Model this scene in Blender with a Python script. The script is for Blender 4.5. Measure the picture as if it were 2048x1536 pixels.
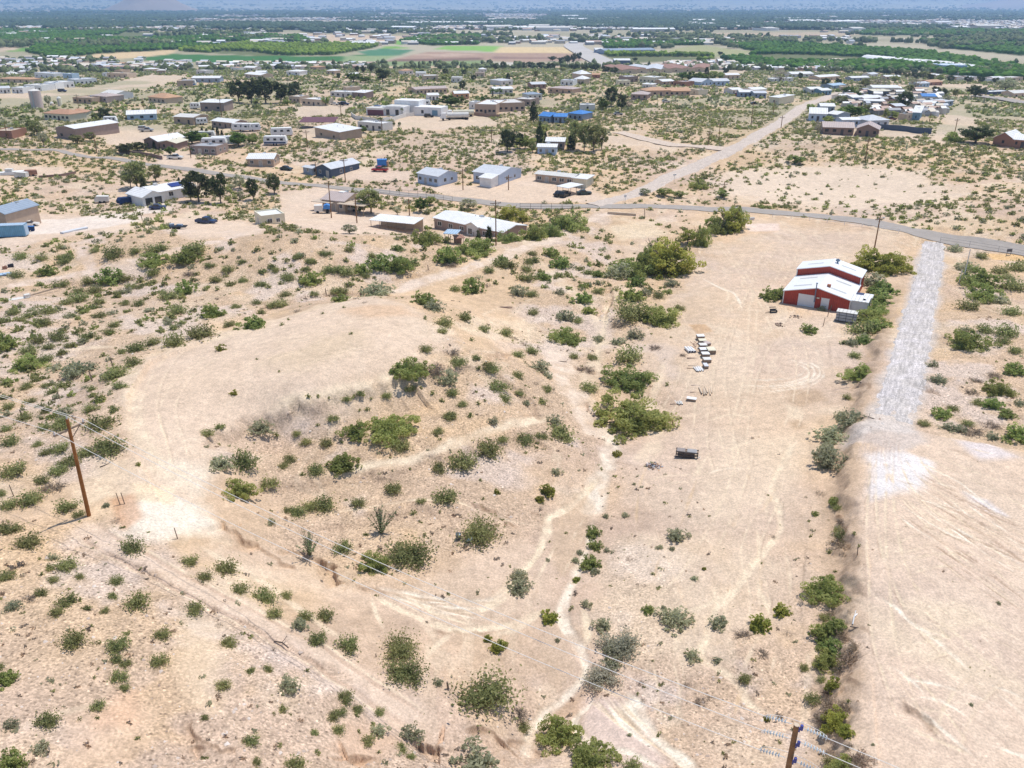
import bpy, math, random
import numpy as np
random.seed(7); rng = np.random.default_rng(7)
S = bpy.context.scene
for o in list(bpy.data.objects): bpy.data.objects.remove(o)
R = math.radians
# ------------------------------------------------------------------ camera, sky, sun, exposure
F = 1660.0; PITCH = math.atan(758.0/F); CAMZ = 50.0
cam = bpy.data.cameras.new("camera"); camo = bpy.data.objects.new("camera", cam); S.collection.objects.link(camo)
camo.location = (0, 0, CAMZ); camo.rotation_euler = (math.pi/2-PITCH, 0, 0)
cam.sensor_width = 36; cam.lens = F/2048*36; cam.clip_end = 90000; cam.clip_start = 0.5
S.camera = camo
SUN_EL = R(70); SUN_AZ = R(48)          # azimuth clockwise from +Y (the way the camera looks)
w = bpy.data.worlds.new("World"); S.world = w; w.use_nodes = True
nt = w.node_tree; bg = nt.nodes["Background"]; sky = nt.nodes.new("ShaderNodeTexSky")
sky.sky_type = 'NISHITA'; sky.sun_disc = False; sky.sun_elevation = SUN_EL; sky.sun_rotation = SUN_AZ
sky.altitude = 1300; sky.air_density = 1.0; sky.dust_density = 1.2
nt.links.new(sky.outputs[0], bg.inputs[0]); bg.inputs[1].default_value = 0.13
sl = bpy.data.lights.new("sun", 'SUN'); sl.energy = 4.3; sl.angle = R(0.55); sl.color = (1, .965, .91)
slo = bpy.data.objects.new("sun", sl); S.collection.objects.link(slo); slo.location = (0, 0, 300)
slo.rotation_euler = (math.pi/2-SUN_EL, 0, -SUN_AZ+math.pi)
S.view_settings.view_transform = 'Standard'; S.view_settings.look = 'None'
S.view_settings.exposure = 0.0; S.view_settings.gamma = 1
S.cycles.volume_bounces = 2; S.cycles.max_bounces = 5; S.cycles.transparent_max_bounces = 6
S.cycles.caustics_reflective = False; S.cycles.caustics_refractive = False

# ------------------------------------------------------------------ pixel (of a 2048x1536 frame) <-> world helpers, used only to find where things stand
CP, SP = math.cos(PITCH), math.sin(PITCH)
def raydir(px, py):
    px, py = np.broadcast_arrays(np.asarray(px, float), np.asarray(py, float)); x = (px-1024)/F; u = (768-py)/F
    return np.stack([x, CP+u*SP, -SP+u*CP], -1)
def at_z(px, py, z):
    d = raydir(px, py); t = (z-CAMZ)/d[..., 2]
    return d[..., 0]*t, d[..., 1]*t
def proj(x, y, z):
    dz = z-CAMZ; dep = y*CP-dz*SP
    return 1024+F*x/dep, 768-F*(y*SP+dz*CP)/dep
def mpp(py, z=0.0):
    x, y = at_z(1024, py, z); return float((y*CP+(CAMZ-z)*SP)/F)

# ------------------------------------------------------------------ value noise
_N = rng.random((256, 256))
def vnoise(x, y, s=0):
    x = np.asarray(x, float)+s*17.3; y = np.asarray(y, float)+s*31.7
    xi = np.floor(x).astype(np.int64); yi = np.floor(y).astype(np.int64); fx = x-xi; fy = y-yi
    fx = fx*fx*(3-2*fx); fy = fy*fy*(3-2*fy)
    a = _N[xi & 255, yi & 255]; b = _N[(xi+1) & 255, yi & 255]; c = _N[xi & 255, (yi+1) & 255]; d = _N[(xi+1) & 255, (yi+1) & 255]
    return (a*(1-fx)+b*fx)*(1-fy)+(c*(1-fx)+d*fx)*fy
def fbm(x, y, sc, o=4, s=0):
    r = 0; a = .5; x = np.asarray(x)/sc; y = np.asarray(y)/sc
    for k in range(o):
        r = r+a*vnoise(x, y, s+k*3); x = x*2.03; y = y*2.03; a *= .5
    return r/(1-.5**o)
def sm(a, b, x): t = np.clip((x-a)/(b-a), 0, 1); return t*t*(3-2*t)

# ------------------------------------------------------------------ terrain: heights known at many spots, smooth between them
CTRL = """1300,1500,0 1500,1300,0 1400,1100,0 1300,950,0 1500,950,.3 1550,800,.6 1450,700,.8 1550,680,1 1500,600,1.2 1450,500,1.5 1600,470,1.8 1640,620,1.2
1200,900,-1 1190,1000,-1 1100,1100,-.6 1130,1250,-1 1180,1360,-1.2 1060,1460,-2 1000,1180,-.2 1180,780,-.6 1210,620,0 1210,520,1
1120,900,.6 1080,800,1.8 1000,760,4.4 900,680,6.6 860,620,7 700,640,7.4 500,720,7.4 350,760,7.2 400,900,6.8 330,1000,6.3 600,790,7.4 800,740,7.2 750,600,7.2
560,870,4.2 720,860,3.9 870,810,4.2 900,870,3 640,930,3 800,920,2.6 1000,880,1.8 600,1030,2 760,1060,1.5 900,1020,1 980,1080,.3 850,1150,.3 1000,1250,-.3
560,1110,2.2 430,1040,5 178,1030,7 60,1000,7.5 60,1150,8 200,1250,8 60,1400,9 250,1450,8.5 450,1200,5.5 450,1400,6.5 650,1300,3.5 650,1480,4.5 850,1400,1.5
850,1500,1.5 1000,1440,-.5 1000,1536,0 700,1200,1.5 500,1536,6.5 60,800,5 150,700,4 60,620,3 250,650,4.5 230,560,2 100,540,2 0,520,2.5
200,500,4 350,480,5 560,490,6.5 700,500,6 800,520,4 450,560,3 600,580,3 750,560,2.5 880,550,2.5 1000,510,3 1100,470,2 930,600,1.5 1050,600,.8 1050,680,.8 1120,560,1
300,440,2 100,440,1 430,440,2 560,440,2 700,430,1 850,470,1 1000,450,1 900,395,1.5 1200,410,2 1450,420,2.2 1700,450,2.5 
1850,560,3 1850,700,3 1800,820,2.8 1780,900,3.1 1900,1000,2.6 2048,1200,2.6 1800,1300,2.9 1760,1500,2.9 2048,1500,2.6 1950,650,4 2040,800,4 1780,1050,3.0 1790,1200,3.0
1650,950,.6 1660,1050,.5 1660,1150,.5 1655,1250,.4 1645,1350,.4 1640,1450,.3 1650,860,.8 1700,700,1.3 1680,780,1.1 1735,950,3.2 1740,1150,3.2 1738,1350,3.1 1740,850,3.2 1775,760,3.2 1745,600,1.4 1960,425,5.5 2048,445,6 1860,430,4 1800,470,3 1880,476,2.8 1960,489,2.8 2048,503,3 2150,518,3.2
1700,380,2 1500,370,2.5 1900,350,6 2048,350,7 1700,300,7 1900,300,8 2048,310,8 1500,300,6 1400,350,3
100,370,2 300,350,2 500,350,2 700,340,2 900,340,3 1000,300,5 800,280,6 600,250,5 300,250,5 100,250,6 1100,250,5 1300,250,7
200,200,5 600,180,6 1000,180,5 1400,180,4 1800,200,3 300,150,0 800,145,0 1200,140,-4 1700,150,-6 0,125,-10 500,128,-12 1000,130,-12 1500,125,-12 2048,168,-10
-500,1000,9 -500,600,4 -500,300,4 2600,1000,4 2600,600,5 2600,300,5"""
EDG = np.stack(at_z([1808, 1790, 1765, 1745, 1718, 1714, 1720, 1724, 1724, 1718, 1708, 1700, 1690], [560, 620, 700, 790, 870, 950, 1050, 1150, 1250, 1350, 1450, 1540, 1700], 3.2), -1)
def step_h(x, y):
    best = np.full(np.shape(x), 1e9); sd = np.zeros(np.shape(x))
    for a, b in zip(EDG[:-1], EDG[1:]):
        v = b-a; l = math.hypot(*v); t = np.clip(((x-a[0])*v[0]+(y-a[1])*v[1])/l**2, 0, 1); dx = x-a[0]-t*v[0]; dy = y-a[1]-t*v[1]; d = np.hypot(dx, dy); m = d < best; best = np.where(m, d, best); sd = np.where(m, -np.sign(dx*v[1]-dy*v[0])*d, sd)
    r = np.hypot(x, y); wob = (fbm(x, y, 2.2, 4, 222)-.5)*3.4
    return 1.25*sm(-2.2, .0, sd+wob)*(1-sm(128, 165, r))
C_ = np.array([[float(v) for v in t.split(',')] for t in CTRL.split()])
cx_, cy_ = at_z(C_[:, 0], C_[:, 1], C_[:, 2])
def uv(x, y): return np.arctan2(x, y), np.log(np.maximum(np.hypot(x, y), 1.0))
cu, cv = uv(cx_, cy_)
def _k(d2): return .5*d2*np.log(d2+1e-12)
_n = len(cu); _A = np.zeros((_n+3, _n+3))
_A[:_n, :_n] = _k((cu[:, None]-cu)**2+(cv[:, None]-cv)**2)+np.eye(_n)*2e-4
_A[:_n, _n] = 1; _A[:_n, _n+1] = cu; _A[:_n, _n+2] = cv; _A[_n:, :_n] = _A[:_n, _n:].T
_W = np.linalg.solve(_A, np.r_[C_[:, 2]-step_h(cx_, cy_), 0, 0, 0])
def base_h(x, y):
    x = np.atleast_1d(np.asarray(x, float)).ravel(); y = np.atleast_1d(np.asarray(y, float)).ravel()
    u, v = uv(x, y); back = sm(R(60), R(80), np.abs(u)); u = np.clip(u, -R(60), R(60)); v = np.clip(v, math.log(36), 8)
    out = np.empty(len(x))
    for i in range(0, len(x), 40000):
        s = slice(i, i+40000)
        out[s] = _k((u[s, None]-cu)**2+(v[s, None]-cv)**2)@_W[:_n]+_W[_n]+_W[_n+1]*u[s]+_W[_n+2]*v[s]
    out = out+step_h(x, y); out = out*(1-back)+4*back
    r = np.hypot(x, y); f = sm(820, 1000, r); out = out*(1-f)+(-12)*f
    out = out+sm(10500, 24000, r)*260
    return out
def micro(x, y):
    r = np.hypot(x, y); k = 1-sm(700, 1000, r)
    return k*((fbm(x, y, 14, 4, 5)-.5)*1.1+(fbm(x, y, 2.2, 3, 9)-.5)*.22)
def hit(px, py, hf=None):
    px = np.atleast_1d(np.asarray(px, float)); py = np.atleast_1d(np.asarray(py, float)); hf = hf or (lambda x, y: base_h(x, y))
    d = raydir(px, py); z = np.full(len(px), 2.0)
    for _ in range(14):
        t = (z-CAMZ)/d[:, 2]; z = z*.4+hf(d[:, 0]*t, d[:, 1]*t)*.6
    t = (z-CAMZ)/d[:, 2]
    return d[:, 0]*t, d[:, 1]*t
def polyw(s):
    a = np.array([[float(v) for v in t.split(',')] for t in s.split()]); x, y = hit(a[:, 0], a[:, 1]); return np.stack([x, y], -1)
def smooth_line(P, n=4):
    Q = [P[0]]
    for i in range(len(P)-1):
        a = P[max(i-1, 0)]; b = P[i]; c = P[i+1]; d = P[min(i+2, len(P)-1)]
        for k in range(1, n+1):
            t = k/n; Q.append(.5*((2*b)+(c-a)*t+(2*a-5*b+4*c-d)*t*t+(3*b-a-3*c+d)*t**3))
    return np.array(Q)

def inpoly(P, X, Y):
    c = np.zeros(len(X), bool); j = len(P)-1
    for i in range(len(P)):
        xi, yi = P[i]; xj, yj = P[j]
        if yi != yj:
            c ^= ((yi > Y) != (yj > Y)) & (X < (xj-xi)*(Y-yi)/(yj-yi)+xi)
        j = i
    return c
# ------------------------------------------------------------------ ground grid: fine where the drone looks, coarse elsewhere
pys = np.r_[np.arange(1580, 60, -1.9), np.arange(60, 16, -1.0)]
rr = at_z(1024, pys, 0)[1]; rr = np.array(rr)
rr = np.r_[np.linspace(3, rr[0]*.97, 16), rr, np.geomspace(rr[-1]*1.06, 30000, 18)]
th = np.r_[np.linspace(-180, -62, 24)[:-1], np.linspace(-62, -43, 60)[:-1], np.linspace(-43, 43, 880), np.linspace(43, 62, 60)[1:], np.linspace(62, 180, 24)[1:]]
th = np.radians(th)
RR, TH = np.meshgrid(rr, th, indexing='ij'); GX = RR*np.sin(TH); GY = RR*np.cos(TH)
NR, NT = RR.shape
gx = GX.ravel(); gy = GY.ravel()
FLAT = np.ones(len(gx))
for s_ in ("300,730 420,680 560,640 720,600 850,625 860,700 800,765 640,800 500,830 400,900 400,1000 330,1020 260,900 255,800", "1290,1000 1290,900 1400,860 1260,700 1400,560 1500,440 1790,470 1770,540 1650,650 1670,780 1620,880 1620,1000 1600,1250 1400,1300", "1740,900 1830,860 2048,900 2200,1000 2200,1600 1760,1600 1735,1300 1735,1050"):
    P_ = polyw(s_); FLAT[inpoly(P_, gx, gy)] = .3
GZ = base_h(gx, gy)+micro(gx, gy)*FLAT*(1+.7*sm(1.5, 4, base_h(gx, gy))*(FLAT > .5))
COL = np.zeros((len(gx), 3)); PEB = np.zeros(len(gx))
grd = np.hypot(gx, gy)
def segdist(P, pad):
    """distance of near grid vertices to polyline P, and distance along it"""
    lo = P.min(0)-pad; hi = P.max(0)+pad
    idx = np.nonzero((gx > lo[0]) & (gx < hi[0]) & (gy > lo[1]) & (gy < hi[1]))[0]
    if len(idx) == 0: return idx, None, None
    X = gx[idx]; Y = gy[idx]; best = np.full(len(idx), 1e9); al = np.zeros(len(idx)); side = np.zeros(len(idx)); L = 0
    for a, b in zip(P[:-1], P[1:]):
        v = b-a; l = math.hypot(*v)
        if l < 1e-6: continue
        t = np.clip(((X-a[0])*v[0]+(Y-a[1])*v[1])/l**2, 0, 1); dx = X-a[0]-t*v[0]; dy = Y-a[1]-t*v[1]; d = np.hypot(dx, dy)
        m = d < best; best[m] = d[m]; al[m] = L+t[m]*l; side[m] = np.sign(dx*v[1]-dy*v[0])[m]; L += l
    k = best < pad
    return idx[k], best[k]*1.0, (al[k], side[k])
def edge_d(P, X, Y):
    best = np.full(len(X), 1e9)
    for i in range(len(P)):
        a = P[i-1]; b = P[i]; v = b-a; l2 = v@v+1e-9
        t = np.clip(((X-a[0])*v[0]+(Y-a[1])*v[1])/l2, 0, 1); best = np.minimum(best, np.hypot(X-a[0]-t*v[0], Y-a[1]-t*v[1]))
    return best
# base soil: tan sand, pinkish grey patches, stony slopes
n1 = fbm(gx, gy, 26, 4, 1); n2 = fbm(gx, gy, 7, 4, 2); n3 = fbm(gx, gy, 1.6, 3, 3)
A = np.array
sand = A([.600, .425, .270]); pink = A([.555, .405, .300]); pale = A([.74, .59, .42]); white = A([.84, .74, .59]); brown = A([.43, .29, .175]); red = A([.52, .27, .14]); tan = A([.63, .45, .28])
f = sm(.35, .65, n1)[:, None]; COL[:] = sand*(1-f)+pink*f
COL *= (1+(n2-.5)*.38+(n3-.5)*.26)[:, None]
f = (sm(.60, .74, fbm(gx, gy, 11, 4, 21))*.55)[:, None]; COL[:] = COL*(1-f)+pale*f
f = (sm(.60, .78, fbm(gx, gy, 9, 4, 33))*.4)[:, None]; COL[:] = COL*(1-f)+tan*f
w_ = fbm(gx, gy, 9, 3, 130)*7; rg1 = 1-np.abs(2*fbm(gx+w_, gy*.35+w_*.5, 5.5, 4, 131)-1); f = (sm(.90, .985, rg1)*.55*sm(.35, .6, fbm(gx, gy, 24, 3, 134))*(grd < 300))[:, None]; COL[:] = COL*(1-f)+pale*f
rg2 = 1-np.abs(2*fbm(gx+w_*.4, gy*.5, 2.4, 3, 140)-1); f = (sm(.92, .99, rg2)*.30*(grd < 200))[:, None]; COL[:] = COL*(1-f)+A([.44, .31, .21])*f
GZ -= sm(.90, 1.0, rg1)*.05*(grd < 300)
# streaky runoff texture, stretched along the slope direction of the yard
st = fbm(gx*1.0, gy*.22, 1.6, 3, 40); COL *= (1+(st-.5)*.10)[:, None]
PEB[:] = sm(.4, .6, fbm(gx, gy, 30, 3, 50))*.5
def paint_line(s, w, col, k=1.0, dep=0.0, soft=.6, wob=.5, rag=.5, P=None):
    P = smooth_line(polyw(s)) if P is None else P
    idx, d, al = segdist(P, w*1.6+.8)
    if len(idx) == 0: return
    d = d+(fbm(gx[idx], gy[idx], 2.6, 3, 60)-.5)*wob*w
    L_ = np.hypot(*np.diff(P, axis=0).T).sum(); fe = min(7.0 if w < .75 else 2.5, L_*.4); en = sm(0, fe, al[0])*(1-sm(L_-fe, L_, al[0])); d = d+w*.3*(1-en); k = k*(.12+.88*en)
    m = (1-sm(w*.28*(1-soft*.6), w*.5*(1+soft*.4), d))*(.3+.7*en)
    m2 = m/(.3+.7*en)*k*(1-rag+rag*1.6*sm(.3, .62, fbm(gx[idx], gy[idx], 1.7, 3, 66)))
    COL[idx] = COL[idx]*(1-m2[:, None])+A(col)*m2[:, None]; PEB[idx] *= 1-m*.8
    if dep: GZ[idx] -= dep*m
def paint_poly(s, col, k=1.0, soft=1.0, rag=.6, dz=0.0, peb=None, P=None, nsc=5):
    P = polyw(s) if P is None else P
    lo = P.min(0)-soft*2; hi = P.max(0)+soft*2
    idx = np.nonzero((gx > lo[0]) & (gx < hi[0]) & (gy > lo[1]) & (gy < hi[1]))[0]
    if len(idx) == 0: return
    X = gx[idx]; Y = gy[idx]; d = edge_d(P, X, Y); d = np.where(inpoly(P, X, Y), -d, d)
    d = d+(fbm(X, Y, nsc, 4, 70)-.5)*soft*2*rag*1.6
    m = 1-sm(-soft*.5, soft, d)
    if peb is not None: PEB[idx] = PEB[idx]*(1-m)+peb*m
    mk = (m*k)[:, None]
    v = (1+(fbm(X, Y, 3, 3, 71)-.5)*.18)[:, None]
    if col is not None: COL[idx] = COL[idx]*(1-mk)+A(col)*v*mk
    if dz: GZ[idx] += dz*m
# stony ground (many pebbles)
for s in ["-300,1050 150,1040 500,1250 900,1480 1000,1600 -300,1700", "400,830 560,810 850,760 1000,700 1120,780 1140,880 960,950 780,990 600,960 430,900", "560,960 1000,960 1080,1040 900,1100 760,1180 560,1100",
          "0,470 900,480 860,560 420,640 200,760 0,900", "1250,1100 1600,1100 1620,1500 1300,1536 1250,1300", "1840,520 2048,560 2048,900 1850,860", "1280,650 1340,700 1330,850 1270,760", "1050,500 1200,430 1230,600 1180,900 1060,900"]:
    paint_poly(s, A([.475, .345, .245]), .36, 3, peb=1.0)
paint_poly("0,560 260,560 420,640 300,720 250,820 120,960 0,960", [.49, .365, .265], .35, 4, peb=.9)
LAV = (sm(.52, .66, fbm(gx, gy, 8, 4, 301))*PEB*.5)[:, None]; COL[:] = COL*(1-LAV)+A([.64, .53, .47])*LAV
ORG = (sm(.58, .70, fbm(gx, gy, 7, 4, 307))*PEB*.5)[:, None]; COL[:] = COL*(1-ORG)+A([.60, .41, .24])*ORG
# graded pad
paint_poly("300,730 420,680 560,640 720,600 850,625 860,700 800,765 640,800 500,830 400,900 400,1000 330,1020 260,900 255,800", [.67, .515, .385], .8, 3, peb=.1)
paint_poly("560,720 650,680 700,670 690,700 600,730", [.56, .43, .27], .35, 4)
paint_poly("1300,1000 1290,900 1400,860 1260,700 1400,560 1500,440 1790,470 1770,540 1560,620 1680,650 1680,780 1600,880 1600,1000 1560,1250 1400,1300", [.66, .51, .385], .45, 5, peb=.2)
paint_poly("1720,900 1830,860 2048,900 2200,1000 2200,1600 1760,1600 1725,1300 1715,1050", [.68, .525, .405], .7, 2, peb=.15)
paint_poly("430,1110 560,1170 720,1200 900,1260 1080,1240 1100,1130 1040,1100 900,1150 760,1185 700,1180 560,1110", [.66, .50, .37], .55, 2, peb=.1)
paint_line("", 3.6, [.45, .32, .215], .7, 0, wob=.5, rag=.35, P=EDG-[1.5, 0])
# pale and white patches, reddish and damp soil
paint_poly("275,1060 285,1012 330,1004 392,1012 404,1048 335,1062", [.84, .75, .62], .75, 2.0); paint_poly("270,975 345,978 345,1008 275,1005", [.78, .60, .40], .7, .6, rag=.3)
paint_poly("340,930 400,940 400,985 345,965", white, .45, 2.2); paint_poly("1735,912 1800,905 1862,925 1835,972 1790,985 1745,1000 1738,960", [.76, .715, .69], .8, 1.1)
paint_poly("1905,878 1985,885 2035,912 1960,915", [.70, .63, .62], .7, 1); paint_poly("1930,985 1975,1000 2010,1030 1960,1015", [.74, .69, .68], .7, .7)
paint_poly("1700,1195 1850,1300 1950,1320 2048,1370 2048,1390 1900,1345 1790,1290", pale, .6, 2.0); paint_poly("1820,1215 1930,1215 1990,1250 1900,1260", pale, .6, 1.2)
paint_poly("1722,850 1835,845 1850,880 1790,892 1705,885", [.57, .50, .455], .6, 1.6, rag=1.2)
paint_poly("1840,492 1890,492 1872,640 1836,820 1832,862 1730,862 1760,780 1790,690 1815,600", [.58, .51, .455], .75, 1.0, peb=.4)
paint_poly("228,1010 262,1000 275,1040 250,1060", red, .6, .7); paint_poly("700,615 800,612 830,630 740,634", [.60, .38, .22], .5, 2)
paint_poly("1380,650 1410,648 1425,662 1395,668", [.52, .32, .17], .7, .5); paint_poly("1965,505 2060,508 2060,522 1985,516", [.72, .46, .22], .9, .6)
paint_poly("1435,470 1490,452 1560,450 1555,462 1500,468 1450,486", [.66, .46, .30], .7, .8); paint_poly("1490,448 1555,447 1558,460 1500,462", [.78, .62, .53], .7, .6)
paint_poly("1580,782 1640,778 1650,800 1600,812 1578,802", brown, .55, 1); paint_poly("1575,845 1600,838 1612,855 1590,860", brown, .55, .6); paint_poly("1576,812 1598,815 1605,838 1580,838", pale, .6, .7)
paint_poly("1188,962 1150,1000 1112,1045 1108,1110 1120,1150 1130,1150 1160,1090 1180,1040", [.55, .40, .27], .65, .8, peb=0, dz=-.15)
paint_poly("1188,1368 1196,1380 1178,1415 1150,1428 1112,1424 1140,1395", [.57, .39, .26], .8, .5, peb=0, dz=-.2)
paint_poly("1110,1255 1130,1290 1155,1330 1120,1370 1090,1330 1085,1290", [.58, .43, .30], .5, .7, peb=0)
paint_poly("690,1440 800,1420 830,1470 760,1500 680,1520", [.60, .40, .27], .5, 1, peb=.1); paint_poly("150,1440 260,1400 300,1420 230,1536 120,1536", [.66, .47, .33], .5, 1.2, peb=.3)
paint_poly("230,1390 265,1380 262,1440 200,1445", [.62, .36, .22], .35, 1); paint_poly("370,1220 430,1230 420,1420 380,1400", pale, .4, 1.5, peb=.2)
paint_poly("1255,1090 1420,1150 1500,1100 1470,1220 1350,1320 1240,1300", pale, .35, 4); paint_poly("1430,880 1600,880 1560,960 1460,1040 1350,1020 1440,950", pale, .4, 4)
paint_poly("1180,1390 1240,1400 1330,1520 1280,1530 1160,1470", [.70, .55, .47], .7, 1, peb=0)
paint_poly("1470,345 1700,335 1850,350 1855,400 1700,412 1560,400 1460,385", [.74, .58, .41], .75, 6, peb=.3); paint_poly("1230,455 1300,440 1330,470 1240,480", [.72, .58, .40], .6, 2)
# bare yards among the houses
YARDS = ["0,420 130,430 270,440 265,460 150,470 0,500", "330,435 520,445 520,470 380,478 340,460", "560,385 660,372 740,420 870,430 860,452 700,470 560,450", "570,322 700,330 830,345 820,362 700,360",
  "200,255 330,250 340,290 210,290", "0,330 130,335 130,350 0,360", "800,215 960,225 1000,250 860,262 780,255", "820,362 950,372 1060,360 1180,372 1200,400 1050,408 900,392", "335,300 400,305 390,335 300,332", "1000,350 1080,352 1070,372 1000,370",
  "1450,345 1700,332 1850,345 1860,400 1780,420 1560,410 1450,390", "1905,215 1930,212 1960,260 1880,290 1860,280", "0,180 180,175 300,150 380,152 330,170 200,200 0,215", "1640,255 1760,262 1850,262 1850,275 1640,275", "590,215 700,210 690,230 600,235", "640,250 720,270 640,285 600,275",
  "1240,135 1420,128 1500,140 1480,150 1260,150", "1780,170 1960,168 1990,180 1850,185", "1190,268 1400,290 1450,295 1350,300 1200,290"]
for s in YARDS[:-9]: paint_poly(s, [.68, .525, .40], .75, 2.5, peb=.1)
for s in YARDS[-9:]: paint_poly(s, [.68, .54, .42], .6, 8, peb=.1)
paint_poly("270,385 345,408 330,425 240,430 120,440 0,440 0,470 160,462 270,445", [.76, .66, .57], .7, 2)
# scrub tint on the far upland
f = (sm(260, 420, grd)*(1-sm(880, 960, grd))*(.18+.55*sm(.42, .62, fbm(gx, gy, 45, 4, 80))))[:, None]
COL[:] = COL*(1-f)+A([.33, .31, .19])*f
# tracks, washes and rills: (pixels, width m, colour, strength, depth)
LINES = [("1215,855 1222,895 1212,930 1196,965 1190,1000 1186,1045", 2.6, [.78, .66, .52], .75, .2), ("1205,945 1170,985 1125,1020 1098,1035 1094,1062 1075,1110 1040,1150 990,1200 950,1235", 1.0, pale, .9, .15),
 ("1186,1045 1182,1080 1160,1130 1142,1170 1127,1215 1127,1250 1150,1280 1166,1310 1170,1345 1130,1390 1090,1420 1060,1465 1045,1520", 1.15, [.78, .66, .52], .75, .2), ("1160,1205 1172,1240 1175,1275 1166,1305", .8, pale, .8, .1),
 ("1196,1372 1180,1402 1152,1432 1160,1462 1200,1488 1262,1500 1340,1545", .8, white, .7, .1), ("1240,1368 1270,1400 1290,1440 1322,1480 1375,1522 1410,1560", 1.0, white, .7, .1), ("1196,1372 1240,1386 1262,1392", .6, pale, .8, .06),
 ("720,1168 742,1178 800,1185 860,1195 940,1205 1000,1192 1042,1160", .6, white, .6, .1), ("735,1182 790,1215 850,1240 905,1258 960,1258 1040,1245 1100,1212", .8, pale, .8, .08), ("740,1185 752,1225 770,1262", .5, pale, .7, .05),
 ("860,1195 905,1218 955,1255", .5, pale, .8, .05), ("800,1188 850,1215 900,1250", .6, pale, .6, 0), ("1040,1160 990,1210 930,1225 880,1222", .8, pale, .6, 0), ("1100,1215 1030,1260 960,1272", .6, pale, .6, 0),
 ("1590,880 1570,920 1545,970 1556,1010 1560,1060 1532,1100 1500,1140 1470,1180 1432,1220 1415,1270 1400,1310 1440,1340 1480,1370 1500,1410 1552,1432", .9, pale, .9, .1), ("1510,1160 1532,1210 1545,1250", .5, pale, .8, .05), ("1478,1172 1405,1215 1330,1230", .5, pale, .7, 0),
 ("1370,857 1420,840 1462,829 1502,835 1535,852", .5, pale, .8, .05), ("1390,548 1440,575 1470,588 1486,622", .6, white, .7, .05), ("1440,568 1458,590 1440,615", .5, pale, .8, 0), ("1440,908 1490,886 1528,878", .7, pale, .8, .05),
 ("640,948 720,932 800,926 880,905 960,872 1040,846 1100,828", 1.8, pale, .75, .1), ("600,1036 680,1020 760,1006 860,1000 900,1002 960,1020 1010,1040 1060,1050 1094,1062", .5, pale, .8, .15), ("520,822 600,802 700,782 800,762 850,742", 3, pale, .7, 0),
 ("268,740 262,800 285,880 330,935", 2.5, pale, .5, 0), ("300,905 390,1000", 3, pale, .4, 0), ("0,575 80,562 180,545 290,522 360,502 440,482 500,466", 3.4, [.70, .55, .44], .75, 0), ("155,480 172,515 190,540", 3.0, [.68, .54, .45], .6, 0),
 ("0,705 120,702 200,692 290,700 380,690", .9, pale, .5, 0), ("1110,690 1130,760 1160,800 1182,850 1215,885", 5, [.72, .57, .44], .7, .1), ("1080,520 1150,590 1200,650 1190,720 1165,790", 3, pale, .5, 0), ("1215,600 1210,650 1195,700 1200,740", 1.2, pale, .8, .15),
 ("1250,425 1180,440 1100,480 1000,515 900,545 820,572 770,590", 4.0, [.71, .56, .44], .8, 0), ("770,590 600,625 430,680 300,720 200,800", 2.0, pale, .35, 0), ("1290,800 1310,880 1270,930", 2.5, pale, .4, 0), ("1225,850 1290,830 1330,720", 1.5, pale, .5, 0),
 ("390,1090 520,1165 640,1250 700,1290", 1.2, pale, .5, 0), ("1010,640 1060,600 1100,590", 1, pale, .4, 0), ("0,1480 120,1430 260,1400", .6, pale, .4, 0), ("870,1240 900,1260 860,1300 840,1340", .5, pale, .6, .05)]
for s, wd, c, k, dp in LINES: paint_line(s, wd, c, k, dp)
for i in range(16):
    a = i/15; x0 = 745+a*60+random.uniform(-10, 10); y0 = 1184+random.uniform(-4, 6); x1 = 960+random.uniform(-60, 120); y1 = 1205+a*50+random.uniform(-8, 8)
    paint_line("%.0f,%.0f %.0f,%.0f %.0f,%.0f" % (x0, y0, (x0+x1)/2, (y0+y1)/2+10+random.uniform(-4, 8), x1, y1), .35, random.choice([white, pale, [.50, .365, .255]]), .6, .05, rag=.5)
for i in range(18):
    x0 = 1190+random.uniform(-20, 60); y0 = 1380+random.uniform(-10, 40); ln = random.uniform(80, 190); paint_line("%.0f,%.0f %.0f,%.0f %.0f,%.0f" % (x0, y0, x0+ln*.35, y0+ln*.42, x0+ln*.85, y0+ln*.8), .35, random.choice([white, pale, [.52, .37, .26]]), .6, .05, rag=.5)
for i in range(26):
    x0 = random.uniform(1270, 1580); y0 = random.uniform(880, 1350); ln = random.uniform(40, 130); sx = random.uniform(-.6, .1); paint_line("%.0f,%.0f %.0f,%.0f %.0f,%.0f" % (x0, y0, x0+sx*ln*.5+random.uniform(-9, 9), y0+ln*.5, x0+sx*ln, y0+ln), .4, random.choice([pale, pale, tan]), .4, .04, rag=.9)
for i in range(6):
    x0 = random.uniform(1060, 1180); y0 = random.uniform(1000, 1250); ln = random.uniform(40, 110); paint_line("%.0f,%.0f %.0f,%.0f %.0f,%.0f" % (x0, y0, x0-ln*.25+random.uniform(-6, 6), y0+ln*.5, x0-ln*.55, y0+ln), .35, random.choice([pale, pale, [.50, .36, .25]]), .45, .04, rag=.8)
# wide two-rut track that runs down the foreground slope
TR = smooth_line(polyw("150,1042 230,1098 330,1150 430,1200 520,1245 620,1300 720,1362 800,1412 860,1460 900,1478"))
paint_line("", 3.6, [.67, .51, .385], .65, .12, P=TR)
def offset(P, o):
    T = np.gradient(P, axis=0); T /= np.linalg.norm(T, axis=1)[:, None]+1e-9
    return P+np.stack([T[:, 1], -T[:, 0]], -1)*o
for o in (-.95, .95): paint_line("", .5, [.53, .38, .28], .55, .1, P=offset(TR, o)); paint_line("", .3, pale, .6, 0, P=offset(TR, o*1.35))
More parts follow.
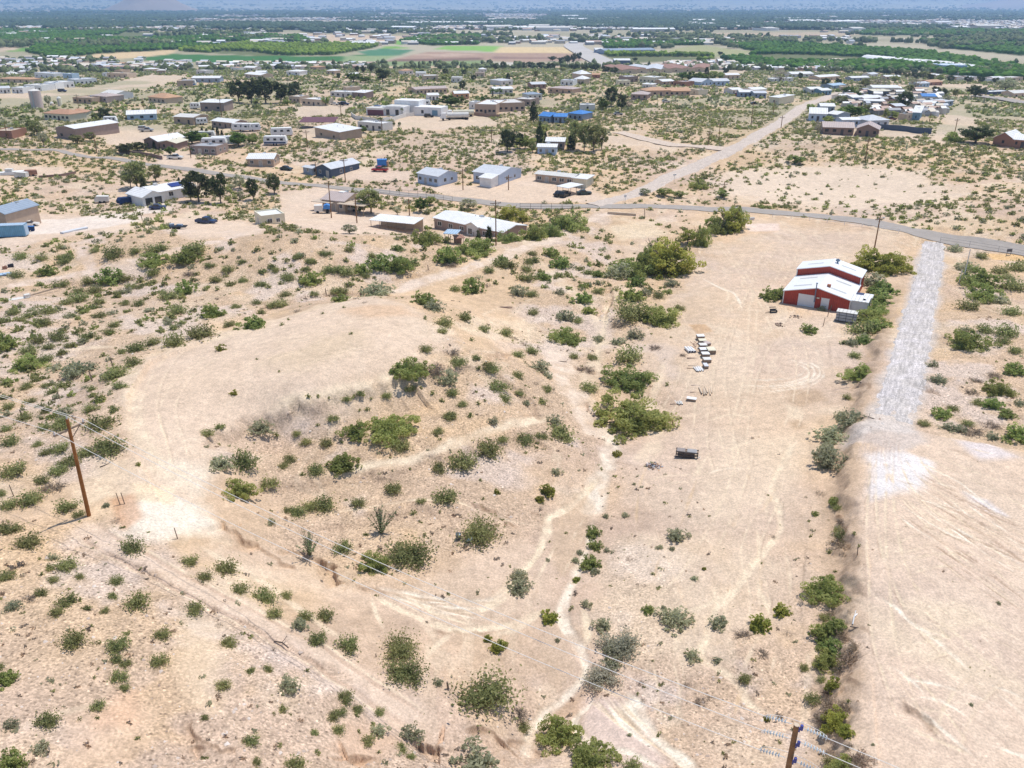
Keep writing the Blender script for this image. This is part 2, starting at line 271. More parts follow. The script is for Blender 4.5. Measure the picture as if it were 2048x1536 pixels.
# turning circles in the yard
for cxx, cyy, rx, ry, a0, a1 in [(1530, 745, 88, 24, -80, 120), (1530, 745, 100, 28, -90, 140), (1528, 745, 112, 32, -70, 120), (1526, 748, 122, 35, -60, 110), (1535, 740, 74, 20, -40, 160), (1480, 950, 60, 14, 150, 300)]:
    s = " ".join("%.0f,%.0f" % (cxx+rx*math.cos(R(a)), cyy+ry*math.sin(R(a))) for a in range(a0, a1, 12)); paint_line(s, .38, white, .55, .04, rag=.6)
for x0, y0, x1, y1 in [(1500, 600, 1450, 880), (1515, 600, 1465, 880), (1480, 640, 1500, 560), (1430, 480, 1560, 700), (1440, 480, 1575, 700), (1700, 480, 1600, 530), (1380, 760, 1370, 900), (1460, 520, 1530, 470)]:
    paint_line("%d,%d %d,%d %d,%d" % (x0, y0, (x0+x1)//2+15, (y0+y1)//2, x1, y1), .35, pale, .5, .03)
def ruts(pts, k=.5, gap=1.7, w=.26, c=None):
    P = smooth_line(polyw(pts))
    for o in (-gap/2, gap/2): paint_line("", w, c or pale, k, .05, rag=.7, P=offset(P, o))
    paint_line("", .16, [.46, .33, .24], k*.7, .02, rag=.8, P=offset(P, gap/2+.22))
for s in ("1500,1000 1480,900 1500,760 1560,640 1640,560 1700,500", "1480,960 1450,850 1440,720 1480,600 1520,500", "1420,980 1400,860 1430,700 1500,560 1560,480", "1560,900 1600,800 1600,700 1560,600 1600,520", "1330,930 1400,900 1500,890 1580,850", "1350,860 1450,800 1560,790 1640,760", "1380,760 1480,700 1600,680", "1290,1250 1380,1150 1440,1050 1480,950 1500,860", "1250,1000 1330,960 1440,950 1540,900", "1290,880 1360,780 1380,700", "1400,640 1500,600 1560,560 1600,470", "1500,1300 1520,1200 1500,1100 1540,1000 1560,920", "1300,1500 1340,1400 1330,1300 1400,1200",
          "330,1000 320,900 300,800 360,700 480,650 620,620 760,610", "380,980 350,880 340,800 420,720 560,680 700,660", "480,800 600,740 720,700 820,690", "460,760 560,700 680,650 800,640", "1240,430 1120,475 1000,520 880,560 780,590 660,620 560,650"): ruts(s, .45)
for s in ("1780,870 1800,960 1900,1060 2048,1130 2200,1200", "1800,870 1850,950 1960,1020 2100,1080", "1770,880 1770,1000 1800,1150 1900,1300 2048,1400", "1760,880 1752,1050 1760,1200 1790,1350 1850,1500", "1830,880 1900,930 2000,970 2120,1000", "1790,1000 1900,1120 2000,1200 2150,1290", "1780,1100 1880,1200 2000,1270 2150,1350", "1820,880 1950,905 2100,940", "1760,1300 1850,1400 1950,1536", "1880,1536 1930,1400 2048,1300", "1750,1180 1830,1130 1950,1120 2060,1150", "1745,1080 1800,1095 1860,1070 1890,1030", "1800,940 1870,1010 1960,1080 2060,1200", "1770,940 1850,1030 1960,1130 2100,1240", "1750,1400 1800,1330 1880,1290 2000,1290"): ruts(s, .6, w=.28)
# vehicle ruts criss-crossing the plateau
for i in range(55):
    a = random.random(); x0 = 1735+random.random()*150; y0 = 880+random.random()*110+a*120; ln = 120+random.random()*260; sl_ = .38+random.random()*.3; bend = random.uniform(-25, 25)
    paint_line("%.0f,%.0f %.0f,%.0f %.0f,%.0f" % (x0+a*80, y0, x0+a*80+ln/2, y0+ln/2*sl_+bend, x0+a*80+ln, y0+ln*sl_), .26, random.choice([pale, [.44, .31, .22], [.44, .31, .22], white]), .65, .05, rag=.6)
for i in range(26):
    x0 = 1740+random.random()*280; y0 = 1180+random.random()*300; ln = 80+random.random()*200; sl_ = random.uniform(.2, .9)
    paint_line("%.0f,%.0f %.0f,%.0f %.0f,%.0f" % (x0, y0, x0+ln/2, y0+ln/2*sl_+random.uniform(-20, 20), x0+ln, y0+ln*sl_), .4, random.choice([pale, [.56, .42, .32], white]), .5, .04, rag=.8)
for i in range(10):
    x0 = 1745+i*7; paint_line("%d,%d %d,%d %d,%d" % (x0, 850, x0-20+i, 890, x0-35+3*i, 930+i*4), .25, [.52, .40, .33], .55, .03)
# eroded cuts carved as one-sided steps, the shadow along each wall also painted dark brown
CUTS = [("425,1035 460,1060 505,1085 560,1118 600,1140", 1.0, .9), ("565,1088 620,1112 660,1130 680,1152 715,1170", .8, .9), ("930,1462 958,1452 985,1462 1010,1474 1060,1472", 1.0, .9), ("680,1525 700,1508 728,1498 760,1508", .8, .9), ("800,1475 840,1480 870,1492 900,1484", .9, .9),
 ("1222,575 1228,600 1216,622 1210,640", 1.0, 1.0), ("1690,1348 1712,1362 1738,1372", .9, .9), ("1790,1388 1820,1405 1850,1432 1880,1480", .5, .4), ("1700,1255 1720,1262 1745,1270", .7, .7), ("1850,768 1872,780 1900,790", .9, .8), ("1690,775 1725,768 1748,785", .5, .5),
 ("965,718 985,705 1010,700 1030,712", .8, .6), ("1045,832 1060,822 1085,818", .6, .5), ("1168,800 1180,815 1200,850", .7, .6), ("860,1252 930,1264 1000,1264", .4, .3), ("715,1170 740,1180 790,1186", .4, .3), ("755,560 820,550 880,535", .5, .5), ("350,1480 400,1490 430,1500", .8, .5), ("930,1000 985,1022 1020,1045 1035,1060", .4, .4),
 ("380,1420 420,1480 500,1500", .8, .4), ("1140,722 1170,735 1200,738", .5, .4), ("1050,1020 1100,1035", .3, .3)]
for s, wd, dp in CUTS:
    P = smooth_line(polyw(s), 8); P = P+np.stack([fbm(P[:, 0], P[:, 1], .9, 3, 91)-.5, fbm(P[:, 0], P[:, 1], .9, 3, 95)-.5], -1)*1.5
    idx, d, al = segdist(P, 4)
    if len(idx):
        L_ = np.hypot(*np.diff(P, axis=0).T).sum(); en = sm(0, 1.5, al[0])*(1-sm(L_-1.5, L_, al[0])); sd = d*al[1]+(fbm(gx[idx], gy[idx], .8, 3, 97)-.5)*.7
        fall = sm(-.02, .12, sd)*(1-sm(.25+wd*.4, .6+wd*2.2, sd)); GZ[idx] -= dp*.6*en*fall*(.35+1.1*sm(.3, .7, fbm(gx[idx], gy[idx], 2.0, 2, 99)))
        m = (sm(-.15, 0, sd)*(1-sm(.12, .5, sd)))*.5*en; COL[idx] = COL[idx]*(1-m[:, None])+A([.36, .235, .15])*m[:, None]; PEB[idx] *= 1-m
for s, wd, dp in [("405,905 430,860 520,826 620,802 720,782 800,760 850,744", 2.2, .9), ("430,985 560,968 640,958 720,945 800,938 880,915 960,884 1060,852", 1.6, .5), ("860,745 930,735 1000,745 1060,790 1100,860", 1.8, .6), ("560,1050 700,1035 860,1018 940,1020", 1.2, .35), ("150,1060 230,1112 330,1165 430,1215 540,1270 640,1325 760,1400", 1.0, .3), ("440,640 560,605 700,585 850,600", 1.4, .5), ("60,560 200,560 320,540 420,505", 1.2, .5)]:
    P = smooth_line(polyw(s), 8); P = P+np.stack([fbm(P[:, 0], P[:, 1], 3, 3, 191)-.5, fbm(P[:, 0], P[:, 1], 3, 3, 195)-.5], -1)*3
    idx, d, al = segdist(P, 8)
    if len(idx):
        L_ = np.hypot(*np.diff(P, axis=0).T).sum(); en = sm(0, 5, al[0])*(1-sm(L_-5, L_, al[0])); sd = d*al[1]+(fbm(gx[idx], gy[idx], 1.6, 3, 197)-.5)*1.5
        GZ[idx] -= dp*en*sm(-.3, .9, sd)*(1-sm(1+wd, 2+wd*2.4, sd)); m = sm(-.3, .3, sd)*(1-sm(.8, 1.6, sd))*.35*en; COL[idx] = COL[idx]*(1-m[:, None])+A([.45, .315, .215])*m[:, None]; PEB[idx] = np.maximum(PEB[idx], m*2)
# ---- far valley: cropland, orchard floors and the town ground
def far(s, col, k=1.0, soft=8, rag=.2):
    a = np.array([[float(v) for v in t.split(',')] for t in s.split()]); x, y = at_z(a[:, 0], a[:, 1], -12.0)
    paint_poly("", col, k, soft, rag, P=np.stack([x, y], -1), nsc=60)
f = sm(930, 1050, grd)[:, None]; t_ = fbm(gx, gy, 420, 5, 90)[:, None]
plain = A([.36, .32, .21])*(1-sm(.4, .6, t_))+A([.46, .40, .29])*sm(.4, .6, t_); COL[:] = COL*(1-f)+plain*f
f = (sm(2600, 3600, grd)*(1-sm(9500, 12500, grd)))[:, None]; COL[:] = COL*(1-f)+(A([.26, .25, .21])*(1-.7*t_)+A([.58, .49, .40])*.7*t_)*f
grn = [.07, .15, .05]; dkg = [.055, .12, .045]
ORCH = ["0,60 300,61 512,70 600,72 620,84 520,84 430,92 342,100 200,107 110,117 55,104 72,92 0,88", "352,102 440,94 512,85 620,84 755,92 745,96 660,111 512,111 440,107", "838,74 960,71 955,90 862,91 800,84", "1202,82 1300,84 1415,86 1405,90 1310,92 1300,96 1212,98", "1205,108 1300,110 1428,113 1425,121 1330,124 1240,125",
        "1440,88 1536,87 1640,92 1850,106 2048,138 2048,163 1900,152 1830,140 1760,146 1640,140 1500,136 1440,118 1500,113 1512,104", "1840,82 2048,77 2048,112 1990,106 1880,96", "1700,58 2048,62 2048,72 1720,70", "0,26 330,30 300,52 0,56", "600,58 860,56 830,68 610,66", "1280,30 1536,34 1520,48 1280,52"]
for s in ORCH[:6]: far(s, [.16, .17, .08])
for s in ORCH[6:]: far(s, [.13, .16, .08], .8)
far("10,99 90,92 152,94 125,102 20,104", [.16, .30, .06]); far("120,118 210,107 350,100 342,108 240,118", [.62, .46, .27]); far("262,119 345,108 440,111 660,113 752,109 740,119 640,127 480,126 330,123", [.06, .17, .05])
far("540,76 620,68 870,73 850,80 740,88 650,85", [.58, .44, .31]); far("640,86 740,83 840,80 800,86 700,90", [.34, .24, .19]); far("512,50 670,50 640,57 512,61", [.60, .48, .33]); far("300,48 512,45 512,56 300,57", [.62, .50, .34])
far("755,86 815,79 838,81 800,89", [.20, .38, .08]); far("868,99 892,92 1003,93 988,103", [.24, .42, .10]); far("775,92 820,95 800,98 760,98", [.20, .36, .08]); far("718,103 760,98 830,99 800,110 740,111", [.09, .22, .12])
far("690,112 790,112 760,122 690,124", [.28, .34, .17]); far("770,123 855,104 1005,106 1155,107 1168,121 1050,124 970,122", [.40, .27, .20]); far("800,118 960,116 960,121 780,123", [.22, .14, .11]); far("830,110 900,107 960,108 900,113", [.50, .36, .27]); far("990,114 1160,115 1165,118 985,118", [.26, .17, .14])
far("1003,94 1142,94 1155,107 990,105", [.66, .50, .28]); far("740,124 965,121 972,130 700,132", [.24, .30, .14]); far("960,128 1040,124 1050,132 970,132", [.55, .50, .42])
far("1333,101 1400,90 1500,103 1478,113 1372,114", [.36, .35, .18]); far("1250,78 1370,77 1380,83 1270,83", [.55, .42, .29]); far("1675,127 1770,124 1870,132 1800,139 1740,135", [.42, .38, .24]); far("1200,97 1260,94 1280,100 1210,104", [.55, .45, .35])
far("1230,130 1420,120 1500,135 1460,143 1260,145", [.56, .48, .40]); far("1400,66 1700,64 1720,70 1500,76", [.48, .38, .26]); far("1150,92 1240,130 1230,140 1190,132 1145,100", [.55, .47, .38]); far("0,92 40,90 30,100 0,103", [.55, .42, .30]); far("1550,120 1690,118 1640,124", [.48, .42, .28])
for a0, a1, yy in [(100, 500, 63), (500, 900, 66), (1000, 1500, 56), (1250, 2048, 76), (900, 1200, 41)]: far("%d,%d %d,%d %d,%d" % (a0, yy, a1, yy-1, a1, yy+1.5), [.58, .47, .35], .8)
COL = np.clip(COL, .01, .95)
GZ2 = GZ.reshape(NR, NT)
lr = np.log(rr)
def H(x, y):
    x = np.atleast_1d(np.asarray(x, float)); y = np.atleast_1d(np.asarray(y, float)); r = np.clip(np.hypot(x, y), rr[0], rr[-1]*.999); t = np.arctan2(x, y)
    i = np.clip(np.searchsorted(rr, r)-1, 0, NR-2); j = np.clip(np.searchsorted(th, t)-1, 0, NT-2)
    a = (r-rr[i])/(rr[i+1]-rr[i]); b = (t-th[j])/(th[j+1]-th[j])
    return (GZ2[i, j]*(1-b)+GZ2[i, j+1]*b)*(1-a)+(GZ2[i+1, j]*(1-b)+GZ2[i+1, j+1]*b)*a
def G(px, py):
    """point on the ground seen at a pixel"""
    x, y = hit([px], [py], H); return A([x[0], y[0], H(x, y)[0]])
# ------------------------------------------------------------------ object helpers
COLL = S.collection
def tag(o, label=None, cat=None, group=None, kind=None):
    if label: o['label'] = label
    if cat: o['category'] = cat
    if group: o['group'] = group
    if kind: o['kind'] = kind
    return o
def mesh_np(name, V, Fq, mat=None, smooth=False, attrs=None):
    """V (n,3); Fq (m,k) with a constant k"""
    V = np.asarray(V, np.float32); Fq = np.asarray(Fq, np.int32); m = bpy.data.meshes.new(name); k = Fq.shape[1]
    m.vertices.add(len(V)); m.vertices.foreach_set('co', V.ravel()); m.loops.add(Fq.size); m.loops.foreach_set('vertex_index', Fq.ravel())
    m.polygons.add(len(Fq)); m.polygons.foreach_set('loop_start', np.arange(0, Fq.size, k, dtype=np.int32)); m.polygons.foreach_set('loop_total', np.full(len(Fq), k, np.int32))
    if smooth: m.polygons.foreach_set('use_smooth', np.ones(len(Fq), bool))
    m.update(calc_edges=True)
    for nm, (ty, dat) in (attrs or {}).items():
        a = m.attributes.new(nm, ty, 'POINT'); a.data.foreach_set('color' if ty == 'FLOAT_COLOR' else 'value', np.asarray(dat, np.float32).ravel())
    if mat: m.materials.append(mat)
    return m
def link(name, mesh, parent=None, loc=None, rz=None):
    o = bpy.data.objects.new(name, mesh); COLL.objects.link(o)
    if parent: o.parent = parent
    if loc is not None: o.location = loc
    if rz is not None: o.rotation_euler = (0, 0, rz)
    return o
def empty(name, loc=(0, 0, 0), rz=0.0):
    o = bpy.data.objects.new(name, None); COLL.objects.link(o); o.location = loc; o.rotation_euler = (0, 0, rz); o.empty_display_size = .5; return o
class MB:
    def __init__(s): s.v = []; s.f = []
    def poly(s, pts): n = len(s.v); s.v += [tuple(p) for p in pts]; s.f.append(tuple(range(n, n+len(pts)))); return s
    def box(s, x0, x1, y0, y1, z0, z1):
        n = len(s.v); s.v += [(x0, y0, z0), (x1, y0, z0), (x1, y1, z0), (x0, y1, z0), (x0, y0, z1), (x1, y0, z1), (x1, y1, z1), (x0, y1, z1)]
        s.f += [(n, n+3, n+2, n+1), (n+4, n+5, n+6, n+7), (n, n+1, n+5, n+4), (n+1, n+2, n+6, n+5), (n+2, n+3, n+7, n+6), (n+3, n, n+4, n+7)]; return s
    def rbox(s, c, sz, rz=0, rx=0):
        m = MB().box(-sz[0]/2, sz[0]/2, -sz[1]/2, sz[1]/2, -sz[2]/2, sz[2]/2); n = len(s.v); a, b = math.cos(rz), math.sin(rz); p, q = math.cos(rx), math.sin(rx)
        for x, y, z in m.v:
            y, z = y*p-z*q, y*q+z*p; s.v.append((c[0]+x*a-y*b, c[1]+x*b+y*a, c[2]+z))
        s.f += [tuple(i+n for i in f) for f in m.f]; return s
    def tube(s, p0, p1, r0, r1=None, n=8, cap=True):
        r1 = r0 if r1 is None else r1; p0 = A(p0, float); p1 = A(p1, float); d = p1-p0; d = d/(np.linalg.norm(d)+1e-9)
        u = np.cross(d, (0, 0, 1) if abs(d[2]) < .9 else (1, 0, 0)); u /= np.linalg.norm(u); v = np.cross(d, u); b = len(s.v)
        for p, r in ((p0, r0), (p1, r1)):
            for k in range(n):
                a = 2*math.pi*k/n; s.v.append(tuple(p+r*(math.cos(a)*u+math.sin(a)*v)))
        for k in range(n): s.f.append((b+k, b+(k+1) % n, b+n+(k+1) % n, b+n+k))
        if cap: s.f.append(tuple(b+n-1-k for k in range(n))); s.f.append(tuple(b+n+k for k in range(n)))
        return s
    def path(s, P, r, n=5):
        for a, b in zip(P[:-1], P[1:]): s.tube(a, b, r, r, n, False)
        return s
    def prism(s, prof, y0, y1, axis='y'):
        """profile in (x,z), extruded along y (or in (y,z) along x)"""
        n = len(s.v); k = len(prof)
        for y in (y0, y1):
            for a, z in prof: s.v.append((a, y, z) if axis == 'y' else (y, a, z))
        s.f.append(tuple(range(n, n+k)) if axis == 'y' else tuple(range(n+k-1, n-1, -1))); s.f.append(tuple(range(n+2*k-1, n+k-1, -1)) if axis == 'y' else tuple(range(n+k, n+2*k)))
        for i in range(k):
            j = (i+1) % k; q = (n+i, n+k+i, n+k+j, n+j); s.f.append(q if axis == 'y' else q[::-1])
        return s
    def mesh(s, name, mat, bev=0):
        m = bpy.data.meshes.new(name); m.from_pydata(s.v, [], s.f); m.materials.append(mat); m.update()
        return m
    def build(s, name, mat, parent=None, loc=None, rz=None): return link(name, s.mesh(name, mat), parent, loc, rz)
# ------------------------------------------------------------------ materials
def node(nt, t, **k):
    n = nt.nodes.new(t)
    for a, b in k.items(): setattr(n, a, b)
    return n
def newmat(name):
    m = bpy.data.materials.new(name); m.use_nodes = True; nt = m.node_tree; b = nt.nodes['Principled BSDF']; return m, nt, b
_M = {}
def mat(name, col, rough=.7, var=.12, sc=1.5, metal=0, rib=0, ribax=0, spec=.3, bump=0):
    if name in _M: return _M[name]
    m, nt, b = newmat(name); L = nt.links.new; tc = node(nt, 'ShaderNodeTexCoord'); nz = node(nt, 'ShaderNodeTexNoise'); nz.inputs['Scale'].default_value = sc; nz.inputs['Detail'].default_value = 6; nz.inputs['Roughness'].default_value = .65
    L(tc.outputs['Object'], nz.inputs['Vector']); mr = node(nt, 'ShaderNodeMapRange'); mr.inputs['From Min'].default_value = .3; mr.inputs['From Max'].default_value = .7; mr.inputs['To Min'].default_value = 1-var; mr.inputs['To Max'].default_value = 1+var; L(nz.outputs[0], mr.inputs[0])
    mx = node(nt, 'ShaderNodeVectorMath', operation='SCALE'); mx.inputs[0].default_value = col[:3]; L(mr.outputs[0], mx.inputs['Scale']); out = mx.outputs[0]
    if rib:
        sp = node(nt, 'ShaderNodeSeparateXYZ'); L(tc.outputs['Object'], sp.inputs[0]); fr = node(nt, 'ShaderNodeMath', operation='MULTIPLY'); fr.inputs[1].default_value = 1/rib; L(sp.outputs[ribax], fr.inputs[0])
        f2 = node(nt, 'ShaderNodeMath', operation='FRACT'); L(fr.outputs[0], f2.inputs[0]); f3 = node(nt, 'ShaderNodeMath', operation='GREATER_THAN'); f3.inputs[1].default_value = .8; L(f2.outputs[0], f3.inputs[0])
        bm = node(nt, 'ShaderNodeBump'); bm.inputs['Strength'].default_value = .9; bm.inputs['Distance'].default_value = .06; L(f3.outputs[0], bm.inputs['Height']); L(bm.outputs[0], b.inputs['Normal'])
        m4 = node(nt, 'ShaderNodeMapRange'); m4.inputs['To Min'].default_value = 1.04; m4.inputs['To Max'].default_value = .80; L(f3.outputs[0], m4.inputs[0]); m5 = node(nt, 'ShaderNodeVectorMath', operation='SCALE'); L(out, m5.inputs[0]); L(m4.outputs[0], m5.inputs['Scale']); out = m5.outputs[0]
    elif bump:
        bm = node(nt, 'ShaderNodeBump'); bm.inputs['Strength'].default_value = bump; bm.inputs['Distance'].default_value = .05; L(nz.outputs[0], bm.inputs['Height']); L(bm.outputs[0], b.inputs['Normal'])
    L(out, b.inputs['Base Color']); b.inputs['Roughness'].default_value = rough; b.inputs['Metallic'].default_value = metal; b.inputs['Specular IOR Level'].default_value = spec
    _M[name] = m; return m
def colmat(name, rough=.8, spec=.2, attr='Col', trans=0.0, vary=0.0, bumpsc=0):
    m, nt, b = newmat(name); L = nt.links.new; at = node(nt, 'ShaderNodeAttribute', attribute_name=attr); out = at.outputs['Color']
    if vary:
        oi = node(nt, 'ShaderNodeObjectInfo'); hs = node(nt, 'ShaderNodeHueSaturation'); mr = node(nt, 'ShaderNodeMapRange'); mr.inputs['To Min'].default_value = 1-vary; mr.inputs['To Max'].default_value = 1+vary; L(oi.outputs['Random'], mr.inputs[0]); L(mr.outputs[0], hs.inputs['Value'])
        ml = node(nt, 'ShaderNodeMath', operation='MULTIPLY'); ml.inputs[1].default_value = 7.13; L(oi.outputs['Random'], ml.inputs[0]); fr = node(nt, 'ShaderNodeMath', operation='FRACT'); L(ml.outputs[0], fr.inputs[0])
        m2 = node(nt, 'ShaderNodeMapRange'); m2.inputs['To Min'].default_value = .485; m2.inputs['To Max'].default_value = .515; L(fr.outputs[0], m2.inputs[0]); L(m2.outputs[0], hs.inputs['Hue']); L(out, hs.inputs['Color']); out = hs.outputs[0]
    L(out, b.inputs['Base Color']); b.inputs['Roughness'].default_value = rough; b.inputs['Specular IOR Level'].default_value = spec
    if trans:
        tr = node(nt, 'ShaderNodeBsdfTranslucent'); L(out, tr.inputs[0]); mx = node(nt, 'ShaderNodeMixShader'); mx.inputs[0].default_value = trans; L(b.outputs[0], mx.inputs[1]); L(tr.outputs[0], mx.inputs[2]); L(mx.outputs[0], nt.nodes['Material Output'].inputs[0])
    return m
def soil(name, coln=None, peb=None, streak=None):
    m, nt, b = newmat(name); L = nt.links.new; tc = node(nt, 'ShaderNodeTexCoord'); pos = tc.outputs['Object']
    def noise(s, d, vec=pos, r=.6):
        n = node(nt, 'ShaderNodeTexNoise'); n.inputs['Scale'].default_value = s; n.inputs['Detail'].default_value = d; n.inputs['Roughness'].default_value = r; L(vec, n.inputs['Vector']); return n.outputs[0]
    def mr(x, a, c, lo, hi):
        n = node(nt, 'ShaderNodeMapRange'); n.inputs['From Min'].default_value = a; n.inputs['From Max'].default_value = c; n.inputs['To Min'].default_value = lo; n.inputs['To Max'].default_value = hi; L(x, n.inputs[0]); return n.outputs[0]
    def mth(op, a, c):
        n = node(nt, 'ShaderNodeMath', operation=op)
        for i, v in enumerate((a, c)):
            if isinstance(v, (int, float)): n.inputs[i].default_value = v
            else: L(v, n.inputs[i])
        return n.outputs[0]
    if coln is None: at = node(nt, 'ShaderNodeAttribute', attribute_name='Col'); base = at.outputs['Color']; pa = node(nt, 'ShaderNodeAttribute', attribute_name='Peb'); pb = pa.outputs['Fac']
    else: rgb = node(nt, 'ShaderNodeRGB'); rgb.outputs[0].default_value = (*coln, 1); base = rgb.outputs[0]; v = node(nt, 'ShaderNodeValue'); v.outputs[0].default_value = peb; pb = v.outputs[0]
    n1 = noise(.9, 7, r=.7); n2 = noise(5, 5, r=.7)
    k = mth('MULTIPLY', mr(n1, .3, .7, .84, 1.16), mr(n2, .3, .7, .76, 1.24))
    vo = node(nt, 'ShaderNodeTexVoronoi'); vo.inputs['Scale'].default_value = 3.0; L(pos, vo.inputs['Vector']); sp = node(nt, 'ShaderNodeSeparateColor'); L(vo.outputs['Color'], sp.inputs[0])
    spot = mr(vo.outputs['Distance'], .1, .42, 1, 0)
    dark = mth('MULTIPLY', mth('MULTIPLY', spot, mr(sp.outputs[0], .58, .68, 1, 0)), mth('MULTIPLY', pb, .55)); lite = mth('MULTIPLY', mth('MULTIPLY', spot, mr(sp.outputs[1], .50, .64, 0, 1)), mth('MULTIPLY', pb, .6))
    k = mth('MULTIPLY', k, mth('ADD', mth('SUBTRACT', 1, dark), lite))
    vo2 = node(nt, 'ShaderNodeTexVoronoi'); vo2.inputs['Scale'].default_value = 6.5; L(pos, vo2.inputs['Vector']); sp2 = node(nt, 'ShaderNodeSeparateColor'); L(vo2.outputs['Color'], sp2.inputs[0])
    k = mth('MULTIPLY', k, mth('ADD', mth('MULTIPLY', mth('SUBTRACT', sp2.outputs[0], .5), mth('ADD', mth('MULTIPLY', pb, .42), .10)), 1))
    if streak:
        mp = node(nt, 'ShaderNodeMapping'); mp.vector_type = 'TEXTURE'; mp.inputs['Rotation'].default_value = (0, 0, -streak); mp.inputs['Scale'].default_value = (.5, 5.5, 1); L(pos, mp.inputs[0]); s1 = noise(1.6, 6, mp.outputs[0], .7); k = mth('MULTIPLY', k, mr(s1, .36, .64, .74, 1.18))
        wn = noise(.35, 3); mix = node(nt, 'ShaderNodeMix', data_type='RGBA'); L(mr(wn, .45, .62, 0, .6), mix.inputs[0]); L(base, mix.inputs[6]); mix.inputs[7].default_value = (.66, .60, .585, 1); base = mix.outputs[2]
    vm = node(nt, 'ShaderNodeVectorMath', operation='SCALE'); L(base, vm.inputs[0]); L(k, vm.inputs['Scale']); L(vm.outputs[0], b.inputs['Base Color'])
    b.inputs['Roughness'].default_value = .95; b.inputs['Specular IOR Level'].default_value = .1
    bm = node(nt, 'ShaderNodeBump'); bm.inputs['Strength'].default_value = .5; bm.inputs['Distance'].default_value = .12; bm.inputs['Distance'].default_value = .12 if not streak else .05; hgt = mth('ADD', mth('ADD', n1, mth('MULTIPLY', n2, .35)), mth('MULTIPLY', mth('MULTIPLY', spot, pb), .25)); L(hgt, bm.inputs['Height']); L(bm.outputs[0], b.inputs['Normal'])
    return m
# ------------------------------------------------------------------ ground sheet
ii = np.arange(NR*NT).reshape(NR, NT); q = np.stack([ii[:-1, :-1], ii[:-1, 1:], ii[1:, 1:], ii[1:, :-1]], -1).reshape(-1, 4)[:, ::-1]
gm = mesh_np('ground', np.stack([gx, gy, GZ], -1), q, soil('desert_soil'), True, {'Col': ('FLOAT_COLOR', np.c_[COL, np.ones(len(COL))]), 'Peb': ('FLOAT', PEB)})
tag(link('ground', gm), 'pinkish tan desert ground with stony slopes, pale washes and vehicle tracks', None, None, 'structure')
# ------------------------------------------------------------------ roads laid on the ground as thin sheets
def ribbon(name, P, wid, m, lift=.05, na=7, step=1.5, col=None, label=None, rag=0, end=0):
    L_ = np.r_[0, np.cumsum(np.hypot(*np.diff(P, axis=0).T))]; n = max(4, int(L_[-1]/step)); t = np.linspace(0, L_[-1], n); X = np.interp(t, L_, P[:, 0]); Y = np.interp(t, L_, P[:, 1]); T = np.gradient(np.stack([X, Y], -1), axis=0); T /= np.linalg.norm(T, axis=1)[:, None]
    wd = np.interp(t, L_, wid) if np.ndim(wid) else np.full(n, wid); o = np.linspace(-.5, .5, na)
    oo = o[None]*wd[:, None]; oo = oo+(rag*wd[:, None]*(fbm(X[:, None]+o*50, Y[:, None], 2.5, 3, 5)-.5)*(np.abs(o)[None] > .45))
    if end: e_ = np.linspace(0, 1, n)[:, None]**6*(fbm(o[None]*9+3, o[None]*0+1.5, 1, 3, 9)-.5)*3.5+np.zeros((n, na)); X = X[:, None]-T[:, :1]*e_; Y = Y[:, None]-T[:, 1:2]*e_
    else: X = X[:, None]; Y = Y[:, None]
    VX = X+T[:, 1:2]*oo; VY = Y-T[:, :1]*oo; VZ = H(VX.ravel(), VY.ravel())+lift
    if rag: VZ -= (lift+.12)*(sm(.36, .5, np.abs(np.broadcast_to(o[None], (n, na)))+(fbm(VX, VY, 1.1, 3, 31)-.5)*.22)).ravel(); VZ -= (lift+.16)*sm(.90, 1.0, np.broadcast_to(np.linspace(0, 1, n)[:, None], (n, na))+(fbm(VX, VY, 1.3, 3, 33)-.5)*.14).ravel()*(end > 0)
    for _ in range(2): pass
    i = np.arange(n*na).reshape(n, na); f = np.stack([i[:-1, :-1], i[:-1, 1:], i[1:, 1:], i[1:, :-1]], -1).reshape(-1, 4)
    o_ = link(name, mesh_np(name, np.stack([VX.ravel(), VY.ravel(), VZ], -1), f, m, True)); return tag(o_, label, None, None, 'structure')
asph = mat('worn_asphalt', (.37, .325, .285), .9, .10, .6)
RD1 = smooth_line(polyw("-60,298 90,300 150,309 215,318 300,329 345,335 400,341 470,352 560,365 700,377 800,388 900,398 1000,409 1060,413 1200,414 1320,415 1420,418 1500,421 1600,428 1700,439 1780,456 1880,477 1960,489 2048,503 2200,528"))
ribbon('paved_road', RD1, np.interp(np.arange(len(RD1)), [0, len(RD1)*.45, len(RD1)], [2.4, 4.2, 6.0]), asph, .10, 9, 1.2, label='narrow grey asphalt road running across behind the yard')
RD2 = smooth_line(polyw("1185,411 1215,404 1275,386 1345,352 1410,326 1468,299 1505,275 1560,246 1610,212 1650,197 1680,186"))
ribbon('gravel_road', RD2, np.linspace(6.0, 6.5, len(RD2)), soil('pale_gravel', (.58, .485, .41), .35), .22, 19, 1.2, label='pale gravel road climbing away from the paved road', rag=.03)
RD3 = smooth_line(polyw("1235,264 1260,272 1330,285 1420,298 1468,301")); ribbon('dirt_road', RD3, 5, soil('road_dirt', (.62, .50, .40), .2), .2, 5, 3, label='dirt side road joining the gravel road')
DW = smooth_line(polyw("1868,484 1862,530 1850,580 1835,640 1822,700 1808,760 1795,810 1780,866")); 
dwl = at_z(A([1846, 1785]), A([492, 780]), 3)
ribbon('gravel_driveway', DW, np.linspace(5.0, 6.0, len(DW)), soil('crushed_gravel', (.56, .505, .465), .6, math.atan2(DW[-1][0]-DW[0][0], DW[-1][1]-DW[0][1])+math.pi),   .11, 41, .5, label='broad crushed gravel driveway rising to the paved road', rag=.16, end=1)
RD4 = polyw("700,446 760,450 820,442 868,436"); 
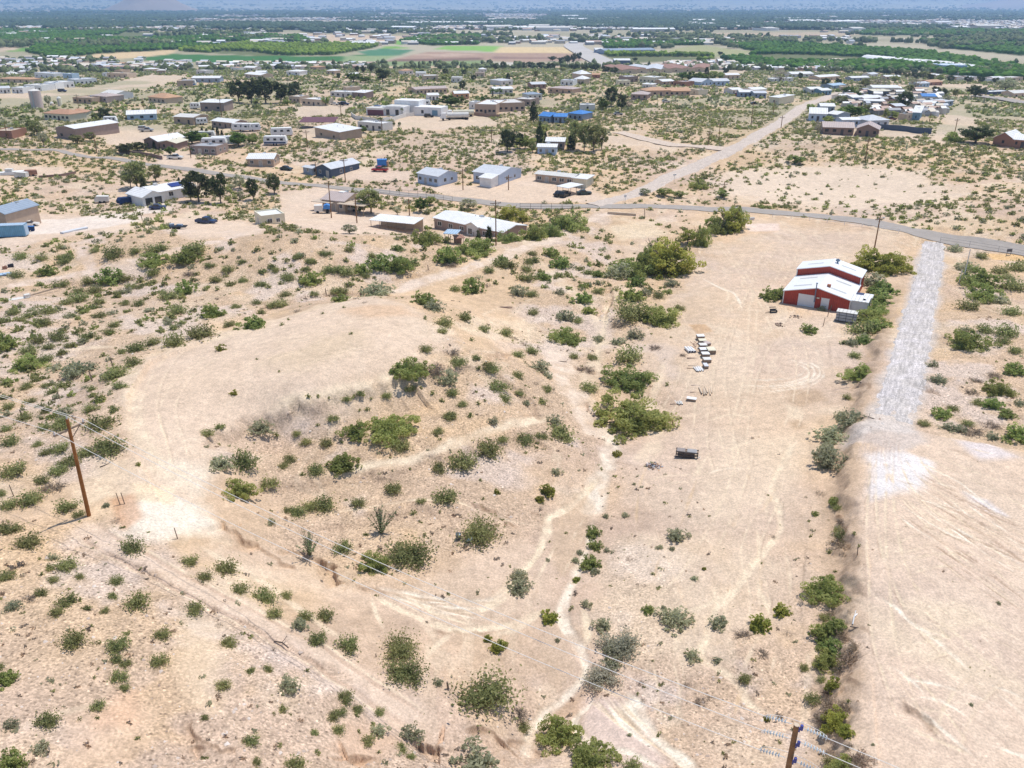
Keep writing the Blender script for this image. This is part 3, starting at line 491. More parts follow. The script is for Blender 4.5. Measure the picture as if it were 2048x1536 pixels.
far_hw = np.stack(at_z(A([1235, 1195, 1165, 1148, 1150, 1165, 1185, 1200]), A([137, 120, 104, 94, 88, 80, 73, 68.]), -12.), -1)
ribbon('highway', smooth_line(far_hw), 32, mat('bleached_highway', (.50, .46, .42), .9, .08, .02), 1.0, 5, 15, label='wide pale highway running off towards the town')
hw2 = np.stack(at_z(A([1950, 1985, 2048, 2150]), A([186, 190, 203, 222.]), 1.), -1); ribbon('side_highway', smooth_line(hw2), 14, asph, .6, 5, 6, label='grey road curving past the far houses')
# ------------------------------------------------------------------ hills beyond the valley
def ridge(name, label, az0, az1, r0, r1, hs, col, seed, n=260, m=40):
    az = np.linspace(R(az0), R(az1), n); v = np.linspace(0, 1, m); AZ, V = np.meshgrid(az, v, indexing='ij'); rad = r0+(r1-r0)*V
    hh = np.interp(AZ, np.linspace(R(az0), R(az1), len(hs)), hs); x = rad*np.sin(AZ); y = rad*np.cos(AZ)
    prof = np.sin(np.pi*np.clip(V, 0, 1))**.8; z = hh*prof*(.6+.55*fbm(x, y, 900, 5, seed)+.25*np.abs(fbm(x, y, 400, 4, seed+3)-.5)*2)
    z0 = base_h(x.ravel(), y.ravel()).reshape(x.shape); z = z0-8+z
    i = np.arange(n*m).reshape(n, m); f = np.stack([i[:-1, :-1], i[:-1, 1:], i[1:, 1:], i[1:, :-1]], -1).reshape(-1, 4)
    mt = mat(name+'_rock', col, .95, .25, .0012); return tag(link(name, mesh_np(name, np.stack([x.ravel(), y.ravel(), z.ravel()], -1), f, mt, True)), label, None, None, 'structure')
ridge('mountain_range', 'hazy blue desert mountains closing off the valley', -62, 62, 17500, 25500, [500, 430, 380, 420, 500, 460, 520, 560, 500, 460, 520, 600, 650, 600], (.30, .25, .22), 3)
ridge('lone_hill', 'lone brown hill rising above the far side of the town', -24.8, -18.6, 9300, 11300, [0, 40, 110, 190, 235, 200, 120, 50, 0], (.36, .26, .20), 8, 90, 40)
ridge('low_mesa', 'long low brown mesa beside the lone hill', -44, -25, 9800, 11800, [90, 75, 95, 60, 40, 20, 0], (.40, .30, .24), 12, 120, 24)
ridge('foothill', 'rocky foothill at the foot of the mountains', 26, 44, 12500, 15500, [0, 120, 220, 150, 260, 200, 240], (.36, .27, .24), 17, 120, 30)
# ------------------------------------------------------------------ plants
def unit(v): return v/(np.linalg.norm(v, axis=-1, keepdims=True)+1e-9)
def leafquads(C, size, rg, up=1.2, asp=1.7):
    n = len(C); N = unit(rg.normal(size=(n, 3))+[0, 0, up]); T = unit(np.cross(N, rg.normal(size=(n, 3)))); B = np.cross(N, T)
    s = (size*rg.uniform(.6, 1.4, n))[:, None]; a = T*s*asp*.5; b = B*s*.5
    V = np.stack([C-a-b*.5, C+a*.2-b, C+a, C-a*.1+b], 1).reshape(-1, 3); return V, np.arange(4*n).reshape(-1, 4)
PAL = {'creosote': ((.160, .185, .070), (.430, .430, .190)), 'mesquite': ((.190, .245, .075), (.430, .475, .170)), 'saltbush': ((.300, .310, .190), (.500, .500, .335)), 'dry': ((.27, .225, .175), (.46, .40, .33)),
       'yellow': ((.250, .280, .055), (.520, .510, .135)), 'palo': ((.330, .350, .070), (.640, .610, .170)), 'wash': ((.275, .325, .100), (.540, .560, .210)), 'dark': ((.055, .080, .032), (.175, .195, .085)), 'green': ((.080, .145, .030), (.250, .320, .085)), 'tan': ((.42, .31, .21), (.62, .50, .37)), 'ocotillo': ((.20, .26, .13), (.36, .42, .24)), 'grey': ((.33, .32, .23), (.50, .48, .38))}
def tones(kind, t):
    g = 1.14 if kind in ('creosote', 'saltbush', 'grey', 'mesquite') else 1.0; a, b = A(PAL[kind][0])*g, A(PAL[kind][1])*g; return np.c_[a+(b-a)*t[:, None], np.ones(len(t))]
FOL = colmat('leaves', .75, .25, 'Col', .6, .18); BARK = mat('grey_brown_bark', (.20, .155, .115), .9, .25, 6)
def bush_mesh(kind, seed, nl, leaf, h, style='spray', bare=.35):
    """unit-wide shrub: foliage mesh and stem mesh"""
    rg = np.random.default_rng(seed); C = []; tn = []; st = MB()
    if style == 'spray':
        ns = 26; az = rg.uniform(0, 6.283, ns); el = np.arccos(rg.uniform(.12, .98, ns)); ln = rg.uniform(.36, .62, ns)
        for k in range(ns):
            d = A([math.sin(el[k])*math.cos(az[k]), math.sin(el[k])*math.sin(az[k]), math.cos(el[k])*h*1.15]); tip = d*ln[k]; mid = tip*.5+[0, 0, .05]
            if k % 2 == 0: st.path([(0, 0, -.04), tuple(mid), tuple(tip)], .006, 3)
            m = nl//ns; t = rg.uniform(bare, 1.05, m)[:, None]; P = (2*(1-t)*t*mid+t*t*tip)+rg.normal(size=(m, 3))*(.028+.085*t)*[1, 1, .8]
            C.append(P); tn.append(np.clip(rg.normal(rg.uniform(.2, .8), .22, m), 0, 1))
    elif style == 'dome':
        nc = 80; d = unit(rg.normal(size=(nc, 3))*[1, 1, .8]+[0, 0, .35]); d[:, 2] = np.abs(d[:, 2]); rad = rg.uniform(.12, .47, nc); cc = d*rad[:, None]*[1, 1, h*1.9]; cc[:, :2] *= 1+.22*np.sin(3*np.arctan2(cc[:, 1:2], cc[:, :1])+seed)
        for k in range(nc):
            m = nl//nc; r = rg.uniform(.04, .11); P = cc[k]+unit(rg.normal(size=(m, 3)))*(r*rg.uniform(.5, 1.15, m)**.5)[:, None]*[1, 1, .75]; P[:, 2] = np.abs(P[:, 2]); C.append(P); tn.append(np.clip(rg.normal(rg.uniform(.15, .85), .2, m), 0, 1))
            if k % 6 == 0: st.path([(0, 0, -.04), tuple(cc[k]*.5+[0, 0, .04]), tuple(cc[k])], .009, 3)
    elif style == 'twig':
        ns = 60; az = rg.uniform(0, 6.283, ns); el = np.arccos(rg.uniform(.02, .9, ns))
        for k in range(ns):
            d = A([math.sin(el[k])*math.cos(az[k]), math.sin(el[k])*math.sin(az[k]), math.cos(el[k])*h*1.2])*rg.uniform(.3, .55); o = rg.normal(size=3)*[.08, .08, 0]
            st.path([tuple(o), tuple(o+d*.5+rg.normal(size=3)*.03), tuple(o+d)], .005, 3)
            for _ in range(2): st.path([tuple(o+d*.5), tuple(o+d*.8+rg.normal(size=3)*.09)], .0035, 3)
            m = nl//ns; C.append(o+d*rg.uniform(.4, 1.1, m)[:, None]+rg.normal(size=(m, 3))*.035); tn.append(rg.uniform(0, 1, m))
    elif style == 'ocotillo':
        ns = 30; az = rg.uniform(0, 6.283, ns); el = rg.uniform(.05, .62, ns)
        for k in range(ns):
            l = rg.uniform(.7, 1.15)*h; d = A([math.sin(el[k])*math.cos(az[k]), math.sin(el[k])*math.sin(az[k]), math.cos(el[k])])*l; mid = d*.5+[0, 0, -.0]+A([d[0], d[1], 0])*-.1
            st.path([(0, 0, -.03), tuple(mid), tuple(d)], .007, 4); m = nl//ns; t = rg.uniform(.08, .95, m)[:, None]; C.append(2*(1-t)*t*mid+t*t*d+rg.normal(size=(m, 3))*.018); tn.append(rg.uniform(0, 1, m))
    C = np.concatenate(C); tn = np.concatenate(tn); C[:, 2] = np.maximum(C[:, 2], .015); V, Fq = leafquads(C, leaf, rg)
    m = mesh_np(kind+'_foliage', V, Fq, FOL, False, {'Col': ('FLOAT_COLOR', tones(kind, np.repeat(tn, 4)))})
    return m, (st.mesh(kind+'_stems', BARK) if st.v else None)
VAR = {}
def variants(key, kind, n, nl, leaf, h, style, bare=.35):
    VAR[key] = [bush_mesh(kind, 100+hash(key) % 1 + 13*i+sum(map(ord, key)), nl, leaf, h, style, bare) for i in range(n)]
variants('C', 'creosote', 6, 900, .046, .62, 'spray'); variants('Cs', 'creosote', 4, 420, .085, .6, 'spray'); variants('Cb', 'creosote', 3, 2300, .032, .66, 'spray', .3)
variants('M', 'mesquite', 4, 1700, .044, .50, 'dome'); variants('Mb', 'wash', 3, 7500, .022, .42, 'dome'); variants('G', 'saltbush', 4, 1100, .046, .5, 'dome'); variants('Gs', 'saltbush', 3, 420, .08, .5, 'dome')
variants('Y', 'yellow', 3, 1300, .06, .62, 'dome'); variants('Yb', 'palo', 3, 8500, .022, .60, 'dome'); variants('D', 'dry', 3, 420, .03, .40, 'twig'); variants('T', 'tan', 3, 500, .035, .35, 'twig'); variants('O', 'ocotillo', 2, 700, .04, 1.1, 'ocotillo'); variants('S', 'grey', 3, 2400, .035, .5, 'spray', .25)
KN = {'C': ('creosote_bush', 'creosote bush', 'olive creosote bush'), 'M': ('mesquite_bush', 'mesquite', 'bright green mesquite'), 'G': ('saltbush', 'saltbush', 'grey green saltbush'), 'Y': ('rounded_bush', 'bush', 'dense yellow green rounded bush'),
      'D': ('dry_bush', 'dry bush', 'bare grey twiggy bush'), 'T': ('brush_heap', 'brush heap', 'heap of dry tan cut branches'), 'O': ('ocotillo', 'ocotillo', 'spiky ocotillo with whip like stems'), 'S': ('saltbush', 'saltbush', 'large pale grey leaved bush')}
ZONES = [("130,1040 900,1475 905,1700 -400,1700 -400,1040", 'on the stony slope below the two rut track'), ("-200,830 265,830 265,1045 -200,1045", 'around the tall brown power pole'), ("130,1040 420,1020 720,1165 1000,1300 1010,1500 900,1475", 'between the two rut track and the wash fans'),
 ("400,790 1140,790 1170,885 980,960 560,1010 400,1010", 'on the stony bank below the graded pad'), ("520,1000 1060,955 1090,1130 900,1150 560,1140", 'on the flat shelf above the sandy wash fans'), ("1000,900 1265,880 1290,1330 1270,1500 1000,1600 980,1150", 'along the pale sandy wash'),
 ("1265,880 1605,880 1600,1540 1255,1540", 'on the open runoff flat beside the wash'), ("1600,700 1800,690 1745,900 1745,1600 1590,1600", 'along the embankment edge of the plateau'), ("1800,480 2200,500 2200,910 1820,870", 'in the open desert past the gravel driveway'), ("1745,860 2300,900 2300,1700 1745,1700", 'on the rutted bare plateau'),
 ("1690,480 1830,480 1790,700 1680,700", 'in the thicket behind the red barn'), ("1160,400 1430,400 1430,640 1350,800 1350,860 1150,860", 'in the green thicket at the head of the wash'), ("1430,500 1690,500 1690,700 1430,700", 'beside the red barn'), ("1010,480 1215,480 1215,840 1130,860 1090,690 1010,640", 'on the sandy flat beside the wash head'),
 ("420,560 900,560 1110,700 1110,800 400,830", 'around the rim of the graded pad'), ("-200,560 450,560 450,830 -200,830", 'in the scrub desert beside the graded pad'), ("-400,300 3000,300 3000,700 -400,700", 'on the ridge in front of the houses')]
ZP = [(A([[float(v) for v in t.split(',')] for t in s.split()]), n) for s, n in ZONES]
NB = [0]; BUSH = []
def bush(px, py, wpx, k='C', label=None):
    NB[0] += 1; rg = random.Random(int(px*7919+py*104729+wpx)); x, y = hit([px], [py-wpx*.13], H); x = x[0]; y = y[0]; z = H(x, y)[0]
    wd = wpx*(y*CP+(CAMZ-z)*SP)/F*(1.16 if k in 'CGD' else 1.28)
    key = k
    if k == 'C': key = 'Cs' if wpx < 20 else ('Cb' if wpx > 62 else 'C')
    if k == 'G' and wpx < 20: key = 'Gs'
    if k == 'M' and wpx > 55: key = 'Mb'
    if k == 'Y' and wpx > 50: key = 'Yb'
    if k == 'D' and wpx > 55: key = 'S'
    fm, sm_ = rg.choice(VAR[key]); nm, cat, adj = KN[k if key != 'S' else 'S']; zone = 'on the desert ground'
    for P, n in ZP:
        if inpoly(P, A([px]), A([py]))[0]: zone = n; break
    o = link(nm, fm, None, (x, y, z-.03*wd), rg.uniform(0, 6.28)); hs = rg.uniform(.85, 1.12); o.scale = (wd*rg.uniform(.92, 1.08), wd*rg.uniform(.85, 1.1), wd*hs)
    if sm_ and wpx > 24: link('stems', sm_, o)
    size = '' if key == 'S' else ('tiny ' if wpx < 15 else 'small ' if wpx < 27 else 'full ' if wpx < 50 else 'large ')
    if label: tag(o, label, cat)
    else: o['category'] = cat; BUSH.append((o, px, py, wpx, size+adj, zone))
    return o
BL = """27,1219,32G 55,1205,30D 81,1192,28 138,1213,42 160,1203,14 115,1230,28 175,1220,16 209,1226,20 231,1170,28 228,1196,20 273,1218,50 387,1228,40 482,1187,38 325,1276,36 455,1292,32 438,1254,18D 145,1294,50 238,1300,46 184,1254,10 232,1326,28 252,1334,24
320,1330,38 196,1340,8 189,1357,10 236,1362,36 250,1380,22 500,1346,18 445,1377,32 194,1420,30 195,1438,12 98,1450,44 411,1438,16 12,1372,50M 0,1340,20 22,1455,30G 80,1507,40G 25,1536,55M 62,1530,22D 503,1490,34 512,1528,20 275,1480,14
532,1205,46 573,1198,24 547,1234,32 612,1242,32 649,1242,38 600,1258,38G 637,1287,38 695,1302,50 797,1312,68 812,1360,76 876,1370,24G 976,1282,16Y 1000,1300,26Y 988,1303,20Y 716,1325,6 545,1302,16D 536,1344,22 614,1344,14 577,1382,46G
689,1402,34 713,1424,26 714,1434,14 681,1430,24 665,1440,26 678,1466,26 565,1423,18 628,1470,16 760,1430,24 760,1472,38G 735,1490,30 822,1480,50G 805,1500,24 718,1466,12 633,1505,12 592,1540,42 950,1545,95G 921,1412,16 757,1507,12 822,1517,20
1038,1160,36G 1038,1185,44G 1153,1164,16Y 1173,1215,26G 1203,1258,38G 1115,1283,12G 1236,1302,66D 1219,1306,28G 1226,1335,42G 1208,1370,60D 1352,1252,66G 1296,1225,24M 1327,1217,10G 1436,1256,44G 1488,1278,36D 1522,1258,42Y 1510,1263,20Y
1384,1322,38G 1433,1325,18G 1524,1312,28D 1489,1363,28 1476,1366,20D 1283,1370,20D 1275,1390,10 1288,1403,14D 1315,1383,8 1376,1375,22D 1400,1408,28D 1421,1400,22D 1305,1323,8 1260,1472,10G 1265,1545,40 1035,1437,40D 1047,1462,28 1409,1484,5 1534,1442,14Y
1564,1230,32Y 1645,1278,50M 1609,1340,22 1577,1272,20D 1668,1380,36Y 1642,1365,20 1627,1408,32 1697,1405,12 1672,1465,58Y 1690,1550,60M 1746,1491,8G 1942,1411,9G 1997,1208,10G 1940,1336,5 1969,1342,4 1980,1353,4 1960,1283,7D 1706,1328,55T 1665,1425,50T 1725,1530,50T 1660,1337,60M
21,893,34 14,864,24 88,862,26 130,860,50 52,843,30 200,860,56 76,893,20 93,910,22 120,905,38 143,930,40 173,912,36 222,910,62 27,952,50 115,950,36 82,968,30 105,985,50D 65,1008,46 18,1018,36 2,993,20 40,1010,14 135,1023,40 158,1034,24
212,1015,16G 230,1045,24D 20,1066,46 60,1097,46 267,1107,48 105,1120,22G 136,1143,46 101,1140,18 108,1164,24 83,1152,14 161,1158,20 14,1162,36 381,1130,36 410,1162,32 453,1150,48 414,873,26 440,858,18 412,898,16G 440,940,48G 490,940,58 475,998,66M 518,868,50G 277,932,10Y
583,842,14D 664,842,26 636,852,10 554,874,16 595,872,20 614,890,24 652,894,28 710,877,56M 802,902,36 684,887,12 579,925,28 566,937,20 634,948,36 606,952,14 759,903,20D 837,884,12D 877,868,24 900,840,28 881,943,32 922,938,54 975,915,58 1006,885,24 987,848,26G
940,835,16 787,988,34 716,1015,32 692,1002,10 842,1005,20 889,1008,46 827,1030,16 820,940,8 961,963,10 994,987,13Y 575,1025,20 597,1033,32 620,1022,36 652,1022,44 542,1050,22G 684,1105,40 732,1072,14 745,1140,64M 755,1146,14G 860,1118,10 880,1025,8 534,975,40 966,1000,10
1048,886,36 1081,878,24 1128,880,56 1109,850,36G 1235,914,18Y 1114,950,24G 1096,990,30Y 1079,1004,17Y 1268,970,8G 1188,1074,36M 1190,1098,26M 1214,1104,14G 1250,1034,15G 1211,1036,14G 1356,1082,46G 1160,1108,14G 1151,1125,18G 1181,1135,38M 1189,1148,20G 1319,1098,15G 1345,1101,14G
1390,1160,15G 1289,1173,10D 1275,1170,9D 1408,1140,9Y 1260,1120,18D 1132,1068,9 1099,1085,8 1379,1035,8 1523,1128,7 1306,1150,10 1662,885,62G 1700,852,56G 1650,905,34G 1668,1010,28M 1630,1031,14M 1690,1085,48T 1684,1078,30 1708,1070,12 1718,1095,12 1670,1145,10
1846,852,24 1884,838,36M 1935,852,24 1985,857,34D 1898,862,30G 1920,866,26G 1943,872,44D 1985,880,26G 2036,882,50M 2014,835,30M 1545,1075,14D 1735,545,70Y 1785,550,60Y 1745,575,50G 1768,590,50M 1755,610,50M 1752,632,56M 1740,650,56M 1722,672,50 1727,680,24G 1702,692,30G
1560,600,40M 1540,602,40M 1618,668,32M 1690,612,40M 1644,623,18G 1685,690,16 1717,765,60M 1930,545,46G 1910,505,30G 1963,520,26 1995,550,36 2013,560,24 2040,545,50 1955,577,68M 1970,605,62M 1936,622,40 2000,612,44G 2030,585,50 2020,633,36 1930,665,24G 1972,668,36 2010,676,50 1940,700,78M
2005,690,30 2030,708,28 1865,735,26G 2030,750,42M 1877,767,34G 1990,757,30D 1950,766,28D 1995,790,56M 1943,790,26D 1985,818,40M 1957,812,26 2040,812,24G 1906,823,22 1265,555,80M 1240,560,60G 1343,576,36G 1272,575,36M 1290,594,30G 1318,597,26 1262,605,48M 1265,648,76
1357,622,24 1236,657,34D 1195,588,24 1178,575,18G 1196,555,24M 1177,550,18 1207,568,12 1173,520,10 1221,532,12 1102,515,32M 1120,538,40M 1086,562,30M 1052,562,34 1065,512,20 1032,518,14 1065,530,30 1055,545,26 1116,555,18 1038,594,40G 1062,594,24 1120,590,22G 1135,597,12 1165,608,42M
1177,628,24M 1133,643,42G 1155,647,20 1065,631,24 1127,686,58M 1145,690,30M 1197,684,26G 1238,690,30G 1270,678,36G 1147,718,20 1184,720,22 1172,745,34D 1255,727,60 1177,785,38 1342,676,6 1310,700,26D 1334,772,14 1034,715,26 1047,693,22D 1064,710,28 1077,745,46G 1095,757,24G 1094,783,24
1036,757,24 1072,770,18D 1040,792,20 1052,810,18G 1084,808,18 1026,680,20D 752,597,60G 683,608,32M 652,512,28 697,505,22 692,525,16 745,517,20 794,502,22M 620,528,20 595,518,18 85,522,26 103,504,12 133,527,34 43,520,28 95,553,38M 35,557,26 228,520,42 190,506,20 272,508,24 327,502,24 308,508,36
310,535,56M 370,527,50M 390,510,50 422,535,22 452,518,14 484,528,18 178,570,28 222,567,46M 250,562,34 305,553,26 306,568,18 372,590,42M 335,602,38 380,553,28D 434,566,26 455,545,24 486,565,20 435,582,16 461,573,18 410,583,14 358,632,38 367,607,16 471,618,20 425,640,50M 460,655,26 505,662,52M
80,574,18 118,578,34 135,592,16 158,588,24 187,590,36 283,577,20 262,580,26 240,590,20 252,612,20 279,612,22 198,610,26 155,608,40 130,612,24 185,620,20 27,632,24 100,630,34 62,635,30 44,645,22 83,655,34 141,638,24 155,641,12 200,637,26 5,650,26 230,655,22 283,654,16 306,644,16 218,670,24
177,682,34 197,680,16 65,667,16 43,662,12 322,667,14 348,660,18 365,650,18 402,680,52 308,692,30 348,695,46 12,700,50M 117,683,34 141,697,24 76,688,28 100,700,26 272,708,40 244,708,18 208,715,16 125,710,18 60,708,36 441,703,20Y 58,742,60M 95,725,28 150,755,56G 178,742,30G 268,735,36 230,760,46 244,778,30
221,785,10 9,772,20 54,778,26 93,775,18 126,776,24 72,765,18 26,785,14 104,790,22 62,808,22 86,803,9 183,783,18 185,795,18 18,820,26 182,825,32 90,828,20 133,835,40G 229,823,18 2,800,10 467,790,15Y 550,522,16 594,518,20 622,528,20 583,535,14 526,547,18 543,538,18 552,545,20 568,542,14 593,547,14
612,542,18 667,545,30 652,548,20 578,562,32 622,570,46M 690,552,34 724,548,34M 730,557,20 762,540,50M 794,545,56M 826,538,40 868,523,16 895,528,54M 950,515,70M 922,503,24 708,562,16 718,563,14 522,575,24 515,572,14 562,570,14 537,578,16 573,595,26 597,583,14 670,587,26 700,573,18 687,590,26 627,592,20
563,618,34 545,617,22 515,610,20 522,630,18 712,602,14D 897,535,34D 912,583,24 945,588,44M 970,575,24D 991,570,16 1004,527,26M 1002,535,34 1015,540,36 977,547,24 847,615,48M 868,625,40G 886,655,38 884,668,22 850,640,14 928,643,32 967,665,26 943,683,14 1010,673,28 822,755,70M 805,748,40M 853,705,30 868,750,50D
895,770,50G 902,712,36D 915,730,30 952,720,18 957,740,14 975,735,24 985,745,26 820,782,26 771,782,20 842,778,10 865,790,16 904,792,26 884,805,14 925,813,20 957,810,14 994,780,40 1010,805,28 970,803,10 617,796,15 636,796,12 657,791,9 688,793,22 707,797,14 720,799,18 743,800,9 719,823,10 735,822,14
514,720,8 558,745,8 702,670,11 645,629,9 688,617,9 564,652,12 595,627,22D 730,608,12D 577,641,9 900,838,24 940,835,16 692,940,50M 675,942,40M"""
BL += " 1672,1020,20 1680,1035,16T 1684,1050,26D 1692,1062,24T 1676,1066,22 1700,1095,18T 1690,1112,22D 1650,1242,24 1665,1232,26D 1672,1262,40M 1690,1278,34T 1648,1297,34M 1668,1307,44M 1715,1302,36T 1640,1326,24 1682,1347,34D 1655,1390,26T 1660,1410,30D 1690,1417,30T 1640,1440,26D 1655,1456,36T 1692,1472,30Y 1700,1500,30D 1665,1502,24D 1712,1545,44T 1660,1530,30 1700,1226,18D 1758,662,40M 1728,690,34M 1708,716,24 1700,740,20D 1695,800,20 1680,840,30G 1642,915,26G 1640,990,20D 1660,1108,16 1655,1180,18D"
SPECIAL = [(963, 1418, 106, 'C', 'biggest olive bush on the near slope, standing above an eroded bank'), (1258, 862, 142, 'M', 'widest bush in the wash, spreading low just above the sandy fork'), (1255, 780, 95, 'M', 'dark green mesquite just behind the widest bush in the wash'), (785, 872, 86, 'M', 'dark spreading mesquite on the stony bank, its bare branches showing'),
 (1118, 1492, 88, 'M', 'sprawling olive bush beside the wash crossing at the near edge'), (1186, 1535, 92, 'M', 'sprawling olive bush at the near edge, paired with another behind it'), (822, 1125, 80, 'C', 'broad olive creosote bush beside the ocotillo'), (957, 1080, 72, 'C', 'olive creosote bush standing over two small metal bins'),
 (1665, 1203, 84, 'M', 'dense dark green bush on the embankment, largest along that edge'), (1325, 652, 78, 'M', 'rounded green mesquite at the yard edge of the thicket'), (1660, 942, 78, 'G', 'grey green saltbush low on the embankment just past the driveway end'),
 (762, 1072, 44, 'O', 'spiky ocotillo standing alone on the open shelf'), (620, 1116, 42, 'O', 'spiky ocotillo growing on the lip of the eroded cut'), (1097, 1242, 31, 'Y', 'single dense green ball shaped bush on the sand beside the wash')]
BLs = sorted(BL.split(), key=lambda t: -float(t.split(',')[2].rstrip('CMGYDTO'))); nC = 0; TINYB = []
for t in BLs:
    a, b, c = t.split(','); k = c[-1] if c[-1].isalpha() else 'C'; nC += k == 'C'
    if k == 'C' and nC > 292: TINYB.append((float(a), float(b), float(c))); continue
    bush(float(a), float(b), float(c.rstrip('CMGYDTO')), k)
for a in SPECIAL: bush(*a)
# ---- distant scrub: thousands of low bushes nobody could count
def tmpl(nl, leaf, seed, h=.6):
    rg = np.random.default_rng(seed); d = unit(rg.normal(size=(nl, 3))+[0, 0, .3]); d[:, 2] = np.abs(d[:, 2]); C = d*rg.uniform(.05, .46, nl)[:, None]*[1, 1, h*1.6]; V, f = leafquads(C, leaf, rg, .8, 1.3); return V, f, np.repeat(rg.uniform(0, 1, nl), 4)
EXC = [A([[float(v) for v in t.split(',')] for t in s.split()]) for s in YARDS+["1380,430 1500,425 1800,455 1900,480 2048,500 2100,560 1760,880 1300,930 1250,700 1380,560", "430,560 2300,620 2300,1700 430,1700", "-200,840 500,840 500,1700 -200,1700", "240,700 460,620 460,900 240,900", "1190,430 1300,440 1340,480 1240,490"]]
TINY = EXC[10]
def seedlings():
    V0, f0, tn = tmpl(60, .15, 77); VV = []; FF = []; CC = []
    for i, (px, py, wp) in enumerate(TINYB):
        x, y, z = G(px, py-wp*.13); w_ = wp*(y*CP+(CAMZ-z)*SP)/F*1.15; a = i*2.4; c, s_ = math.cos(a), math.sin(a)
        VV.append(np.stack([(V0[:, 0]*c-V0[:, 1]*s_)*w_+x, (V0[:, 0]*s_+V0[:, 1]*c)*w_+y, V0[:, 2]*w_+z], -1)); FF.append(f0+i*len(V0)); CC.append(tones('creosote', tn))
    tag(link('small_bushes', mesh_np('small_bushes', np.concatenate(VV), np.concatenate(FF), FOL, False, {'Col': ('FLOAT_COLOR', np.concatenate(CC))})), 'smallest creosote seedlings dotted between the larger bushes', None, None, 'stuff')
seedlings()
def scatter(name, label, n, r0, r1, tm, wmin, wmax, kinds, dens, minr=0):
    u = rng.random(n*3); r = np.sqrt(r0*r0+u*(r1*r1-r0*r0)); t = rng.uniform(R(-44), R(44), n*3); x = r*np.sin(t); y = r*np.cos(t); z = H(x, y); px, py = proj(x, y, z)
    keep = rng.random(n*3) < dens(x, y, px, py)
    for P in EXC: keep &= ~(inpoly(P, px, py) & (P is not TINY or rng.random(n*3) < .8))
    for P_, w_ in ((RD1, 2.6), (RD2, 4.5), (RD3, 4), (DW, 7), (hw2, 12)):
        d = np.full(len(x), 1e9)
        for a, b in zip(P_[:-1], P_[1:]):
            v = b-a; tt = np.clip(((x-a[0])*v[0]+(y-a[1])*v[1])/(v@v+1e-9), 0, 1); d = np.minimum(d, np.hypot(x-a[0]-tt*v[0], y-a[1]-tt*v[1]))
        keep &= d > w_
    for P_, w_ in (("0,575 80,562 180,545 290,522 360,502 440,482 500,466", 4), ("1250,425 1180,440 1100,480 1000,515 900,545 820,572", 5)):
        P_ = polyw(P_)
        for a, b in zip(P_[:-1], P_[1:]):
            v = b-a; tt = np.clip(((x-a[0])*v[0]+(y-a[1])*v[1])/(v@v+1e-9), 0, 1); keep &= np.hypot(x-a[0]-tt*v[0], y-a[1]-tt*v[1]) > w_
    for bx, by, br in FOOT: keep &= np.hypot(x-bx, y-by) > br
    x, y, z = x[keep][:n], y[keep][:n], z[keep][:n]; m = len(x); w_ = wmin+(wmax-wmin)*rng.random(m)**1.8; a = rng.uniform(0, 6.28, m); c, s = np.cos(a), np.sin(a); VV = []; FF = []; CC = []; b = 0; which = rng.integers(0, len(tm), m); kk = rng.integers(0, len(kinds), m)
    for k, (V, f, tn) in enumerate(tm):
        for q, kind in enumerate(kinds):
            I = np.nonzero((which == k) & (kk == q))[0]
            if len(I) == 0: continue
            W = w_[I][:, None]; vx = (V[None, :, 0]*c[I][:, None]-V[None, :, 1]*s[I][:, None])*W+x[I][:, None]; vy = (V[None, :, 0]*s[I][:, None]+V[None, :, 1]*c[I][:, None])*W+y[I][:, None]; vz = V[None, :, 2]*W*rng.uniform(.8, 1.2, len(I))[:, None]+z[I][:, None]
            VV.append(np.stack([vx, vy, vz], -1).reshape(-1, 3)); FF.append((f[None]+(np.arange(len(I))*len(V))[:, None, None]+b).reshape(-1, f.shape[1])); CC.append((tones(kind, np.tile(tn, len(I)))*np.repeat(np.r_[rng.uniform(.8, 1.25, len(I))], len(V))[:, None])); b += len(I)*len(V)
    if VV: tag(link(name, mesh_np(name, np.concatenate(VV), np.concatenate(FF), FOL, False, {'Col': ('FLOAT_COLOR', np.concatenate(CC))})), label, None, None, 'stuff')
    print(name, m)
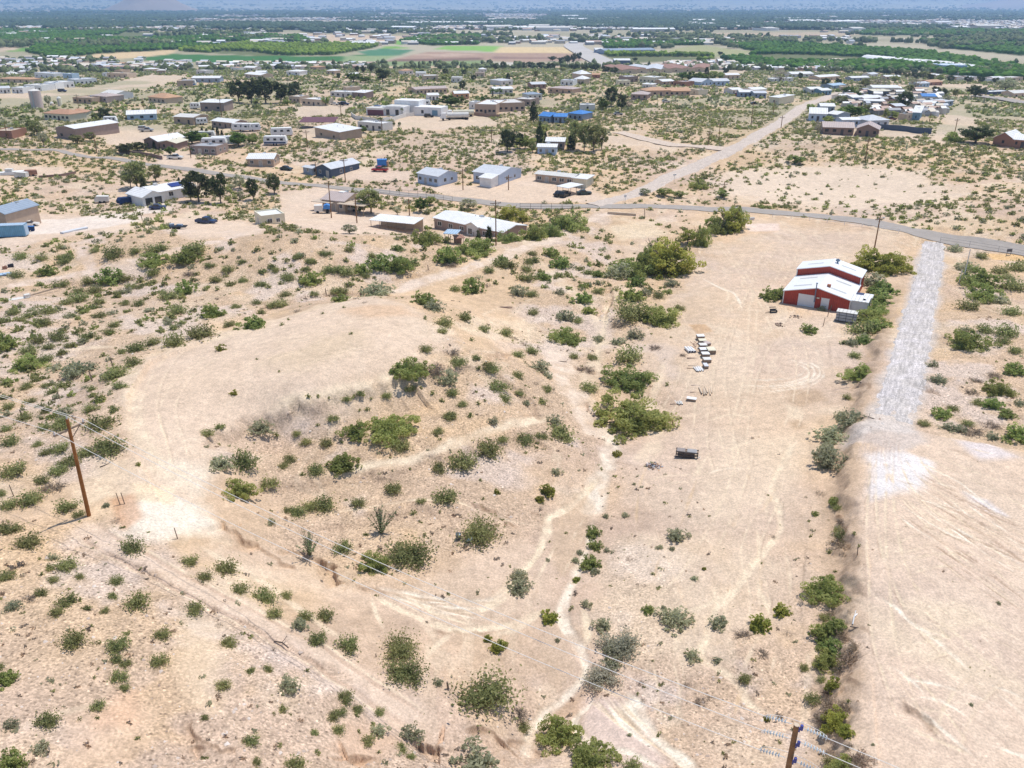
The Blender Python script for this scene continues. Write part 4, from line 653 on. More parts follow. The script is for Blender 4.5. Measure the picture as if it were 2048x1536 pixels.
# ------------------------------------------------------------------ trees
FOOT = []
TREEV = {}
def tree_mesh(kind, pal, seed, nl, leaf):
    rg = np.random.default_rng(seed); tk = MB(); C = []; tn = []
    if kind == 'round':
        tk.tube((0, 0, -.08), (.01, .01, .22), .035, .026, 6); nc = 46; d = unit(rg.normal(size=(nc, 3))); rad = rg.uniform(.35, 1, nc)**.6; cc = d*rad[:, None]*[.40, .40, .36]+[0, 0, .58]; cc[:, :2] *= 1+.25*np.sin(2*np.arctan2(cc[:, 1:2], cc[:, :1])+seed); cc[:, 2] = np.maximum(cc[:, 2], .2)
        for k in range(nc):
            m = nl//nc; r = rg.uniform(.06, .14); C.append(cc[k]+unit(rg.normal(size=(m, 3)))*(r*rg.uniform(.4, 1.1, m)**.5)[:, None]*[1, 1, .8]); tn.append(np.clip(rg.normal(rg.uniform(.1, .9), .2, m), 0, 1))
            if k % 4 == 0: tk.tube((.01, .01, .2), tuple(cc[k]), .016, .005, 4, False)
    elif kind == 'cone':
        tk.tube((0, 0, -.08), (0, 0, .9), .035, .008, 6); nc = 60
        for k in range(nc):
            z = rg.uniform(.12, 1)**1.0; a = rg.uniform(0, 6.28); r = .36*(1-z)**.6*rg.uniform(.3, 1.05)+.02; c = A([r*math.cos(a), r*math.sin(a), z]); m = nl//nc
            C.append(c+rg.normal(size=(m, 3))*[.05, .05, .045]); tn.append(np.clip(rg.normal(rg.uniform(.1, .8), .2, m), 0, 1))
            if k % 5 == 0: tk.tube((0, 0, z*.8), tuple(c), .012, .004, 4, False)
    elif kind == 'column':
        tk.tube((0, 0, -.08), (0, 0, .8), .025, .008, 5); z = rg.uniform(.05, 1, nl); r = .13*np.sin(np.clip((1.06-z), 0, 1)*2.2)**.6*rg.uniform(.5, 1, nl)**.4; a = rg.uniform(0, 6.28, nl); C.append(np.stack([r*np.cos(a), r*np.sin(a), z], -1)); tn.append(rg.uniform(0, 1, nl))
    elif kind == 'palm':
        tk.tube((0, 0, -.08), (.02, 0, .8), .03, .022, 6)
        for k in range(22):
            a = rg.uniform(0, 6.28); e = rg.uniform(-.5, 1.1); m = nl//22; t = rg.uniform(0, 1, m)[:, None]; d = A([math.cos(a)*math.cos(e), math.sin(a)*math.cos(e), math.sin(e)])*.26; C.append([.02, 0, .82]+d*t+A([0, 0, -.10])*t*t+rg.normal(size=(m, 3))*.012); tn.append(rg.uniform(0, 1, m))
    C = np.concatenate(C); tn = np.concatenate(tn); V, f = leafquads(C, leaf, rg, 1.0, 1.5)
    return mesh_np('crown', V, f, FOL, False, {'Col': ('FLOAT_COLOR', tones(pal, np.repeat(tn, 4)))}), tk.mesh('trunk', BARK)
for k, (sh, pal, nl, lf) in {'E': ('round', 'dark', 2600, .042), 'A': ('round', 'creosote', 2400, .042), 'M': ('round', 'mesquite', 1500, .055), 'B': ('round', 'green', 1600, .06), 'Y': ('round', 'yellow', 2600, .04), 'N': ('cone', 'dark', 1500, .05), 'C': ('column', 'dark', 700, .05), 'P': ('palm', 'green', 500, .035), 'G': ('round', 'saltbush', 1200, .05), 'R': ('round', 'dry', 900, .03)}.items():
    TREEV[k] = [tree_mesh(sh, pal, 31*i+ord(k), nl, lf) for i in range(3 if sh == 'round' else 2)]
TN = {'E': ('broadleaf_tree', 'dark green dense tree'), 'A': ('broadleaf_tree', 'olive green tree'), 'M': ('mesquite_tree', 'rounded mesquite tree'), 'B': ('broadleaf_tree', 'bright green leafy tree'), 'Y': ('palo_verde_tree', 'yellow green palo verde tree'), 'N': ('pine_tree', 'dark conical pine tree'), 'C': ('cypress_tree', 'slim dark cypress tree'), 'P': ('palm_tree', 'small palm tree'), 'G': ('shrub_tree', 'grey green tree'), 'R': ('bare_tree', 'bare greyish tree')}
def tree(px, py, wpx, hpx, k, label, group=None):
    rg = random.Random(int(px*31+py*17+wpx)); x, y, z = G(px, py-wpx*.08); s = (y*CP+(CAMZ-z)*SP)/F; w_ = wpx*s*1.08; el = math.atan2(CAMZ-z, math.hypot(x, y)); h = hpx*s/math.cos(el)*1.02
    if k in 'YM' and wpx > 60: h = hpx*s*.92
    t = empty(TN[k][0], (x, y, z-.1), rg.uniform(0, 6.28)); cr, tr = rg.choice(TREEV[k]); wf = {'C': .28, 'P': .6, 'N': .8}.get(k, .98)
    if k in 'YM' and wpx >= 40: cr = rg.choice(VAR['Yb' if k == 'Y' else 'Mb'])[0]; wf = .95; o = link('crown', cr, t); o.scale = (w_, w_*rg.uniform(.85, 1.05), h/(.62 if k == 'Y' else .46)); o = link('trunk', tr, t); o.scale = (w_, w_, h); FOOT.append((x, y, w_*.35)); tag(t, label, 'tree', group); return t
    for nm, me in (('crown', cr), ('trunk', tr)):
        o = link(nm, me, t); o.scale = (w_/wf, w_/wf*rg.uniform(.85, 1.1), h)
    FOOT.append((x, y, w_*.35)); tag(t, label, 'tree', group); return t
TR_ = [  # cluster label, [(px, base py, width px, height px, kind)]
 ("in the lone dark grove", "478,209,44,46,E 503,211,40,48,E 532,211,50,50,E 562,209,40,42,E 590,205,34,38,E 518,200,40,40,E"),
 ("behind the white roofed house with twin garages", "275,382,52,58,A 312,366,32,36,A 290,386,18,30,N 262,378,34,40,G"), ("shading the yard of the white roofed house", "398,409,62,60,E 442,409,40,60,E 382,404,30,36,A"),
 ("in the yard near the road bend", "480,380,30,30,G 507,402,30,45,E 549,390,34,38,E 482,402,14,22,G"), ("by the solar panels", "361,380,6,24,C 371,387,6,26,C 380,362,5,14,C"),
 ("in the tall row sheltering white trailers", "406,277,7,20,C 415,279,7,20,C 428,276,7,20,C 436,272,6,17,C 446,284,6,22,C"), ("in the lush trailer yard", "385,292,50,26,B 405,288,36,20,M 478,297,46,28,B 470,284,30,18,M 505,290,26,18,M 342,312,22,18,B 310,299,10,16,N 250,311,40,20,E 275,305,40,18,E 382,310,18,12,P"),
 ("beside the tan warehouse yard", "75,273,30,28,A 62,262,26,22,A 88,294,18,32,G 40,268,26,16,M 180,284,30,18,A 155,290,34,18,A"), ("beside the terracotta roofed house", "211,243,32,24,E 190,240,16,14,A"), ("around the pink water tank", "98,214,16,24,G 78,216,10,22,G 70,214,8,14,M"),
 ("spreading in front of the carport with the silver van", "742,431,54,52,A 720,428,26,26,M"), ("along the drive of the brown manufactured home", "843,426,26,28,B 938,421,34,22,G 795,432,20,20,G 860,412,24,18,M 700,470,30,20,G"),
 ("in front of the brown manufactured home", "957,493,15,30,N 978,489,21,34,N"), ("beside the end of the brown manufactured home", "1022,441,56,30,Y 1045,452,30,22,Y"), ("at the roadside below the manufactured home", "1138,460,92,44,M 1065,482,60,34,M 1015,486,50,26,M 850,490,60,36,M 1100,475,50,34,M"),
 ("in the tree belt where road meets yard", "1458,466,84,58,Y 1400,493,46,46,M 1435,470,46,38,M 1475,440,44,30,M 1375,490,36,30,Y 1420,462,30,26,M"), ("widest crown of the thicket, at the yard edge", "1335,553,118,88,Y"), ("against the big palo verde", "1290,548,60,50,M 1310,520,60,44,M 1272,556,44,34,M"),
 ("beside the gravel road", "1398,379,42,22,M 1330,395,36,16,M 1360,398,30,14,M 1290,392,28,14,G 1445,398,30,16,M 1590,330,34,16,M"), ("by the blue roofed sheds", "1067,246,23,38,N 1083,275,30,22,M 1150,240,12,14,M 1135,250,14,14,M"), ("beside the white roofed metal house", "1079,292,20,44,N 1091,290,6,24,C 1141,302,18,30,N 1050,302,36,28,M 1015,307,44,44,E 1040,300,30,32,E 1065,306,18,24,A"),
 ("in the tall stand on the bare lot", "1150,301,30,58,A 1168,304,30,58,A 1187,306,32,58,A 1203,302,28,48,A"), ("beside the pink blossoming tree", "1222,214,28,38,E 1243,224,26,34,E 1205,222,30,22,B"), ("in blossom between two dark trees", "1258,220,20,20,R"),
 ("behind the white stucco villa", "902,217,48,22,B 871,214,14,13,B 835,188,14,12,Y 970,208,20,16,B 985,198,30,18,P 1000,200,18,22,P"), ("in front of the white stucco villa", "804,234,8,17,P 762,252,16,16,P 727,267,18,14,B 788,252,8,8,B 799,252,8,8,B"),
 ("by the far pale homes", "707,167,40,18,B 765,166,34,26,E 727,150,14,18,E 743,147,16,16,E 677,160,10,13,E 715,146,10,14,E 730,168,26,14,B 652,212,20,18,M 575,212,16,12,M"), ("in the far neighbourhood below the fields", "843,150,14,10,E 891,152,16,14,E 928,152,14,12,E 948,164,14,14,E 892,164,20,14,M 925,182,16,20,E 880,140,10,10,E 990,142,12,14,E 1006,140,14,16,E 1016,162,8,14,C 860,130,7,8,E 1050,190,26,14,P 1082,192,14,14,E 1092,168,8,16,P 1070,158,16,16,A 1110,156,14,12,A"),
 ("in the tree line along the highway", "1045,138,18,14,E 1060,138,22,14,E 1080,138,22,13,E 1100,140,20,12,E 1122,132,16,16,E 1135,130,18,18,E 1147,130,16,22,E 1158,122,14,16,E 1105,124,22,10,E 1150,142,24,12,E 1170,143,24,12,E 1190,144,26,14,E 1210,148,24,14,E 1228,150,22,14,E 1125,145,18,10,A"),
 ("behind the storage sheds", "1365,162,26,16,B 1385,168,30,22,B 1400,166,26,20,B 1425,162,26,18,M 1440,160,20,14,M 1326,163,24,16,A 1305,160,22,16,G"), ("standing taller than the leafy cluster", "1412,161,10,24,C"), ("near the storage sheds", "1450,150,18,14,E 1362,112,20,8,E 1440,112,14,8,E 1270,124,14,8,E"),
 ("among the crowded homes", "1697,193,28,18,B 1712,197,20,14,B 1650,174,24,16,E 1676,172,16,14,E 1788,167,18,15,M 1808,220,44,34,E 1783,221,24,18,A 1770,237,14,20,A 1700,241,60,26,B 1683,213,28,20,A 1730,232,24,22,A 1883,196,24,18,E 1950,200,44,26,E 2010,186,46,26,G 1752,180,40,20,R 1730,178,26,20,A 1635,270,18,28,R 1620,225,22,16,M 1655,250,26,16,M 1680,250,20,14,M 1950,292,74,34,E 1905,285,40,22,M 1890,212,18,20,G 1785,238,22,14,M 1846,160,22,16,A 1830,180,34,20,R 1870,190,20,16,E 1910,196,14,18,A 1560,166,40,22,R 1820,186,22,16,A 1600,160,12,14,E 1770,150,14,12,E"),
 ("in the tree row below the greenhouse", "1795,157,20,16,E 1812,158,20,16,A 1830,160,20,14,E 1860,163,18,14,E 1880,165,20,14,M 1900,166,18,14,E 1935,168,20,14,E 1960,168,18,14,E 1990,168,16,12,E 2020,170,18,12,E")]
for lb, ts in TR_:
    for t in ts.split():
        a = t.split(','); l = TN[a[4]][1]+' '+lb; tree(float(a[0]), float(a[1]), float(a[2]), float(a[3]), a[4], l, None if len(ts.split()) == 1 else l)
# ------------------------------------------------------------------ houses
WHT = mat('white_metal_roof', (.80, .80, .79), .45, .05, 1.2, 0, .9, 0); 
def rc(n, c, **k): return mat(n, c, **k)
PALET = {'white': (.80, .79, .77), 'offwhite': (.70, .67, .62), 'pinkgrey': (.52, .42, .38), 'grey': (.42, .42, .43), 'ltgrey': (.62, .63, .65), 'tan': (.50, .37, .27), 'brown': (.30, .20, .16), 'taupe': (.36, .27, .23), 'cream': (.72, .66, .50), 'terracotta': (.50, .28, .17), 'orange': (.56, .33, .19), 'paleblue': (.52, .60, .72),
 'slate': (.09, .12, .17), 'blue': (.07, .24, .58), 'tealblue': (.20, .33, .42), 'red': (.48, .05, .035), 'maroon': (.17, .07, .085), 'steel': (.30, .36, .44), 'dark': (.05, .05, .06), 'sand': (.60, .48, .36), 'rust': (.36, .19, .13), 'skyblue': (.40, .52, .64)}
def pm(c, kind=''): return mat(c+kind, PALET[c], .55 if kind == '_roof' else .8, .09 if kind == '_roof' else .1, .8, 0, (.6 if kind == '_roof' else 0), 0)
GLASS = mat('dark_window_glass', (.03, .035, .045), .15, .1, 1, spec=.6); FRAME = mat('white_trim', (.75, .74, .71), .6, .05, 2); WOOD = mat('weathered_wood', (.28, .21, .155), .9, .3, 3); STEEL = mat('galvanised_steel', (.50, .52, .54), .4, .15, 4, .6); POLEM = mat('brown_pole_wood', (.24, .125, .055), .85, .35, 1.2); DARKM = mat('black_rubber', (.02, .02, .022), .8, .1, 3)
def frame_of(Ap, Bp):
    a = G(*Ap); b = G(*Bp); d = b-a; L_ = math.hypot(d[0], d[1]); rz = math.atan2(d[1], d[0]); return (a+b)/2, L_, rz, min(a[2], b[2])
def gable_parts(L_, D, h, rise, kind, oh=.35, x0=None, y0=0.0, th=.13):
    """walls and roof as MB pairs, footprint x0..x0+L, y0..y0+D"""
    x0 = -L_/2 if x0 is None else x0; x1 = x0+L_; y1 = y0+D; w_ = MB(); r = MB(); b = -1.2
    if kind == 'gable':
        w_.prism([(y0, b), (y1, b), (y1, h), ((y0+y1)/2, h+rise), (y0, h)], x0, x1, 'x'); ym = (y0+y1)/2; sl_ = rise/(D/2); e = h-oh*sl_
        r.prism([(y0-oh, e+.02), (ym, h+rise+.02), (y1+oh, e+.02), (y1+oh, e+.02+th), (ym, h+rise+.02+th*1.1), (y0-oh, e+.02+th)], x0-oh, x1+oh, 'x')
    elif kind == 'gabled':
        xm = (x0+x1)/2; sl_ = rise/(L_/2); e = h-oh*sl_; w_.prism([(x0, b), (x1, b), (x1, h), (xm, h+rise), (x0, h)], y0, y1)
        r.prism([(x0-oh, e+.02), (xm, h+rise+.02), (x1+oh, e+.02), (x1+oh, e+.02+th), (xm, h+rise+.02+th*1.1), (x0-oh, e+.02+th)], y0-oh, y1+oh)
    elif kind in ('hip', 'pyramid'):
        w_.box(x0, x1, y0, y1, b, h); k = D/2 if kind == 'hip' and L_ > D else min(L_, D)/2*.999; n = 0; X0, X1, Y0, Y1 = x0-oh, x1+oh, y0-oh, y1+oh; ym = (y0+y1)/2; a = (X0+k, ym, h+rise); c = (X1-k, ym, h+rise)
        if kind == 'pyramid': a = c = ((x0+x1)/2, ym, h+rise)
        r.box(X0, X1, Y0, Y1, h+.01, h+.12); z = h+.122; P = [(X0, Y0, z), (X1, Y0, z), (X1, Y1, z), (X0, Y1, z)]
        if a == c: r.poly([P[0], P[1], a]).poly([P[1], P[2], a]).poly([P[2], P[3], a]).poly([P[3], P[0], a])
        else: r.poly([P[0], P[1], c, a]).poly([P[1], P[2], c]).poly([P[2], P[3], a, c]).poly([P[3], P[0], a])
    elif kind == 'shed':
        w_.prism([(y0, b), (y1, b), (y1, h+rise), (y0, h)], x0, x1, 'x'); sl_ = rise/D
        r.prism([(y0-oh, h-oh*sl_+.02), (y1+oh, h+rise+oh*sl_+.02), (y1+oh, h+rise+oh*sl_+.02+th), (y0-oh, h-oh*sl_+.02+th)], x0-oh, x1+oh, 'x')
    else:
        w_.box(x0, x1, y0, y1, b, h); p = .25
        r.box(x0+p, x1-p, y0+p, y1-p, h+.004, h+.10); w2 = w_
        for q in ((x0, x1, y0, y0+p), (x0, x1, y1-p, y1), (x0, x0+p, y0+p, y1-p), (x1-p, x1, y0+p, y1-p)): w2.box(*q, h+.003, h+.38)
    return w_, r
def win(parent, x, z, ww, wh, y=0.0, small=False, axis='x', door=False, mt=None, name=None):
    """a window or door standing 3 cm proud of a wall facing -y (axis x) or +x (axis 'r') or -x ('l')"""
    f = MB(); p = MB(); t = .09
    if small: p.box(x-ww/2, x+ww/2, -.04, .02, z-wh/2, z+wh/2)
    else:
        f.box(x-ww/2-t, x+ww/2+t, -.03, .02, z-wh/2-t, z-wh/2).box(x-ww/2-t, x+ww/2+t, -.03, .02, z+wh/2, z+wh/2+t).box(x-ww/2-t, x-ww/2, -.03, .02, z-wh/2, z+wh/2).box(x+ww/2, x+ww/2+t, -.03, .02, z-wh/2, z+wh/2).box(x-.03, x+.03, -.028, .018, z-wh/2, z+wh/2)
        p.box(x-ww/2, x+ww/2, -.012, .015, z-wh/2, z+wh/2)
    nm = name or ('door' if door else 'window'); mt = mt or (FRAME if door else GLASS)
    if small: o = p.build(nm, mt, parent)
    else: o = f.build(nm, FRAME, parent); p.build('door_panel' if door else 'pane', mt, o)
    if axis == 'x': o.location = (0, y, 0)
    elif axis == 'r': o.location = (y, 0, 0); o.rotation_euler = (0, 0, math.pi/2)
    elif axis == 'l': o.location = (y, 0, 0); o.rotation_euler = (0, 0, -math.pi/2)
    return o
def house(Ap, Bp, D, h, roof, rise, wc, rcol, label, nw=3, door=.6, name='house', cat='house', group=None, side=1, garage=0, vents=1):
    c, L_, rz, z0 = frame_of(Ap, Bp); e = empty(name, (c[0], c[1], z0-.05), rz); tag(e, label, cat, group); small = Ap[1] < 300
    w_, r = gable_parts(L_, D, h, rise, roof); w_.build('wall', pm(wc), e); ro = r.build('roof', pm(rcol, '_roof'), e)
    if vents and Ap[1] > 120:
        v = MB(); zt = h+(.1 if roof == 'flat' else rise*.6)
        for k in range(2): v.tube((L_*(.1+.22*k)-L_*.2, D*.62, zt-.1), (L_*(.1+.22*k)-L_*.2, D*.62, zt+.55), .12, .12, 6)
        if not small or rise < .5: v.box(-L_*.05, -L_*.05+.9, D*.62, D*.62+.9, zt-.1, zt+.6)
        v.build('roof_vent', STEEL, ro)
    n = nw; slots = [(-.5+(i+.5)/max(1, n+(1 if door else 0)+garage)) for i in range(n+(1 if door else 0)+garage)]; di = int(len(slots)*door) if door else -1; gi = len(slots)-1 if garage else -2
    for i, s_ in enumerate(slots):
        if i == di: win(e, s_*L_, 1.0, .95, 2.0, small=small, door=True, mt=mat('door_paint', (.45, .40, .35), .6) if not small else mat('dark_doorway', (.10, .09, .09), .8))
        elif garage and i >= len(slots)-garage: win(e, s_*L_, 1.15, min(2.8, L_*.3), 2.2, small=True, door=True, mt=pm('dark') if wc in ('white',) else pm('offwhite'), name='garage_door')
        else: win(e, s_*L_, 1.55, min(1.3, L_*.12), .95, small=small)
    if side and not small:
        win(e, D*.35, 1.55, 1.0, .95, L_/2+.0, axis='r'); win(e, D*.7, 1.55, .8, .8, L_/2+.0, axis='r')
    FOOT.append((c[0]-math.sin(rz)*D/2, c[1]+math.cos(rz)*D/2, max(L_, D)*.58)); return e, L_, D
Hs = house
e, L_, D = Hs((869, 457), (1006, 475), 8.5, 2.7, 'gable', .9, 'taupe', 'white', 'brown manufactured home with a white roof and a small entrance gable', 5, .5)
w_, r = gable_parts(3.6, 4.0, 2.9, .75, 'gabled', x0=.2, y0=-.5); w_.build('entrance_wall', pm('offwhite'), e); r.build('entrance_roof', pm('white', '_roof'), e); win(e, 1.3, 1.5, 1.2, 1.3, -.5)
s_ = MB().box(2.6, 4.2, -2.2, -.55, .45, .55)
for k in range(4): s_.box(2.9, 3.9, -2.2-.28*(k+1), -2.2-.28*k, .3-.1*k, .4-.1*k)
for x, y in ((2.6, -2.2), (4.2, -2.2), (2.6, -.7), (4.2, -.7)): s_.tube((x, y, -.9), (x, y, 1.5), .05, .05, 5)
for z in (1.0, 1.5): s_.tube((2.6, -2.2, z), (2.6, -.7, z), .03).tube((4.2, -2.2, z), (4.2, -.7, z), .03)
s_.build('porch_steps', WOOD, e)
Hs((836, 365), (877, 373), 8, 2.9, 'gable', 1.1, 'paleblue', 'ltgrey', 'pale blue metal sided house with a pale grey gable roof', 3, .4)
e, L_, D = Hs((947, 364), (998, 371), 12, 3.1, 'gable', 1.2, 'paleblue', 'ltgrey', 'white metal workshop with an annex, between the pale blue house and long tan mobile home', 2, .5, 'workshop', 'workshop')
w_, r = gable_parts(L_*.45, 3.5, 2.5, .6, 'shed', x0=L_*.02, y0=-3.5); w_.build('annex_wall', pm('white'), e); r.build('annex_roof', pm('white', '_roof'), e)
e, L_, D = Hs((1071, 362), (1146, 373), 5, 2.6, 'gable', .5, 'tan', 'offwhite', 'long tan mobile home with a cream addition at its near end', 4, .2)
w_, r = gable_parts(4.2, 5.2, 2.5, .25, 'shed', x0=L_/2+.02, y0=-.3); w_.build('addition_wall', pm('cream'), e); r.build('addition_roof', pm('white', '_roof'), e)
Hs((634, 352), (663, 356), 13, 2.8, 'gabled', 1.1, 'slate', 'ltgrey', 'dark blue shed like house with a ribbed grey roof', 1, .6)
Hs((607, 346), (626, 351), 2.6, 2.2, 'gable', .3, 'steel', 'ltgrey', 'small steel blue shed beside the dark blue house', 1, 0, 'garden_shed', 'shed')
e, L_, D = Hs((631, 274), (681, 280), 9, 3.6, 'shed', .6, 'tan', 'white', 'tan block building with a white sloping roof in front of the maroon canopy', 2, 0, 'block_building', 'building')
Hs((716, 259), (766, 263), 6, 2.8, 'flat', 0, 'offwhite', 'white', 'long low pale house below the villa wall', 3, .5)
Hs((552, 333), (500, 334), -7, 2.7, 'gable', 1.2, 'tan', 'white', 'tan cottage with a white gable roof beside a green car', 0, 0) if 0 else Hs((496, 332), (548, 334), 7, 2.6, 'gable', 1.1, 'tan', 'white', 'tan cottage with a white gable roof beside a green car', 2, .5)
e, L_, D = Hs((115, 274), (154, 280), 20, 4.0, 'gabled', .8, 'taupe', 'white', 'large tan warehouse with a white roof above its dirt yard', 1, .5, 'warehouse', 'warehouse')
Hs((90, 240), (140, 243), 9, 2.8, 'hip', 1.5, 'cream', 'terracotta', 'sprawling cream house with terracotta tile hipped roofs', 5, .5); e, L_, D = Hs((136, 238), (171, 240), 9, 2.8, 'hip', 1.5, 'cream', 'terracotta', 'east wing of the cream house with terracotta tiles', 3, .5)
Hs((255, 240), (314, 240), 9, 2.6, 'shed', .7, 'skyblue', 'white', 'wide low building with a white roof and blue trim', 3, 0, 'metal_building', 'building'); Hs((349, 247), (388, 250), 10, 3, 'gable', .7, 'tan', 'offwhite', 'tan metal building with an off white roof, beside a small camper', 1, .5, 'metal_building', 'building')
Hs((425, 255), (468, 257), 7, 2.7, 'gable', .8, 'taupe', 'white', 'small white roofed house next to two parked trailers', 3, .5); Hs((402, 222), (449, 223), 9, 3.8, 'shed', .5, 'taupe', 'white', 'tall taupe building with a flat white roof near the dark grove', 2, 0, 'metal_building', 'building')
Hs((298, 205), (331, 207), 10, 2.8, 'hip', 1.8, 'sand', 'orange', 'house with a broad orange brown hipped roof and a trailer beside it', 3, .6); Hs((184, 204), (214, 206), 10, 3, 'hip', 1.2, 'pinkgrey', 'pinkgrey', 'mauve grey house fronting a bigger white building', 3, .5); Hs((205, 199), (235, 200), 10, 3.4, 'gable', 1.1, 'white', 'offwhite', 'white building partly behind the mauve grey house', 2, 0)
Hs((147, 206), (185, 208), 10, 2.6, 'flat', 0, 'tan', 'tan', 'flat roofed adobe coloured house near the water tanks', 3, .5)
Hs((290, 296), (318, 299), 12, 2.8, 'gabled', 1.2, 'brown', 'white', 'brown house with a bright white gable roof on the landscaped lot', 1, .5); Hs((321, 299), (354, 301), 8, 2.5, 'gabled', .8, 'brown', 'cream', 'lower brown outbuilding attached beside the bright white gable', 1, .5)
e, L_, D = Hs((381, 308), (434, 311), 8, 2.7, 'flat', 0, 'taupe', 'grey', 'grey flat roofed house behind the gravel court with the white pickup', 3, .4)
Hs((-14, 275), (26, 278), 9, 2.6, 'flat', 0, 'rust', 'sand', 'low rust coloured house with a sandy flat roof at the frame edge', 2, 0)
# white roofed house with twin garages and solar panels
e, L_, D = Hs((288, 413), (330, 406), 8.5, 2.5, 'gabled', 1.3, 'white', 'white', 'white roofed house with twin open garages and blue solar panels', 0, 0, side=0)
for k in (-1, 1): win(e, k*L_*.22, 1.1, L_*.33, 2.1, small=True, door=True, mt=GLASS, name='garage_door')
w_, r = gable_parts(13, 8, 2.5, 1.1, 'gable', x0=L_/2-1.5, y0=3.5); w_.build('main_wall', pm('white'), e); ro = r.build('main_roof', pm('white', '_roof'), e)
p = MB(); p.rbox((L_/2+8, 5.6, 3.42), (6, 2.2, .06), 0, math.atan(1.1/4)); p.build('solar_panel', mat('solar_blue', (.03, .05, .22), .2, .1, 1, spec=.6), ro); MB().box(L_/2+1.5, L_/2+2.4, 7, 7.9, 3.3, 4.2).build('roof_cooler', pm('offwhite'), ro)
for x in (L_/2+1, L_/2+4, L_/2+8): win(e, x, 1.5, 1.2, 1.1, 3.5)
# house with porch and carport
e, L_, D = Hs((646, 419), (690, 425), 9, 2.9, 'gable', 1.2, 'sand', 'pinkgrey', 'tan house with pinkish roofs, porch and a carport over a silver van', 2, .4)
r = MB().box(-L_/2-2.4, -L_/2+4, -1.6, 2.6, 2.35, 2.5); r.build('porch_roof', pm('sand', '_roof'), e); q = MB().box(L_/2-1, L_/2+7, -1.8, 5, 2.5, 2.66)
ro = q.build('carport_roof', pm('sand', '_roof'), e); q = MB()
for x in (L_/2-.8, L_/2+3, L_/2+6.8): q.tube((x, -1.6, -1), (x, -1.6, 2.5), .08, .08, 6)
q.build('carport_post', WOOD, e); MB().box(-1, .6, 4, 5.5, 3.4, 4.3).build('roof_cooler', pm('white'), e)
# long shed roof, cream container, shade stand
def canopy(Ap, Bp, D, h, col, label, name='canopy', cat='canopy', slope=.3, posts=4, back=True, bc='sand', flatlab=None):
    c, L_, rz, z0 = frame_of(Ap, Bp); e = empty(name, (c[0], c[1], z0-.05), rz); tag(e, label, cat)
    r = MB().prism([(-.3, h), (D+.3, h+slope), (D+.3, h+slope+.1), (-.3, h+.1)], -L_/2-.3, L_/2+.3, 'x'); r.build('roof', pm(col, '_roof'), e)
    for k in range(posts):
        x = -L_/2+L_*k/(posts-1)
        for y, hh in ((.1, h), (D-.1, h+slope)): MB().tube((x, y, -1), (x, y, hh), .06, .06, 6).build('post', WOOD, e)
    if back: MB().box(-L_/2, L_/2, D-.35, D-.25, -1, h+slope-.15).build('back_wall', pm(bc), e)
    FOOT.append((c[0], c[1]+D/2, L_*.55)); return e, L_
canopy((742, 453), (828, 468), 5, 2.4, 'white', 'long low shed with a cream white roof in front of the manufactured home', 'long_shed', 'shed', .25, 6)
e, L_, D = Hs((511, 446), (524, 449), 5.5, 2.6, 'flat', 0, 'cream', 'white', 'cream storage container with a white top on the bare lot', 0, .5, 'storage_container', 'container', vents=0)
canopy((890, 486), (912, 489), 3, 2.3, 'skyblue', 'open work stand with a pale blue roof in front of the manufactured home', 'work_stand', 'stand', .1, 3, False)
canopy((913, 489), (927, 490), 2, 1.6, 'rust', 'small rust red roofed crate stand beside the pale blue stand', 'crate_stand', 'stand', .1, 2, True, 'brown')
canopy((1114, 388), (1136, 393), 6, 2.3, 'white', 'white arched metal carport sheltering dark cars', 'metal_carport', 'carport', .12, 3, False); canopy((600, 258), (668, 256), 9, 2.6, 'maroon', 'maroon shade canopy behind the tan block building', 'shade_canopy', 'canopy', .9, 5, False)
# villa
e, L_, D = Hs((733, 230), (768, 232), 9, 3.2, 'hip', .9, 'white', 'offwhite', 'large white stucco villa with a tower block and walled court', 0, 0, 'villa', 'villa', side=0)
MB().box(L_/2-1, L_/2+9, 1, 10, -1, 4.0).build('hall_wall', pm('white'), e); MB().box(L_/2+1, L_/2+13, 9, 17, -1, 6.0).build('tower_wall', pm('white'), e); MB().box(L_/2+12, L_/2+25, 6, 14, -1, 3.8).build('wing_wall', pm('white'), e)
MB().box(L_/2+.2, L_/2+8, 1.5, 9.5, 4.004, 4.2).build('flat_roof', pm('offwhite', '_roof'), e); MB().box(-L_*.2, L_*.15, 2.4, 4.6, 3.95, 4.05).build('solar_panel', _M['solar_blue'], e)
for x, y in ((-L_*.2, 0), (L_*.25, 0)): win(e, x, 1.3, 4.0, 2.4, y, True, mt=pm('maroon'), name='garage_door', door=True)
for x in (L_/2+1.5, L_/2+6): win(e, x, 1.6, 1.6, 2.4, 1, True)
win(e, L_/2+16, 1.8, 1.2, 1.4, 6, True); win(e, L_/2+22, 1.5, 2.6, 2.2, 6, True, mt=pm('tealblue'), door=True, name='garage_door')
